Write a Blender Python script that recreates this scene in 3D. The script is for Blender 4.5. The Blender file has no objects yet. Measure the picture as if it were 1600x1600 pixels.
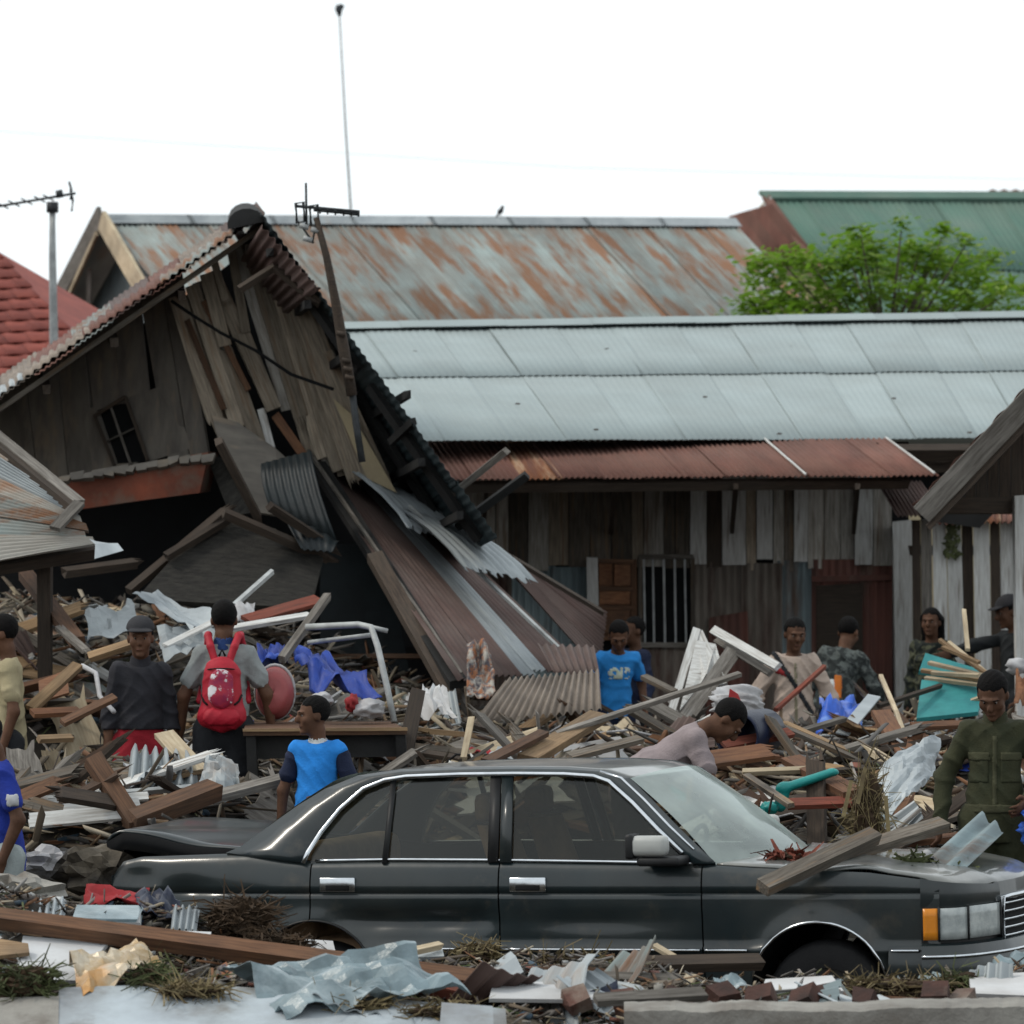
import bpy, bmesh, math, random
import numpy as np
from mathutils import Vector, Matrix
R = math.radians
scene = bpy.context.scene
COL = scene.collection
rng = random.Random(11)

# ------------------------------------------------------------------ camera
F = 6200.0      # focal length in photograph pixels
CH = 2.34        # camera height, metres
HY = 920.0      # horizon row in the photograph
cam_d = bpy.data.cameras.new('camera'); cam = bpy.data.objects.new('camera', cam_d); COL.objects.link(cam)
cam.location = (0, 0, CH); cam.rotation_euler = (R(90), 0, 0)
cam_d.sensor_width = 36.0; cam_d.lens = 36.0 * F / 1600.0
cam_d.shift_y = (HY - 800.0) / 1600.0
cam_d.clip_start = 0.5; cam_d.clip_end = 4000
cam_d.dof.use_dof = True; cam_d.dof.focus_distance = 21.5; cam_d.dof.aperture_fstop = 4.2
scene.camera = cam

# ------------------------------------------------------------------ sky and sun (bright overcast)
SUN_EL, SUN_ROT = 50.0, -92.0
wd = bpy.data.worlds.new('World'); scene.world = wd; wd.use_nodes = True
nt = wd.node_tree; nt.nodes.clear()
out = nt.nodes.new('ShaderNodeOutputWorld'); bg = nt.nodes.new('ShaderNodeBackground')
sky = nt.nodes.new('ShaderNodeTexSky'); sky.sky_type = 'NISHITA'; sky.sun_disc = False
sky.sun_elevation = R(SUN_EL); sky.sun_rotation = R(SUN_ROT); sky.dust_density = 4.0; sky.air_density = 1.0
cl = nt.nodes.new('ShaderNodeMix'); cl.data_type = 'RGBA'; cl.blend_type = 'MIX'
cl.inputs[0].default_value = 0.86
cl.inputs[7].default_value = (11.5, 12.2, 12.5, 1)      # even cloud cover over the clear sky
nt.links.new(sky.outputs[0], cl.inputs[6]); nt.links.new(cl.outputs[2], bg.inputs[0])
bg.inputs[1].default_value = 0.1
nt.links.new(bg.outputs[0], out.inputs[0])
sun_d = bpy.data.lights.new('sun', 'SUN'); sun = bpy.data.objects.new('sun', sun_d); COL.objects.link(sun)
sun_d.energy = 1.5; sun_d.angle = R(10); sun_d.color = (1.0, 0.93, 0.82)
sun.rotation_euler = (R(90 - SUN_EL), 0, R(SUN_ROT + 90))
sun.location = (0, 0, 30)
def aim_sun(az_from, el):
    # az_from: compass direction the light comes from, degrees from +Y towards +X
    v = Vector((math.sin(R(az_from)) * math.cos(R(el)), math.cos(R(az_from)) * math.cos(R(el)), math.sin(R(el))))
    sun.rotation_euler = v.to_track_quat('Z', 'Y').to_euler()
aim_sun(SUN_ROT, SUN_EL)
vs = scene.view_settings
vs.view_transform = 'Standard'; vs.look = 'None'; vs.exposure = 0.0; vs.gamma = 1.0; vs.use_curve_mapping = False
scene.cycles.max_bounces = 6; scene.cycles.diffuse_bounces = 2; scene.cycles.glossy_bounces = 3
scene.cycles.transparent_max_bounces = 8; scene.cycles.transmission_bounces = 4

# ------------------------------------------------------------------ helpers
def P(px, py, d):
    return Vector(((px - 800.0) / F * d, d, CH - (py - HY) / F * d))

def link(o):
    COL.objects.link(o); return o

def tag(o, label=None, cat=None, group=None, kind=None):
    if label: o['label'] = label
    if cat: o['category'] = cat
    if group: o['group'] = group
    if kind: o['kind'] = kind
    return o

def thing(name, label, cat, loc, group=None, rot=None):
    o = link(bpy.data.objects.new(name, None)); o.empty_display_size = 0.2
    M = Matrix.Translation(Vector(loc))
    if rot is not None: M = M @ rot.to_4x4()
    o.matrix_basis = M
    tag(o, label, cat, group)
    return o

def attach(o, parent, world=True):
    if parent is None: return o
    o.parent = parent
    if world:
        M = parent.matrix_basis.copy()
        p = parent.parent
        chain = parent
        M = full(parent)
        o.matrix_parent_inverse = M.inverted()
    return o

def full(o):
    M = o.matrix_basis.copy()
    if o.parent is not None:
        M = full(o.parent) @ o.matrix_parent_inverse @ M
    return M

def mesh_obj(name, verts, faces, m, parent=None, smooth=False, M=None, world=True):
    me = bpy.data.meshes.new(name)
    me.from_pydata([tuple(v) for v in verts], [], faces)
    if m is not None: me.materials.append(MT[m] if isinstance(m, str) else m)
    if smooth:
        me.polygons.foreach_set('use_smooth', [True] * len(me.polygons))
    o = link(bpy.data.objects.new(name, me))
    if M is not None: o.matrix_basis = M
    attach(o, parent, world)
    return o

def np_mesh(name, V, Q, m, parent=None, smooth=True, M=None, world=True):
    me = bpy.data.meshes.new(name)
    n = len(Q); k = Q.shape[1]
    me.vertices.add(len(V)); me.vertices.foreach_set('co', np.ascontiguousarray(V, dtype=np.float32).ravel())
    me.loops.add(n * k); me.loops.foreach_set('vertex_index', np.ascontiguousarray(Q, dtype=np.int32).ravel())
    me.polygons.add(n); me.polygons.foreach_set('loop_start', np.arange(0, n * k, k, dtype=np.int32))
    me.polygons.foreach_set('loop_total', np.full(n, k, dtype=np.int32))
    if smooth: me.polygons.foreach_set('use_smooth', np.ones(n, dtype=bool))
    me.update(calc_edges=True); me.validate()
    if m is not None: me.materials.append(MT[m] if isinstance(m, str) else m)
    o = link(bpy.data.objects.new(name, me))
    if M is not None: o.matrix_basis = M
    attach(o, parent, world)
    return o

BOXF = [(0, 3, 2, 1), (4, 5, 6, 7), (0, 1, 5, 4), (1, 2, 6, 5), (2, 3, 7, 6), (3, 0, 4, 7)]
def box_verts(l, w, t, jit=0.0, r=None):
    r = r or rng
    v = []
    for z in (-t / 2, t / 2):
        for x, y in ((-l / 2, -w / 2), (l / 2, -w / 2), (l / 2, w / 2), (-l / 2, w / 2)):
            v.append((x + r.uniform(-jit, jit) * 3, y + r.uniform(-jit, jit), z + r.uniform(-jit, jit) * .3))
    return v

def frame(p1, p2, nrm=None, roll=0.0):
    """matrix: x along p1->p2, z close to nrm, centred between"""
    p1 = Vector(p1); p2 = Vector(p2); x = (p2 - p1); L = x.length; x = x / max(L, 1e-6)
    n = Vector(nrm) if nrm is not None else Vector((0, -.55, .83))
    y = n.cross(x)
    if y.length < 1e-4: y = Vector((0, 1, 0)).cross(x)
    y.normalize(); z = x.cross(y)
    M = Matrix((x, y, z)).transposed().to_4x4()
    M = Matrix.Translation((p1 + p2) / 2) @ M @ Matrix.Rotation(roll, 4, 'X')
    return M, L

def bar(name, p1, p2, w, t, m, parent=None, nrm=None, roll=0.0, jit=None, splinter=False):
    """a plank / beam between two world points, real box with uneven ends"""
    M, L = frame(p1, p2, nrm, roll)
    j = min(w, t) * .08 if jit is None else jit
    if not splinter:
        return mesh_obj(name, box_verts(L, w, t, j), BOXF, m, parent, M=M)
    # broken end: a comb of wedge shaped splinters on one end
    k = 5; vs_, fs = [], []
    base = box_verts(L, w, t, j)
    vs_ = list(base); fs = list(BOXF)
    for i in range(k):
        y0 = -w / 2 + w * i / k; y1 = y0 + w / k; ln = rng.uniform(.02, .16) * min(1.0, L)
        b = len(vs_)
        vs_ += [(L / 2 - .002, y0, -t / 2 * .9), (L / 2 - .002, y1, -t / 2 * .9), (L / 2 - .002, y1, t / 2 * .9), (L / 2 - .002, y0, t / 2 * .9),
                (L / 2 + ln, (y0 + y1) / 2, rng.uniform(-t, t) * .3)]
        fs += [(b, b + 1, b + 4), (b + 1, b + 2, b + 4), (b + 2, b + 3, b + 4), (b + 3, b, b + 4)]
    return mesh_obj(name, vs_, fs, m, parent, M=M)

def tube_data(pts, r, seg=8, closed=False):
    pts = [Vector(p) for p in pts]; n = len(pts); V = []; Fc = []
    rad = r if isinstance(r, (list, tuple)) else [r] * n
    up = Vector((0, 0, 1))
    for i, p in enumerate(pts):
        if closed: t = pts[(i + 1) % n] - pts[i - 1]
        else: t = pts[min(i + 1, n - 1)] - pts[max(i - 1, 0)]
        t.normalize()
        a = t.cross(up)
        if a.length < 1e-3: a = t.cross(Vector((0, 1, 0)))
        a.normalize(); b = t.cross(a)
        for k in range(seg):
            an = 2 * math.pi * k / seg
            V.append(p + (a * math.cos(an) + b * math.sin(an)) * rad[i])
    m = n if closed else n - 1
    for i in range(m):
        for k in range(seg):
            i2 = (i + 1) % n
            Fc.append((i * seg + k, i * seg + (k + 1) % seg, i2 * seg + (k + 1) % seg, i2 * seg + k))
    if not closed:
        Fc.append(tuple(range(seg))[::-1]); Fc.append(tuple(range((n - 1) * seg, n * seg)))
    return V, Fc

def tube(name, pts, r, m, parent=None, seg=8, closed=False, world=True, smooth=True):
    V, Fc = tube_data(pts, r, seg, closed)
    return mesh_obj(name, V, Fc, m, parent, smooth=smooth, world=world)

def bil(c, u, v):
    """corners c = [TL, TR, BR, BL]; u to the right, v down"""
    return (c[0] * (1 - u) + c[1] * u) * (1 - v) + (c[3] * (1 - u) + c[2] * u) * v

def sheet(name, c, m, parent=None, waves=0, amp=.009, u0=0., u1=1., v0=0., v1=1., nv=2, lift=0., th=.003, bend=0., jag=0., sag=0., smooth=True, r=None):
    """sheet over part of a bilinear patch; corrugated across u when waves>0; solid (two skins)"""
    r = r or rng
    c = [Vector(q) for q in c]
    n = ((c[1] - c[0]).cross(c[3] - c[0])).normalized()
    if n.z < 0: n = -n
    nu = waves * 6 if waves else 3
    ph = r.uniform(0, 6.28)
    o0, ox = bil(c, (u0 + u1) / 2, (v0 + v1) / 2), (c[1] - c[0]).normalized()
    oy = n.cross(ox); Mo = Matrix((ox, oy, n)).transposed().to_4x4(); Mo = Matrix.Translation(o0) @ Mo; Mi = Mo.inverted()
    top = []; jagT = [r.uniform(0, jag) for _ in range(nu + 1)]; jagB = [r.uniform(0, jag) for _ in range(nu + 1)]
    for j in range(nv + 1):
        for i in range(nu + 1):
            fu = i / nu; fv = j / nv
            u = u0 + (u1 - u0) * fu; v = v0 + (v1 - v0) * fv
            if j == 0: v += jagT[i]
            if j == nv: v -= jagB[i]
            h = lift + (amp * math.sin(2 * math.pi * waves * fu + ph) if waves else 0)
            h += bend * math.sin(math.pi * fv) - sag * math.sin(math.pi * fu) + (math.sin(fu * 9 + ph) * math.sin(fv * 5 + ph)) * sag * .4
            top.append(Mi @ (bil(c, u, v) + n * h))
    N = len(top); V = top + [p - Vector((0, 0, th)) for p in top]; Fc = []
    W = nu + 1
    for j in range(nv):
        for i in range(nu):
            a = j * W + i
            Fc.append((a, a + W, a + W + 1, a + 1)); Fc.append((N + a, N + a + 1, N + a + W + 1, N + a + W))
    for i in range(nu):
        Fc.append((i, i + 1, N + i + 1, N + i)); a = nv * W + i; Fc.append((a, N + a, N + a + 1, a + 1))
    for j in range(nv):
        a = j * W; Fc.append((a, N + a, N + a + W, a + W)); a = j * W + nu; Fc.append((a, a + W, N + a + W, N + a))
    return mesh_obj(name, V, Fc, m, parent, smooth=smooth and waves > 0, M=Mo)

def slab(name, pts, th, m, parent=None, nrm=None):
    """prism over a polygon of world points, thickness along -normal"""
    pts = [Vector(p) for p in pts]
    n = Vector(nrm).normalized() if nrm is not None else None
    if n is None:
        n = Vector()
        for i in range(len(pts)):
            n += (pts[i] - pts[0]).cross(pts[(i + 1) % len(pts)] - pts[0])
        n.normalize()
        if n.y > 0.2 or (abs(n.y) <= .2 and n.z < 0): n = -n
    k = len(pts); V = pts + [p - n * th for p in pts]
    Fc = [tuple(range(k)), tuple(range(2 * k - 1, k - 1, -1))]
    for i in range(k):
        j = (i + 1) % k; Fc.append((i, k + i, k + j, j))
    c = sum(pts, Vector()) / k
    V = [v - c for v in V]
    o = mesh_obj(name, V, Fc, m, parent, M=Matrix.Translation(c))
    bm = bmesh.new(); bm.from_mesh(o.data); bmesh.ops.recalc_face_normals(bm, faces=bm.faces); bm.to_mesh(o.data); bm.free()
    return o

# value noise for heights and crumples
_prm = np.random.RandomState(5).rand(256, 256)
def vnoise(x, y):
    x = np.asarray(x, dtype=float); y = np.asarray(y, dtype=float)
    xi = np.floor(x).astype(int); yi = np.floor(y).astype(int); fx = x - xi; fy = y - yi
    fx = fx * fx * (3 - 2 * fx); fy = fy * fy * (3 - 2 * fy)
    g = lambda a, b: _prm[a % 256, b % 256]
    return (g(xi, yi) * (1 - fx) + g(xi + 1, yi) * fx) * (1 - fy) + (g(xi, yi + 1) * (1 - fx) + g(xi + 1, yi + 1) * fx) * fy

# ------------------------------------------------------------------ materials
MT = {}
def mat(name, c1, c2=None, scale=4., stretch=(1, 1, 1), rough=.85, metal=0., c3=None, thr=.55, soft=.08, s3=2., st3=None, bump=.15, bscale=60., rand=.25, spec=.3, coat=0., lo=.35, hi=.65, dirt_sheen=None, dirt_sheen_amt=.35, alpha=None, coord='Object'):
    m = bpy.data.materials.new(name); m.use_nodes = True; MT[name] = m
    t = m.node_tree; N = t.nodes; L = t.links
    b = N['Principled BSDF']
    tc = N.new('ShaderNodeTexCoord'); oi = N.new('ShaderNodeObjectInfo')
    # offset the pattern per object so that copies differ
    add = N.new('ShaderNodeVectorMath'); add.operation = 'ADD'
    sc = N.new('ShaderNodeVectorMath'); sc.operation = 'SCALE'; sc.inputs[0].default_value = (37, 11, 23)
    L.new(oi.outputs['Random'], sc.inputs['Scale']); L.new(tc.outputs[coord], add.inputs[0]); L.new(sc.outputs[0], add.inputs[1])
    def noise(s, st, detail=5):
        mp = N.new('ShaderNodeMapping'); mp.inputs['Scale'].default_value = st
        n = N.new('ShaderNodeTexNoise'); n.inputs['Scale'].default_value = s; n.inputs['Detail'].default_value = detail
        n.inputs['Roughness'].default_value = .62
        L.new(add.outputs[0], mp.inputs[0]); L.new(mp.outputs[0], n.inputs['Vector']); return n
    def ramp(src, a, bb):
        r = N.new('ShaderNodeMapRange'); r.inputs[1].default_value = a; r.inputs[2].default_value = bb; r.clamp = True
        L.new(src, r.inputs[0]); return r.outputs[0]
    def mix(f, A, B, mode='MIX'):
        x = N.new('ShaderNodeMix'); x.data_type = 'RGBA'; x.blend_type = mode
        if isinstance(f, float): x.inputs[0].default_value = f
        else: L.new(f, x.inputs[0])
        for s, i in ((A, 6), (B, 7)):
            if isinstance(s, tuple): x.inputs[i].default_value = (*s, 1)
            else: L.new(s, x.inputs[i])
        return x.outputs[2]
    c2 = c2 or tuple(x * .7 for x in c1)
    col = mix(ramp(noise(scale, stretch).outputs['Fac'], lo, hi), c1, c2)
    if c3 is not None:
        n3 = noise(s3, st3 or stretch, 7)
        f3 = ramp(n3.outputs['Fac'], thr - soft, thr + soft)
        col = mix(f3, col, c3)
    if dirt_sheen is not None:
        nd = noise(1.3, (1, 1, 1), 8)
        f = N.new('ShaderNodeMath'); f.operation = 'MULTIPLY'; f.inputs[1].default_value = dirt_sheen_amt
        L.new(ramp(nd.outputs['Fac'], .38, .68), f.inputs[0]); col = mix(f.outputs[0], col, dirt_sheen)
    if rand:
        v = N.new('ShaderNodeMapRange'); v.inputs[3].default_value = 1 - rand; v.inputs[4].default_value = 1 + rand
        L.new(oi.outputs['Random'], v.inputs[0])
        vm = N.new('ShaderNodeVectorMath'); vm.operation = 'SCALE'; L.new(col, vm.inputs[0]); L.new(v.outputs[0], vm.inputs['Scale']); col = vm.outputs[0]
    L.new(col, b.inputs['Base Color'])
    b.inputs['Roughness'].default_value = rough; b.inputs['Metallic'].default_value = metal
    b.inputs['Specular IOR Level'].default_value = spec; b.inputs['Coat Weight'].default_value = coat; b.inputs['Coat Roughness'].default_value = .08
    if bump:
        bn = N.new('ShaderNodeBump'); bn.inputs['Strength'].default_value = bump; bn.inputs['Distance'].default_value = .02
        L.new(noise(bscale, stretch, 4).outputs['Fac'], bn.inputs['Height']); L.new(bn.outputs[0], b.inputs['Normal'])
    if alpha is not None: b.inputs['Alpha'].default_value = alpha
    return m

GR = (1, 14, 14)       # grain along local x
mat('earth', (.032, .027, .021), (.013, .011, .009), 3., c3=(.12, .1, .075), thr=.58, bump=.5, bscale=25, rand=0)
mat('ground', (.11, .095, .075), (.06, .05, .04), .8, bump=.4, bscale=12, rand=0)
mat('wood_grey', (.20, .185, .165), (.085, .075, .065), 5, GR, c3=(.27, .25, .225), thr=.62, s3=2, rand=.35, dirt_sheen=(.05, .042, .034), dirt_sheen_amt=.55)
mat('wood_weathered', (.165, .145, .12), (.07, .058, .047), 6, GR, c3=(.2, .13, .075), thr=.6, rand=.4, dirt_sheen=(.05, .042, .034), dirt_sheen_amt=.55)
mat('wood_wall', (.42, .4, .365), (.22, .205, .18), 5, GR, c3=(.14, .1, .07), thr=.6, s3=1.2, rand=.4)
mat('wood_gable', (.32, .27, .21), (.155, .13, .1), 5, GR, c3=(.2, .13, .08), thr=.62, s3=1.5, rand=.35)
mat('wood_brown', (.15, .075, .04), (.07, .035, .02), 5, GR, rand=.3, dirt_sheen=(.05, .042, .034), dirt_sheen_amt=.55)
mat('wood_dark', (.06, .042, .03), (.025, .018, .014), 5, GR, rand=.3, dirt_sheen=(.05, .042, .034), dirt_sheen_amt=.55)
mat('wood_tan', (.33, .22, .12), (.2, .125, .065), 5, GR, rand=.2, dirt_sheen=(.05, .042, .034), dirt_sheen_amt=.55)
mat('wood_orange', (.23, .105, .05), (.12, .05, .025), 5, GR, rand=.25, dirt_sheen=(.05, .042, .034), dirt_sheen_amt=.55)
mat('wood_cream', (.52, .44, .31), (.37, .29, .19), 5, GR, rand=.15, dirt_sheen=(.05, .042, .034), dirt_sheen_amt=.55)
mat('wood_white', (.56, .57, .56), (.38, .37, .35), 5, GR, c3=(.17, .14, .115), thr=.63, rand=.12)
mat('wood_red', (.2, .05, .03), (.1, .028, .018), 5, GR, rand=.2, dirt_sheen=(.05, .042, .034), dirt_sheen_amt=.55)
mat('wood_board_teal', (.03, .21, .21), (.02, .15, .16), 6, rand=.08, rough=.55)
mat('tin_zinc', (.33, .36, .37), (.22, .245, .26), 3, (1, .25, 1), rough=.55, metal=.25, rand=.12, bump=.05, c3=(.27, .17, .1), thr=.68, s3=1.6)
mat('tin_bright', (.4, .44, .46), (.25, .28, .3), 3, (1, .3, 1), rough=.5, metal=.2, rand=.1, bump=.06)
mat('tin_white', (.30, .355, .36), (.265, .315, .32), 1.4, (1, .3, 1), rough=.62, metal=.0, rand=.035, bump=.03, dirt_sheen=(.21, .235, .23), dirt_sheen_amt=.4)
mat('tin_rusty', (.245, .295, .29), (.17, .2, .195), 2.2, (2.2, .45, 1), rough=.75, metal=.0, c3=(.19, .095, .052), thr=.53, soft=.06, s3=2.0, st3=(2.6, .38, 1), rand=.2, bump=.06, dirt_sheen=(.13, .075, .045), dirt_sheen_amt=.45)
mat('tin_rust_red', (.155, .068, .052), (.1, .046, .036), 2.6, (2, .5, 1), rough=.85, rand=.14, bump=.06, dirt_sheen=(.2, .13, .1), dirt_sheen_amt=.3)
mat('tin_rust_orange', (.22, .085, .035), (.13, .056, .038), 3, (3, .4, 1), rough=.85, rand=.1, bump=.06, c3=(.42, .3, .2), thr=.6, s3=2.4, st3=(4, .4, 1))
mat('tin_brown', (.098, .058, .05), (.066, .042, .037), 2.5, (2, .5, 1), rough=.75, rand=.1, bump=.05, dirt_sheen=(.17, .14, .125), dirt_sheen_amt=.4)
mat('tin_fawn', (.24, .2, .165), (.15, .125, .105), 3, (2, .5, 1), rough=.85, rand=.08)
mat('tin_wall_blue', (.2, .26, .275), (.125, .155, .165), 2.5, (3, .4, 1), rough=.7, rand=.15, c3=(.11, .07, .05), thr=.6, s3=1.5)
mat('tin_wall_rust', (.14, .058, .045), (.085, .045, .037), 2.5, (3, .4, 1), rough=.85, rand=.2, c3=(.14, .1, .08), thr=.66)
mat('tin_wall_mud', (.19, .17, .145), (.11, .09, .075), 2.5, (3, .4, 1), rough=.85, rand=.2, c3=(.06, .035, .028), thr=.5)
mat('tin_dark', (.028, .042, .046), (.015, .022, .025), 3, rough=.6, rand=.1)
mat('tin_green', (.085, .165, .13), (.06, .125, .1), .9, (1, .3, 1), rough=.75, rand=.06, bump=.03, dirt_sheen=(.15, .18, .15), dirt_sheen_amt=.4)
mat('tile_red', (.235, .062, .046), (.16, .042, .034), 3, rough=.8, rand=.16)
mat('plaster_grey', (.16, .145, .125), (.1, .09, .08), 2.5, (1, 6, 1), rand=.12, c3=(.2, .16, .12), thr=.62)
mat('plaster_cream', (.42, .35, .22), (.32, .26, .17), 3, rand=.05)
mat('clay_red', (.2, .055, .03), (.1, .035, .022), 3, c3=(.11, .09, .07), thr=.58, rand=.05)
mat('concrete', (.28, .27, .245), (.17, .16, .145), 4, c3=(.14, .12, .1), thr=.62, bump=.4, rand=.1)
mat('concrete_white', (.44, .5, .54), (.33, .37, .41), 1.5, c3=(.2, .19, .17), thr=.6, s3=2.5, dirt_sheen=(.12, .11, .1), dirt_sheen_amt=.85, rand=.05, bump=.1)
mat('brick', (.08, .036, .027), (.035, .02, .017), 6, c3=(.2, .17, .14), thr=.6, rand=.35, bump=.4)
mat('white_board', (.6, .62, .64), (.45, .46, .47), 2, dirt_sheen=(.22, .19, .16), dirt_sheen_amt=.5, rand=.08)
mat('plastic_film', (.2, .27, .3), (.1, .14, .155), 5, rough=.3, rand=.1, spec=.5, c3=(.36, .42, .44), thr=.6)
mat('tarp_blue', (.02, .06, .32), (.012, .03, .2), 5, rough=.5, rand=.05, c3=(.03, .09, .45), thr=.6)
mat('bag_blue', (.03, .12, .55), (.02, .07, .36), 9, rough=.35, rand=.05, c3=(.25, .42, .75), thr=.64)
mat('plastic_red', (.33, .055, .06), (.24, .04, .045), 4, rough=.5, rand=.05, dirt_sheen=(.3, .16, .14), dirt_sheen_amt=.4)
mat('plastic_teal', (.015, .26, .24), (.01, .2, .19), 5, rough=.4, rand=.05)
mat('plastic_navy', (.010, .016, .04), (.006, .01, .025), 5, rough=.4, rand=.05)
mat('black', (.006, .007, .008), (.004, .004, .005), 5, rough=.9, rand=0, bump=0)
mat('iron', (.05, .055, .06), (.025, .028, .03), 8, rough=.6, metal=.4, rand=.1)
mat('iron_light', (.4, .42, .42), (.26, .27, .27), 8, rough=.6, metal=.2, rand=.1)
mat('cloth_white', (.45, .46, .48), (.3, .3, .31), 5, rand=.1, dirt_sheen=(.25, .22, .2), dirt_sheen_amt=.5)
mat('cloth_red', (.3, .025, .03), (.2, .02, .022), 6, rand=.1)
mat('cloth_pattern', (.28, .12, .06), (.09, .08, .09), 22, (1, 1, 1), c3=(.4, .38, .34), thr=.56, s3=14, rand=.1, lo=.47, hi=.53)
mat('straw', (.2, .16, .08), (.1, .075, .04), 8, rand=.3)
mat('coir', (.065, .04, .022), (.03, .02, .012), 8, rand=.1)
mat('leaf', (.21, .28, .03), (.045, .11, .012), 7, rough=.6, rand=0, bump=0)
mat('leaf_debris', (.07, .085, .03), (.04, .045, .02), 6, rand=.2)
mat('bark', (.11, .09, .07), (.05, .04, .03), 6, rand=.1)
mat('foil', (.5, .45, .36), (.3, .2, .09), 7, rough=.35, rand=.05, metal=.2, c3=(.5, .24, .06), thr=.58)
# ------------------------------------------------------------------ the ground
def sheet_plane(name, x0, x1, y0, y1, z, m):
    o = mesh_obj(name, [(x0, y0, z), (x1, y0, z), (x1, y1, z), (x0, y1, z)], [(0, 1, 2, 3)], m); o['kind'] = 'structure'; return o
sheet_plane('ground', -900, 900, -50, 2500, 0.0, 'ground')

# heap of rubble: heights by direction (photo column) and distance
KD = np.array([14.8, 15.6, 16.0, 16.4, 17, 18, 18.7, 19.3, 20, 21.2, 21.8, 22.6, 23.4, 24.2, 25, 26, 28, 30, 32, 34, 36, 40.])
KX = np.array([-900, 0, 250, 420, 560, 800, 1000, 1200, 1400, 1600, 2500.])
KH = np.array([
 [0, .1, .3, .45, .6, .75, .85, .8, .6, .5, .8, 1.0, 1.1, .9, .8, 1.3, 1.7, 1.9, 1.6, .6, .1, 0],
 [0, .1, .3, .45, .62, .75, .86, .8, .5, .4, .8, 1.0, 1.1, .9, .8, 1.3, 1.7, 1.9, 1.6, .6, .1, 0],
 [0, .1, .3, .45, .62, .72, .82, .7, .3, .3, .8, 1.0, 1.12, .9, .8, 1.25, 1.6, 1.85, 1.6, .6, .1, 0],
 [0, .1, .3, .45, .6, .68, .75, .5, .25, .3, .55, .8, 1.0, .95, .9, 1.15, 1.45, 1.7, 1.4, .6, .1, 0],
 [0, .1, .3, .42, .56, .66, .68, .4, .25, .25, .35, .5, .75, .95, 1.0, 1.12, 1.28, 1.45, 1.2, .5, .1, 0],
 [0, .1, .3, .42, .56, .66, .66, .35, .25, .25, .4, .7, .95, 1.1, 1.18, 1.22, 1.28, 1.1, .5, .15, .1, 0],
 [0, .1, .3, .45, .58, .66, .64, .3, .25, .25, .45, .75, .95, 1.05, 1.1, 1.14, 1.2, .85, .3, .12, .1, 0],
 [0, .1, .3, .45, .58, .62, .56, .28, .25, .35, .6, .85, .97, 1.05, 1.1, 1.15, 1.22, .95, .4, .12, .1, 0],
 [0, .1, .3, .45, .58, .6, .5, .25, .25, .35, .6, .85, .97, 1.05, 1.1, 1.16, 1.24, 1.0, .45, .12, .1, 0],
 [0, .1, .3, .45, .58, .58, .48, .25, .2, .25, .4, .7, .9, 1.0, 1.1, 1.16, 1.22, 1.0, .45, .12, .1, 0],
 [0, .1, .3, .45, .58, .58, .48, .25, .2, .25, .4, .7, .9, 1.0, 1.1, 1.16, 1.22, 1.0, .45, .12, .1, 0]])
KH[:, 2:] = np.maximum(KH[:, 2:] - .66 + .03113 * KD[2:] * (KD[2:] < 33) + np.where(KD[2:] >= 33, .66 + .15, 0), 0.02); KH[:, -1] = 0
KH[3:9, 5:7] -= .08; KH[5:, 15:18] -= .16; KH[6:, 18] -= .1
PITS = []       # (x, y, z, radius): hollows trodden where people stand
def hbase(X, Y):
    X = np.asarray(X, float); Y = np.asarray(Y, float)
    c = np.clip(X / Y * F + 800, KX[0], KX[-1] - 1e-6); d = np.clip(Y, KD[0], KD[-1] - 1e-6)
    i = np.clip(np.searchsorted(KX, c, side='right') - 1, 0, len(KX) - 2); j = np.clip(np.searchsorted(KD, d, side='right') - 1, 0, len(KD) - 2)
    fu = (c - KX[i]) / (KX[i + 1] - KX[i]); fv = (d - KD[j]) / (KD[j + 1] - KD[j])
    fu = fu * fu * (3 - 2 * fu); fv = fv * fv * (3 - 2 * fv)
    h = (KH[i, j] * (1 - fu) + KH[i + 1, j] * fu) * (1 - fv) + (KH[i, j + 1] * (1 - fu) + KH[i + 1, j + 1] * fu) * fv
    return h
def H(X, Y, fine=True):
    h = hbase(X, Y); X = np.asarray(X, float); Y = np.asarray(Y, float)
    k = np.clip(h / .4, 0, 1)
    h = h + k * ((vnoise(X * 1.7 + 3, Y * 1.7) - .5) * .22 + (vnoise(X * 4.3, Y * 4.3 + 9) - .5) * .12)
    if fine: h = h + k * ((vnoise(X * 11, Y * 11 + 4) - .5) * .07 + (vnoise(X * 27 + 8, Y * 27) - .5) * .035)
    for (px, py, pz, pr) in PITS:
        w = np.exp(-(((X - px) ** 2 + (Y - py) ** 2) / pr ** 2) ** 2); h = h * (1 - w) + pz * w
    return h
def surf(px, py, d0=16.2, d1=36.0, fine=False):
    """first place where the sight line meets the heap (the thing there touches it)"""
    d = np.linspace(d0, d1, 1200); X = (px - 800) / F * d; Z = CH - (py - HY) / F * d
    hit = np.nonzero(H(X, d, fine) >= Z)[0]
    dd = d[hit[0]] if len(hit) else d1
    return P(px, py, dd)

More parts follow.
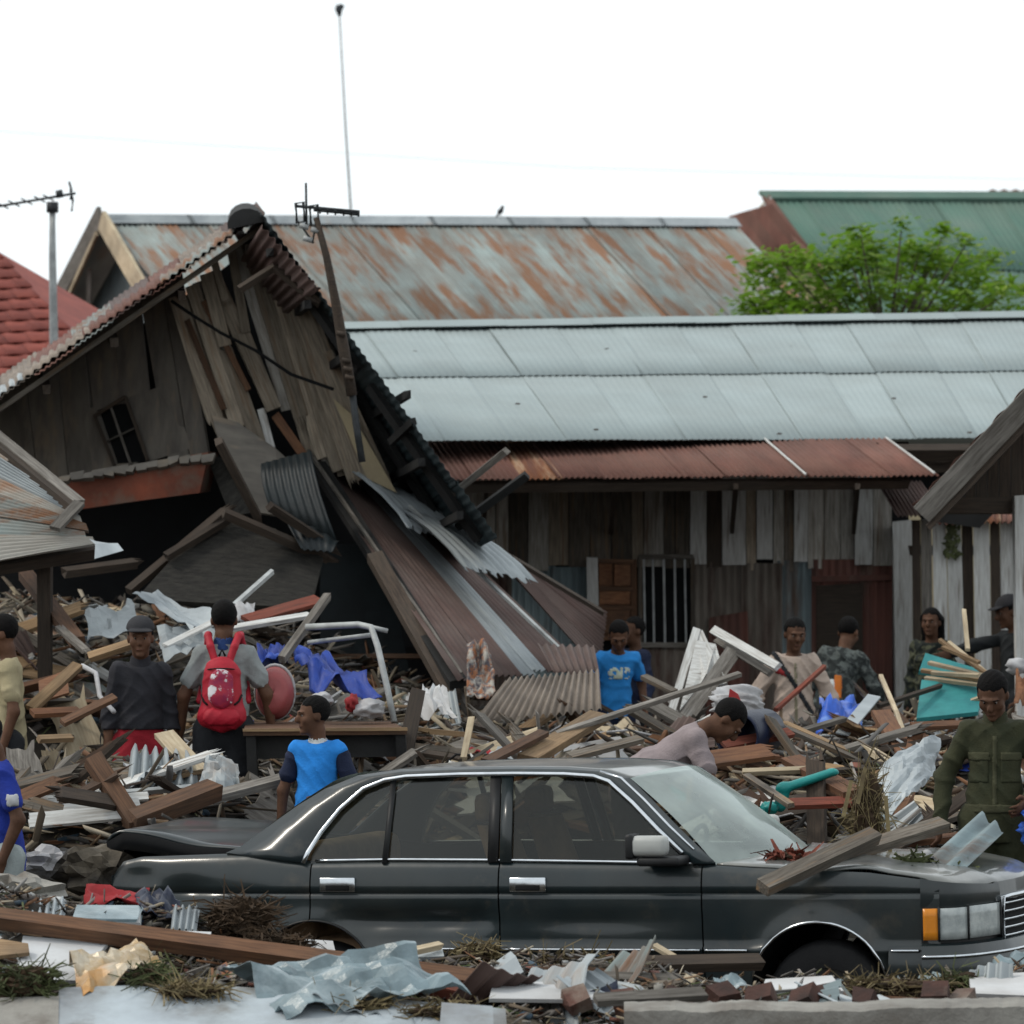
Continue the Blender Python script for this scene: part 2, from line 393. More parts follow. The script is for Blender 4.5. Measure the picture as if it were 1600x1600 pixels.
# people are listed here because the heap has trodden hollows where they stand: px, py of the top of the head, distance, height
PEOPLE = {
 'tan':    dict(px=12, py=957, d=25.0, h=1.70), 'blueleft': dict(px=4, py=1108, d=20.9, h=1.62),
 'hood':   dict(px=219, py=962, d=24.9, h=1.70), 'pack': dict(px=350, py=935, d=24.9, h=1.72),
 'boy':    dict(px=496, py=1085, d=22.5, h=1.52), 'tee': dict(px=958, py=958, d=30.4, h=1.60),
 'behind': dict(px=992, py=962, d=32.4, h=1.62), 'bend': dict(px=985, py=1012, d=22.5, h=1.70),
 'beige':  dict(px=1240, py=962, d=29.6, h=1.68), 'camo': dict(px=1300, py=955, d=31.6, h=1.70),
 'woman':  dict(px=1456, py=948, d=31.8, h=1.60), 'reach': dict(px=1585, py=928, d=31.4, h=1.72),
 'officer': dict(px=1555, py=1038, d=21.35, h=1.74)}
for k, q in PEOPLE.items():
    t = P(q['px'], q['py'], q['d']); q['x'], q['y'], q['z'] = t.x, t.y, t.z - q['h']
    PITS.append((t.x, t.y, t.z - q['h'], .5))

xs = np.arange(-5.4, 5.4, .05); ys = np.arange(14.8, 37, .06)
GX, GY = np.meshgrid(xs, ys); GZ = H(GX, GY) + .0
GZ = np.maximum(GZ, .004)
Vt = np.stack([GX, GY, GZ], -1).reshape(-1, 3); nx, ny = len(xs), len(ys)
ii = (np.arange(ny - 1)[:, None] * nx + np.arange(nx - 1)[None]).ravel()
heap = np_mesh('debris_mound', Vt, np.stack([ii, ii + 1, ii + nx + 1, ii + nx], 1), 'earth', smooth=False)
tag(heap, kind='structure')

# ================================================================== house with the pale zinc roof
wallZ = 0.05
hC = thing('plank_house', 'long timber house with a pale zinc roof, rust-brown awning and patched plank wall', 'house', (1.5, 36, 0))
rc = [P(470, 517, 37.6), P(1760, 496, 40.5), P(1860, 684, 36.2), P(600, 689, 33.2)]
NS = 14
for row, (v0, v1, lf) in enumerate(((.0, .47, .012), (.45, 1.0, 0.))):
    for i in range(NS):
        u0 = i / NS - .002; u1 = (i + 1) / NS + .006
        sheet('roof_sheet', rc, 'tin_white', hC, waves=10, amp=.0028, u0=u0, u1=u1, v0=v0, v1=v1 + rng.uniform(-.003, .003), nv=3, lift=lf + (.007 if i % 2 else 0), bend=rng.uniform(-.008, .012))
# ridge cap: folded strip of zinc in lengths
for i in range(9):
    a = rc[0].lerp(rc[1], i / 9); b = rc[0].lerp(rc[1], (i + 1) / 9 + .01)
    up = Vector((0, 0, .05 + .004 * (i % 2)))
    fw = (rc[3] - rc[0]).normalized() * .17; bk = Vector((0, .16, -.05))
    mesh_obj('ridge_cap', [a + up + fw, b + up + fw, b + up + Vector((0, 0, .03)), a + up + Vector((0, 0, .03)), a + up + bk, b + up + bk], [(0, 1, 2, 3), (3, 2, 5, 4)], 'tin_white', hC)
for i in range(11):
    u = .10 + i * .076 + rng.uniform(-.01, .01); v = (.22, .7, .96)[i % 3] + rng.uniform(-.03, .03); c = bil(rc, u, v) + Vector((0, -.01, .02))
    mesh_obj('roof_patch', [c + Vector((a, 0, b)) for a, b in ((-.022, -.006), (.018, -.008), (.025, .006), (-.014, .008))], [(0, 1, 2, 3)], 'tin_wall_mud', hC)
# back slope and body so that the house is a volume
sheet('back_roof', [rc[1] + Vector((0, 4.6, -1.3)), rc[0] + Vector((0, 4.6, -1.3)), rc[0], rc[1]], 'tin_white', hC, lift=-.02)
W = lambda px, py, dd=0.: P(px, py, 35.0 + (px - 800) / 1600. * .6 + dd)     # the long wall, right end a little farther
# dark inner wall behind the boards
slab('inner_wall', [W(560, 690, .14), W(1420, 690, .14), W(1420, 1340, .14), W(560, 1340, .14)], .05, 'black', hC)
slab('end_wall', [W(560, 690, .2), P(560, 690, 40), P(560, 1210, 40), W(560, 1285, .2)], .05, 'wood_dark', hC, nrm=(-1, 0, 0))
for px in (1410, 1560): bar('rafter', P(px, 706, 35.6), P(px - 40, 700, 34.6), .06, .09, 'wood_dark', hC)
bar('eave_beam', P(560, 712, 34.3), P(1640, 706, 35.0), .10, .12, 'wood_dark', hC)
bar('wall_plate', P(1380, 735, 34.9), P(1640, 722, 35.4), .10, .20, 'wood_dark', hC, nrm=(0, -1, 0))
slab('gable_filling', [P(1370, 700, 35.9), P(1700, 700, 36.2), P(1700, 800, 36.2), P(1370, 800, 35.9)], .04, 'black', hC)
# upper boards
bx = 700.; tones = ['wood_wall', 'wood_wall', 'wood_weathered', 'wood_wall', 'wood_gable', 'wood_weathered']
special = [(825, 857, 'wood_wall'), (1078, 1104, 'wood_white'), (1104, 1128, 'wood_dark'), (1128, 1166, 'wood_white'), (1182, 1208, 'wood_white'), (1240, 1262, 'wood_white'), (1335, 1364, 'wood_white')]
spans = []; x = 700.
for a, b, m in special + [(1394, 1394, None)]:
    while x < a - 4:
        w = min(rng.uniform(17, 34), a - x)
        if a - (x + w) < 8: w = a - x
        spans.append((x, x + w, rng.choice(tones))); x += w
    if m: spans.append((a, b, m)); x = b
for (a, b, m) in spans:
    lowr = 888 + rng.uniform(-5, 6) if m != 'wood_white' else rng.uniform(872, 886)
    dd = rng.uniform(-.012, .012) - (.03 if m == 'wood_white' else 0)
    c = (a + b) / 2
    bar('plank', W(c + rng.uniform(-1, 1), 738, dd), W(c, lowr, dd), (b - a) / F * 35 - .006, .02, m, hC, nrm=(0, -1, 0))
# lower skirt of tin and boards
for (a, b, top, m, dd) in ((690, 806, 888, 'tin_wall_mud', .03), (800, 868, 884, 'tin_wall_blue', 0.02), (862, 922, 886, 'tin_wall_blue', .0), (1082, 1166, 878, 'tin_wall_mud', -.0), (1158, 1222, 880, 'tin_wall_mud', -.02), (1214, 1278, 876, 'tin_wall_blue', .0), (1268, 1340, 874, 'tin_wall_rust', -.02), (1332, 1394, 872, 'tin_wall_rust', .0)):
    sheet('wall_sheet', [W(a, top, dd), W(b, top, dd), W(b, 1338, dd), W(a, 1338, dd)], m, hC, waves=int((b - a) / 11), amp=.008, nv=2)
sheet('wall_sheet', [W(1108, 965, -.05), W(1168, 955, -.05), W(1172, 1180, -.05), W(1100, 1180, -.05)], 'tin_wall_rust', hC, waves=5, amp=.006)
slab('door', [W(1276, 915, -.06), W(1348, 911, -.06), W(1348, 1255, -.06), W(1276, 1255, -.06)], .04, 'wood_dark', hC)
bar('rail', W(1268, 905, -.07), W(1394, 902, -.07), .05, .025, 'tin_wall_rust', hC, nrm=(0, -1, 0))
sheet('wall_sheet', [W(995, 1008, -.01), W(1084, 1008, -.01), W(1084, 1338, -.01), W(995, 1338, -.01)], 'tin_wall_mud', hC, waves=6, amp=.006)
# barred window
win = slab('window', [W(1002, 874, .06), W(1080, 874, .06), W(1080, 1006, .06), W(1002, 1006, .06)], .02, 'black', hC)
for px in (1006, 1020, 1037, 1054, 1070): bar('window_bar', W(px, 872, -.015), W(px + 2, 1006, -.015), .018, .018, 'iron_light', win, nrm=(0, -1, 0))
for (a, b) in (((998, 870), (1084, 870)), ((998, 1008), (1086, 1008))): bar('window_frame', W(*a, -.03), W(*b, -.03), .045, .05, 'wood_grey', win, nrm=(0, -1, 0))
for (a, b) in (((1000, 872), (1001, 1006)), ((1082, 872), (1083, 1006))): bar('window_frame', W(*a, -.02), W(*b, -.02), .035, .05, 'wood_weathered', win, nrm=(0, -1, 0))
# open shutter with panels
sh = slab('shutter', [W(921, 872, -.16), W(993, 876, -.10), W(993, 1000, -.10), W(923, 1000, -.16)], .03, 'wood_brown', hC)
bar('shutter_stile', W(925, 871, -.19), W(927, 985, -.19), .10, .03, 'wood_white', sh, nrm=(0, -1, 0))
bar('shutter_stile', W(990, 874, -.13), W(991, 985, -.13), .05, .03, 'wood_brown', sh, nrm=(0, -1, 0))
for yy in (876, 919, 948, 985): bar('shutter_rail', W(930, yy, -.185), W(990, yy + 2, -.135), .035, .03, 'wood_brown', sh, nrm=(0, -1, 0))
for (a, b, c_, e) in ((936, 956, 881, 914), (960, 985, 882, 915), (937, 984, 924, 944), (937, 984, 953, 981)):
    slab('shutter_panel', [W(a, c_, -.172), W(b, c_, -.15), W(b, e, -.15), W(a, e, -.172)], .02, 'wood_orange', sh)
# posts
for (px, y0, y1, w) in ((1409, 815, 1258, .16),):
    bar('post', W(px, y0, -.12), W(px + 6, y1, -.12), w, .14, 'wood_white', hC, nrm=(0, -1, 0))
# awning
aw = [P(640, 690, 34.2), P(1384, 687, 34.8), P(1460, 743, 33.4), P(676, 750, 32.8)]
cols = ['tin_rust_red', 'tin_rust_red', 'tin_rust_orange', 'tin_rust_red', 'tin_rust_red', 'tin_rust_red', 'tin_rust_red', 'tin_rust_red', 'tin_rust_red', 'tin_rust_red', 'tin_rust_red', 'tin_rust_red']
NA = len(cols)
for i in range(NA):
    sheet('awning_sheet', aw, cols[i], hC, waves=8, amp=.009, u0=i / NA - .002, u1=(i + 1) / NA + .008, v0=rng.uniform(-.02, .0), v1=rng.uniform(.98, 1.02), nv=2, lift=.006 * (i % 2))
for u in (.74, 1.0):
    bar('awning_strip', bil(aw, u, 0) + Vector((0, -.01, .02)), bil(aw, u, 1) + Vector((0, -.01, .02)), .016, .010, 'wood_white', hC, nrm=(0, -.4, .9))
bar('awning_beam', aw[3] + Vector((0, .12, -.06)), aw[2] + Vector((-.2, .12, -.06)), .06, .08, 'wood_dark', hC)
for px in (760, 960, 1150, 1340): bar('awning_strut', P(px, 760, 33.2), P(px - 6, 830, 34.95), .04, .05, 'wood_dark', hC)

# ================================================================== house with the rusty roof, behind
hB = thing('rusty_roof_house', 'tall house behind with a streaked rusty zinc roof and open gable', 'house', (-2, 50, 0))
rb = [P(160, 348, 50.0), P(1142, 353, 53.5), P(1338, 560, 50.0), P(345, 560, 46.5)]
NB = 20
for row, (v0, v1) in enumerate(((.0, 1.0),)):
    for i in range(NB):
        sheet('roof_sheet', rb, 'tin_rusty', hB, waves=7, amp=.009, u0=i / NB - .002, u1=(i + 1) / NB + .006, v0=v0, v1=v1, nv=2, lift=.03 - .012 * row + (.009 if i % 2 else 0))
for i in range(8):
    a = rb[0].lerp(rb[1], i / 8); b = rb[0].lerp(rb[1], (i + 1) / 8 + .008); up = Vector((0, 0, .07))
    fw = (rb[3] - rb[0]).normalized() * .2
    mesh_obj('ridge_cap', [a + up + fw, b + up + fw, b + up + Vector((0, 0, .04)), a + up + Vector((0, 0, .04)), a + up + Vector((0, .2, -.1)), b + up + Vector((0, .2, -.1))], [(0, 1, 2, 3), (3, 2, 5, 4)], 'tin_zinc', hB)
apex = P(157, 338, 49.9); bl = P(62, 520, 53.5); br = P(262, 520, 46.6)
sheet('back_roof', [apex, rb[1], rb[1] + (bl - apex), bl], 'tin_zinc', hB, lift=-.02)
slab('gable_wall', [apex + Vector((.35, .1, -.25)), br + Vector((.1, .3, 0)), br + Vector((.1, .3, -2.5)), bl + Vector((.5, 0, -2.5)), bl + Vector((.5, -.1, 0))], .06, 'tin_dark', hB, nrm=(-.8, -.6, 0))
bar('barge_board', apex, bl, .26, .05, 'wood_grey', hB, nrm=(-.8, -.6, .0))
bar('barge_board', apex + Vector((.02, -.02, -.05)), br, .24, .05, 'wood_cream', hB, nrm=(-.8, -.6, .0))
bar('barge_trim', apex + Vector((-.04, -.05, -.22)), bl + Vector((.12, -.05, -.12)), .06, .04, 'wood_cream', hB, nrm=(-.8, -.6, .0))
bar('gable_stud', P(140, 420, 51.0), P(136, 560, 51.0), .06, .06, 'wood_grey', hB, nrm=(0, -1, 0))
slab('front_wall', [rb[3] + Vector((0, .4, -.1)), rb[2] + Vector((0, .4, -.1)), Vector((rb[2].x, 50.4, .0)), Vector((rb[3].x, 46.9, .0))], .1, 'plaster_grey', hB)

# ================================================================== green roofed house
hE = thing('green_roof_house', 'house with a faded green metal roof rising behind the leafy tree', 'house', (6, 58, 0))
re_ = [P(1197, 312, 58), P(1900, 314, 61), P(2060, 600, 56), P(1400, 585, 53.5)]
NE = 14
for row, (v0, v1) in enumerate(((0., .42), (.4, 1.0))):
    for i in range(NE):
        sheet('roof_sheet', re_, 'tin_green', hE, waves=6, amp=.01, u0=i / NE - .002, u1=(i + 1) / NE + .006, v0=v0, v1=v1, nv=2, lift=.02 - .02 * row + (.006 if i % 2 else 0))
bar('ridge_cap', re_[0] + Vector((-.05, 0, .06)), re_[1] + Vector((0, 0, .06)), .26, .05, 'tin_green', hE, nrm=(0, -.5, .85))
bar('verge_trim', re_[0] + Vector((0, -.04, .03)), re_[0].lerp(re_[3], .45) + Vector((0, -.04, .02)), .12, .05, 'tin_rust_red', hE, nrm=(0, -.6, .8))
gp = P(1197, 306, 58)
sheet('back_roof', [re_[1], re_[0], re_[0] + Vector((-1.0, 4, -2.0)), re_[1] + Vector((-1., 4, -2.))], 'tin_green', hE, lift=-.03)
slab('gable_wall', [P(1196, 312, 58.1), P(1168, 345, 58.6), P(1168, 700, 58.6), P(1400, 700, 54.3), P(1395, 585, 54.3)], .05, 'plaster_cream', hE, nrm=(-.7, -.7, 0))
slab('gable_panel', [P(1204, 308, 57.85), P(1176, 336, 58.2), P(1206, 336, 57.8)], .03, 'white_board', hE, nrm=(-.5, -.8, 0))
gs = [P(1138, 338, 58.3), P(1206, 318, 57.4), P(1286, 415, 56.2), P(1200, 418, 57.2)]
for i in range(4):
    sheet('wall_sheet', gs, 'tin_rust_red', hE, waves=6, amp=.01, u0=i / 4, u1=(i + 1) / 4 + .02, nv=2, lift=.004 * (i % 2))
slab('front_wall', [re_[3] + Vector((0, .5, -.1)), re_[2] + Vector((0, .5, -.1)), Vector((re_[2].x, 56.5, 0)), Vector((re_[3].x, 54, 0))], .1, 'plaster_cream', hE)
# far dark ridge peeping over it
hX = thing('far_house', 'dark ridge of a farther house peeping above the green roof', 'house', (9, 70, 0))
fr = [P(1545, 297, 68), P(1900, 296, 68), P(1950, 420, 64), P(1500, 420, 64)]
sheet('roof_sheet', fr, 'tin_rust_red', hX, waves=20, amp=.02)
slab('front_wall', [fr[3] + Vector((0, .3, 0)), fr[2] + Vector((0, .3, 0)), Vector((fr[2].x, 64.3, 0)), Vector((fr[3].x, 64.3, 0))], .1, 'plaster_grey', hX)

# ================================================================== red tiled roof at the left
hD = thing('tiled_house', 'house at the left edge with a hipped red tiled roof', 'house', (-5.5, 43, 0))
t0, t1 = P(-8, 388, 44.0), P(118, 528, 41.2)           # hip edge, top to bottom
topL = P(-420, 388, 46.0); botL = P(-420, 640, 39.0); botR = P(185, 600, 39.8)
rowsN = 13; k = 0
nD = ((topL - t0).cross(botR - t0)).normalized()
if nD.z < 0: nD = -nD
dn = (botL - topL); rowdir = (botR - botL).normalized()
for r_ in range(rowsN):
    v0, v1 = r_ / rowsN, (r_ + 1) / rowsN
    a = t0.lerp(botR, v0); b = t0.lerp(botR, v1)
    for c_ in range(10):
        w = .235
        x1 = -c_ * w + (w / 2 if r_ % 2 else 0); x0 = x1 - w
        if x1 > 0.02: x1 = 0.02
        pt = lambda xx, e, hh: (a + rowdir * xx if e == 0 else b + rowdir * (xx + .0) + (b - a).normalized() * .03) + nD * hh
        pr = []; Vv = []
        for s_ in range(5):
            f_ = s_ / 4; hh = .007 * math.sin(f_ * math.pi * 2)
            xx = x0 + (x1 - x0) * f_
            Vv.append(pt(xx, 0, .0 + hh)); Vv.append(pt(xx, 1, .026 + hh))
        Vv += [v_ - nD * .018 for v_ in Vv]
        c0 = sum(Vv, Vector()) / len(Vv); Fc = []
        for s_ in range(4):
            q = s_ * 2; Fc += [(q, q + 1, q + 3, q + 2), (q + 10, q + 12, q + 13, q + 11), (q + 1, q + 11, q + 13, q + 3)]
        Fc += [(8, 9, 19, 18), (0, 10, 11, 1)]
        if c0.x / c0.y * F + 800 < -120: continue
        mesh_obj('tile', [v_ - c0 for v_ in Vv], Fc, 'tile_red', hD, M=Matrix.Translation(c0), smooth=True)
slab('roof_deck', [t0 - nD * .05, botR - nD * .05, botL - nD * .05, topL - nD * .05], .05, 'wood_dark', hD, nrm=nD)
slab('side_slope', [t0 - nD * .02, topL - nD * .02, topL + Vector((0, 6, -2.2)), botR + Vector((1.2, 5, 0)), botR - nD * .02], .05, 'tile_red', hD, nrm=(.5, .5, .7))
slab('wall', [botL + Vector((0, .4, -.1)), botR + Vector((-.3, .4, -.1)), Vector((botR.x - .3, 40.2, 0)), Vector((botL.x, 39.4, 0))], .1, 'plaster_cream', hD)

# ================================================================== dark gable at the right edge
hF = thing('dark_gable_house', 'dark open gable with a grey barge board jutting in at the right edge', 'house', (4.4, 30, 0))
g0, g1 = P(1440, 803, 29.0), P(1640, 592, 29.0)
bar('barge_board', g0, g1, .16, .05, 'wood_grey', hF, nrm=(0, -1, .0))
bar('barge_trim', g0 + Vector((.05, .03, -.10)), g1 + Vector((.05, .03, -.10)), .05, .04, 'wood_dark', hF, nrm=(0, -1, .0))
up_ = Vector((-.06, 0, .06))
fr = [g0 + up_ + Vector((0, .03, 0)), g1 + up_ + Vector((0, .03, 0)), g1 + up_ + Vector((.9, 4.2, 0)), g0 + up_ + Vector((.9, 4.2, 0))]
for i in range(5): sheet('roof_sheet', fr, 'tin_rust_red', hF, waves=6, amp=.01, v0=i / 5, v1=(i + 1) / 5 + .01, nv=2, lift=.004 * (i % 2))
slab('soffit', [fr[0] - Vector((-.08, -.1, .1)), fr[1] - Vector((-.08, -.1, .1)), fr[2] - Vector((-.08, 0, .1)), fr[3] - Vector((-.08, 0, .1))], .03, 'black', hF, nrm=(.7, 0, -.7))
q0 = P(1470, 792, 30.0)
for i in range(9):
    px = 1480 + i * 18; yt = 800 - (px - 1440) * 1.06 + 34
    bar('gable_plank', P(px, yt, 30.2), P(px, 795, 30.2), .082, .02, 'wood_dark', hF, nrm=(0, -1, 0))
bar('tie_beam', P(1462, 790, 30.1), P(1700, 790, 30.1), .12, .1, 'wood_dark', hF, nrm=(0, -1, 0))
bar('post', P(1600, 775, 30.0), P(1606, 1330, 30.0), .16, .16, 'wood_white', hF, nrm=(0, -1, 0))
bar('post', P(1606, 700, 33.0), P(1610, 1290, 33.0), .14, .14, 'wood_grey', hF, nrm=(0, -1, 0))

# ================================================================== plank fence at the right
fG = thing('plank_fence', 'fence of upright grey and whitewashed planks behind the woman', 'fence', (3.9, 34, 0))
FW = lambda px, py, dd=0.: P(px, py, 34.2 + dd)
xs_ = [(1424, 1438, 'wood_dark'), (1438, 1456, 'wood_grey'), (1456, 1478, 'wood_white'), (1478, 1502, 'wood_white'), (1502, 1520, 'wood_dark'), (1520, 1546, 'wood_white'), (1546, 1562, 'wood_dark'), (1562, 1584, 'wood_white'), (1584, 1604, 'wood_grey'), (1604, 1628, 'wood_white'), (1628, 1650, 'wood_grey')]
for (a, b, m) in xs_:
    c = (a + b) / 2; dd = rng.uniform(-.02, .02)
    bar('plank', FW(c, 812 + rng.uniform(-4, 4), dd), FW(c + rng.uniform(4, 12), 1255, dd), (b - a) / F * 34.2 - .006, .025, m, fG, nrm=(0, -1, 0))
for yy in (860, 1060): bar('rail', FW(1420, yy, .06), FW(1655, yy, .06), .08, .05, 'wood_dark', fG, nrm=(0, -1, 0))
cap = [FW(1462, 800, .12), FW(1660, 797, .12), FW(1660, 815, -.25), FW(1466, 818, -.25)]
for i in range(4): sheet('coping_sheet', cap, 'tin_rust_orange' if i % 2 else 'tin_rust_red', fG, waves=5, amp=.014, u0=i / 4, u1=(i + 1) / 4 + .01, nv=1, lift=.004 * (i % 2))
sl = [P(1368, 752, 34.5), P(1440, 752, 34.6), P(1478, 806, 33.9), P(1400, 806, 33.9)]
for i in range(2): sheet('lean_to_sheet', sl, 'tin_brown', fG, waves=6, amp=.01, u0=i / 2, u1=(i + 1) / 2 + .01, nv=1)
# a few climbing leaves on it
V, Fc = [], []
for i in range(70):
    px = 1484 + rng.gauss(0, 6) + (i % 7); py = 818 + rng.uniform(0, 52)
    c = FW(px, py, -.06 - rng.uniform(0, .05)); a = rng.uniform(0, 6.3); s = rng.uniform(.025, .045); b = len(V)
    for q in range(4):
        V.append(c + Vector((math.cos(a + q * 1.57) * s * (1 if q % 2 else .5), rng.uniform(-.01, .01), math.sin(a + q * 1.57) * s * (1 if q % 2 else .5))))
    Fc.append((b, b + 1, b + 2, b + 3))
vine = mesh_obj('creeper', V, Fc, 'leaf_debris'); tag(vine, 'small green creeper hanging on the whitewashed fence planks', 'plant')
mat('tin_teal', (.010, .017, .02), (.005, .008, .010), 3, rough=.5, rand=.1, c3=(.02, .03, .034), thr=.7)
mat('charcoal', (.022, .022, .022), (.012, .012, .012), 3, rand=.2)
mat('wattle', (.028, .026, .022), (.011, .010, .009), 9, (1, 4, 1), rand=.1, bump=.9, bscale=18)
# ================================================================== collapsed wooden house
hA = thing('collapsed_house', 'collapsed timber house tilting over the rubble, gable planks splayed and roof sagging', 'house', (-2.2, 31.5, 0))
# left roof plane
n0, n1 = P(-120, 708, 30.2), P(410, 340, 30.2); f0, f1 = P(-120, 672, 34.2), P(396, 322, 34.2)
rl = [f0, f1, n1, n0]
NL = 9
for i in range(NL):
    m = ['tin_rust_red', 'tin_brown', 'tin_fawn', 'tin_rust_red', 'tin_rusty', 'tin_brown', 'tin_rust_red', 'tin_fawn', 'tin_brown'][i]
    sheet('roof_sheet', rl, m, hA, waves=8, amp=.007, u0=i / NL - .004, u1=(i + 1) / NL + .012, v0=0, v1=1 + rng.uniform(-.01, .03), nv=3, lift=.008 * (i % 3), bend=rng.uniform(-.02, .03))
# a second loose layer of sheets on it
for (u0, u1, v0, m) in ((.25, .5, .6, 'tin_fawn'), (.48, .72, .55, 'tin_rust_red'), (.7, .93, .62, 'tin_rusty'), (.05, .3, .66, 'tin_zinc')):
    sheet('roof_sheet', rl, m, hA, waves=10, amp=.011, u0=u0, u1=u1, v0=v0, v1=.985, nv=2, lift=.03, bend=.01)
bar('edge_batten', n0 + Vector((0, .10, -.06)), n1 + Vector((0, .10, -.06)), .04, .04, 'wood_weathered', hA, nrm=(0, -1, 0))
for i in range(5):
    a = n0.lerp(n1, .14 + i * .2) + Vector((.05, .1, -.12)); b = f0.lerp(f1, .14 + i * .2) + Vector((.05, -.2, -.12))
    bar('purlin', a, b, .06, .07, 'wood_dark', hA)
# ridge cap: rounded black metal
V, Fc = [], []
for j, (c, rr) in enumerate(((P(386, 352, 29.9), .15), (P(384, 340, 34.3), .15))):
    for k in range(9):
        an = math.pi * (k / 8) + .25; V.append(c + Vector((math.cos(an) * rr, 0, math.sin(an) * rr * .85)))
for k in range(8): Fc.append((k, k + 1, 10 + k, 9 + k))
Fc += [tuple(range(9)), tuple(range(17, 8, -1)), (0, 9, 17, 8)]
rcap = mesh_obj('ridge_cap', V, Fc, 'charcoal', hA)
# right roof plane seen from below
o0, o1 = P(412, 338, 29.7), P(772, 836, 29.3); w0, w1 = P(385, 372, 33.0), P(690, 880, 32.5)
rr_ = [o0, w0, w1, o1]
for i in range(6):
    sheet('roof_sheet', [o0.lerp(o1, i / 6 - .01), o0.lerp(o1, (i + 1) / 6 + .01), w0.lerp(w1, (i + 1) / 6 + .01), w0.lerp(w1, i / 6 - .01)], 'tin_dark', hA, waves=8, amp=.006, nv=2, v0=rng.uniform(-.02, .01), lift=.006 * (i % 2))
for i in range(6):
    t = .08 + i * .165
    bar('purlin', o0.lerp(o1, t) + Vector((-.04, .0, -.05)) + Vector((.12, -.05, .07)) * (1.1 if i == 3 else -.4), w0.lerp(w1, t) + Vector((-.04, -.3, -.05)), .05, .06, 'charcoal', hA)
for t0_, t1_ in ((.05, .45), (.5, .98)):
    for s in (.12, .5): bar('rafter', bil(rr_, s, t0_) + Vector((-.03, 0, -.06)), bil(rr_, s, t1_) + Vector((-.03, 0, -.06)), .05, .08, 'charcoal', hA)
# broken piece of eave near the ridge
sheet('eave_sheet', [P(408, 352, 29.6), P(500, 452, 29.5), P(448, 492, 30.4), P(376, 402, 30.6)], 'tin_brown', hA, waves=9, amp=.014, nv=1)
bar('eave_rail', P(375, 452, 29.9), P(428, 418, 29.9), .05, .05, 'wood_dark', hA)
bar('eave_rail', P(428, 418, 29.9), P(500, 475, 29.8), .05, .05, 'wood_dark', hA)
# back wall in black: the shade of the void is put into its colour
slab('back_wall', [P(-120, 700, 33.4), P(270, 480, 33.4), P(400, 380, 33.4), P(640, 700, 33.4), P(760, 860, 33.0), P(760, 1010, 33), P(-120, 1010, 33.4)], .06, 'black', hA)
# gable planks (top point, bottom point, width px, material)
G = lambda px, py, dd=0.: P(px, py, 31.0 + dd)
gp = [((276, 462), (336, 655), 26, 'wood_gable'), ((300, 446), (372, 668), 22, 'wood_gable'), ((322, 428), (352, 540), 20, 'wood_gable'), ((352, 545), (404, 690), 22, 'wood_gable'),
      ((362, 392), (384, 520), 14, 'wood_gable'), ((378, 520), (428, 640), 24, 'wood_gable'), ((386, 372), (470, 650), 24, 'wood_gable'), ((408, 385), (506, 716), 24, 'wood_gable'),
      ((430, 408), (530, 735), 24, 'wood_gable'), ((450, 440), (552, 745), 22, 'wood_gable'), ((470, 470), (570, 748), 22, 'wood_gable'), ((490, 505), (585, 745), 20, 'wood_gable'), ((510, 550), (598, 742), 18, 'wood_gable'),
      ((430, 648), (482, 722), 14, 'wood_orange'), ((408, 640), (424, 700), 12, 'wood_white'), ((335, 410), (352, 470), 12, 'wood_gable'), ((318, 470), (388, 610), 9, 'wood_brown'), ((292, 500), (350, 640), 9, 'wood_brown')]
for i, (a, b, w, m) in enumerate(gp):
    dd = rng.uniform(-.05, .03)
    bar('gable_plank', G(*a, dd), G(*b, dd - .05), w / F * 31, .022, m, hA, nrm=(.15, -1, .05), splinter=(i % 3 == 0), roll=rng.uniform(-.12, .12))
for i, (a, b) in enumerate((((288, 462), (352, 668)), ((312, 440), (400, 690)), ((330, 425), (420, 620)), ((372, 384), (452, 640)), ((398, 380), (488, 712)), ((420, 400), (518, 728)), ((442, 428), (540, 742)), ((462, 458), (560, 748)), ((482, 490), (578, 748)), ((502, 530), (592, 745)))):
    bar('gable_plank', G(*a, .06), G(*b, .06), .125, .02, ['wood_gable', 'wood_wall'][i % 2], hA, nrm=(.15, -1, .05), roll=rng.uniform(-.08, .08))
slab('plaster_patch', [G(520, 622, -.2), G(550, 648, -.2), G(620, 770, -.2), G(574, 748, -.2)], .04, 'plaster_cream', hA)
# side wall with the window, boards under old plaster
SW = lambda px, py, dd=0.: P(px, py, 31.2 + (280 - px) / 280. * .9 + dd)
sx = [-80, -20, 40, 88, 132, 176, 218, 252, 282]
for i in range(len(sx) - 1):
    a, b = sx[i], sx[i + 1]
    top = lambda x_: 628 - (x_ + 30) * .68
    lo = lambda x_: 752 - max(0, x_ - 60) * .17
    sk = 46
    if 132 <= a < 218:   # boards broken by the window opening
        slab('wall_board', [SW(a, top(a)), SW(b - 2, top(b)), SW(b + 14, 628 - (a - 140) * .25), SW(a + 14, 640 - (a - 140) * .25)], .03, 'plaster_grey', hA)
        slab('wall_board', [SW(a + 38, 726), SW(b + 36, 722), SW(b + 42, lo(b)), SW(a + 42, lo(a))], .03, 'plaster_grey', hA)
    else:
        s1 = sk if a > 200 else 20
        slab('wall_board', [SW(a, top(a)), SW(b - 2, top(b)), SW(b - 2 + s1, lo(b)), SW(a + s1, lo(a))], .03, 'plaster_grey', hA)
slab('wall_board', [SW(118, 640), SW(150, 636), SW(182, 728), SW(140, 738)], .03, 'plaster_grey', hA)
slab('wall_board', [SW(196, 622), SW(262, 600), SW(300, 700), SW(230, 722)], .03, 'plaster_grey', hA)
wn = slab('window', [SW(150, 650, .05), SW(195, 622, .05), SW(230, 720, .05), SW(180, 728, .05)], .02, 'black', hA)
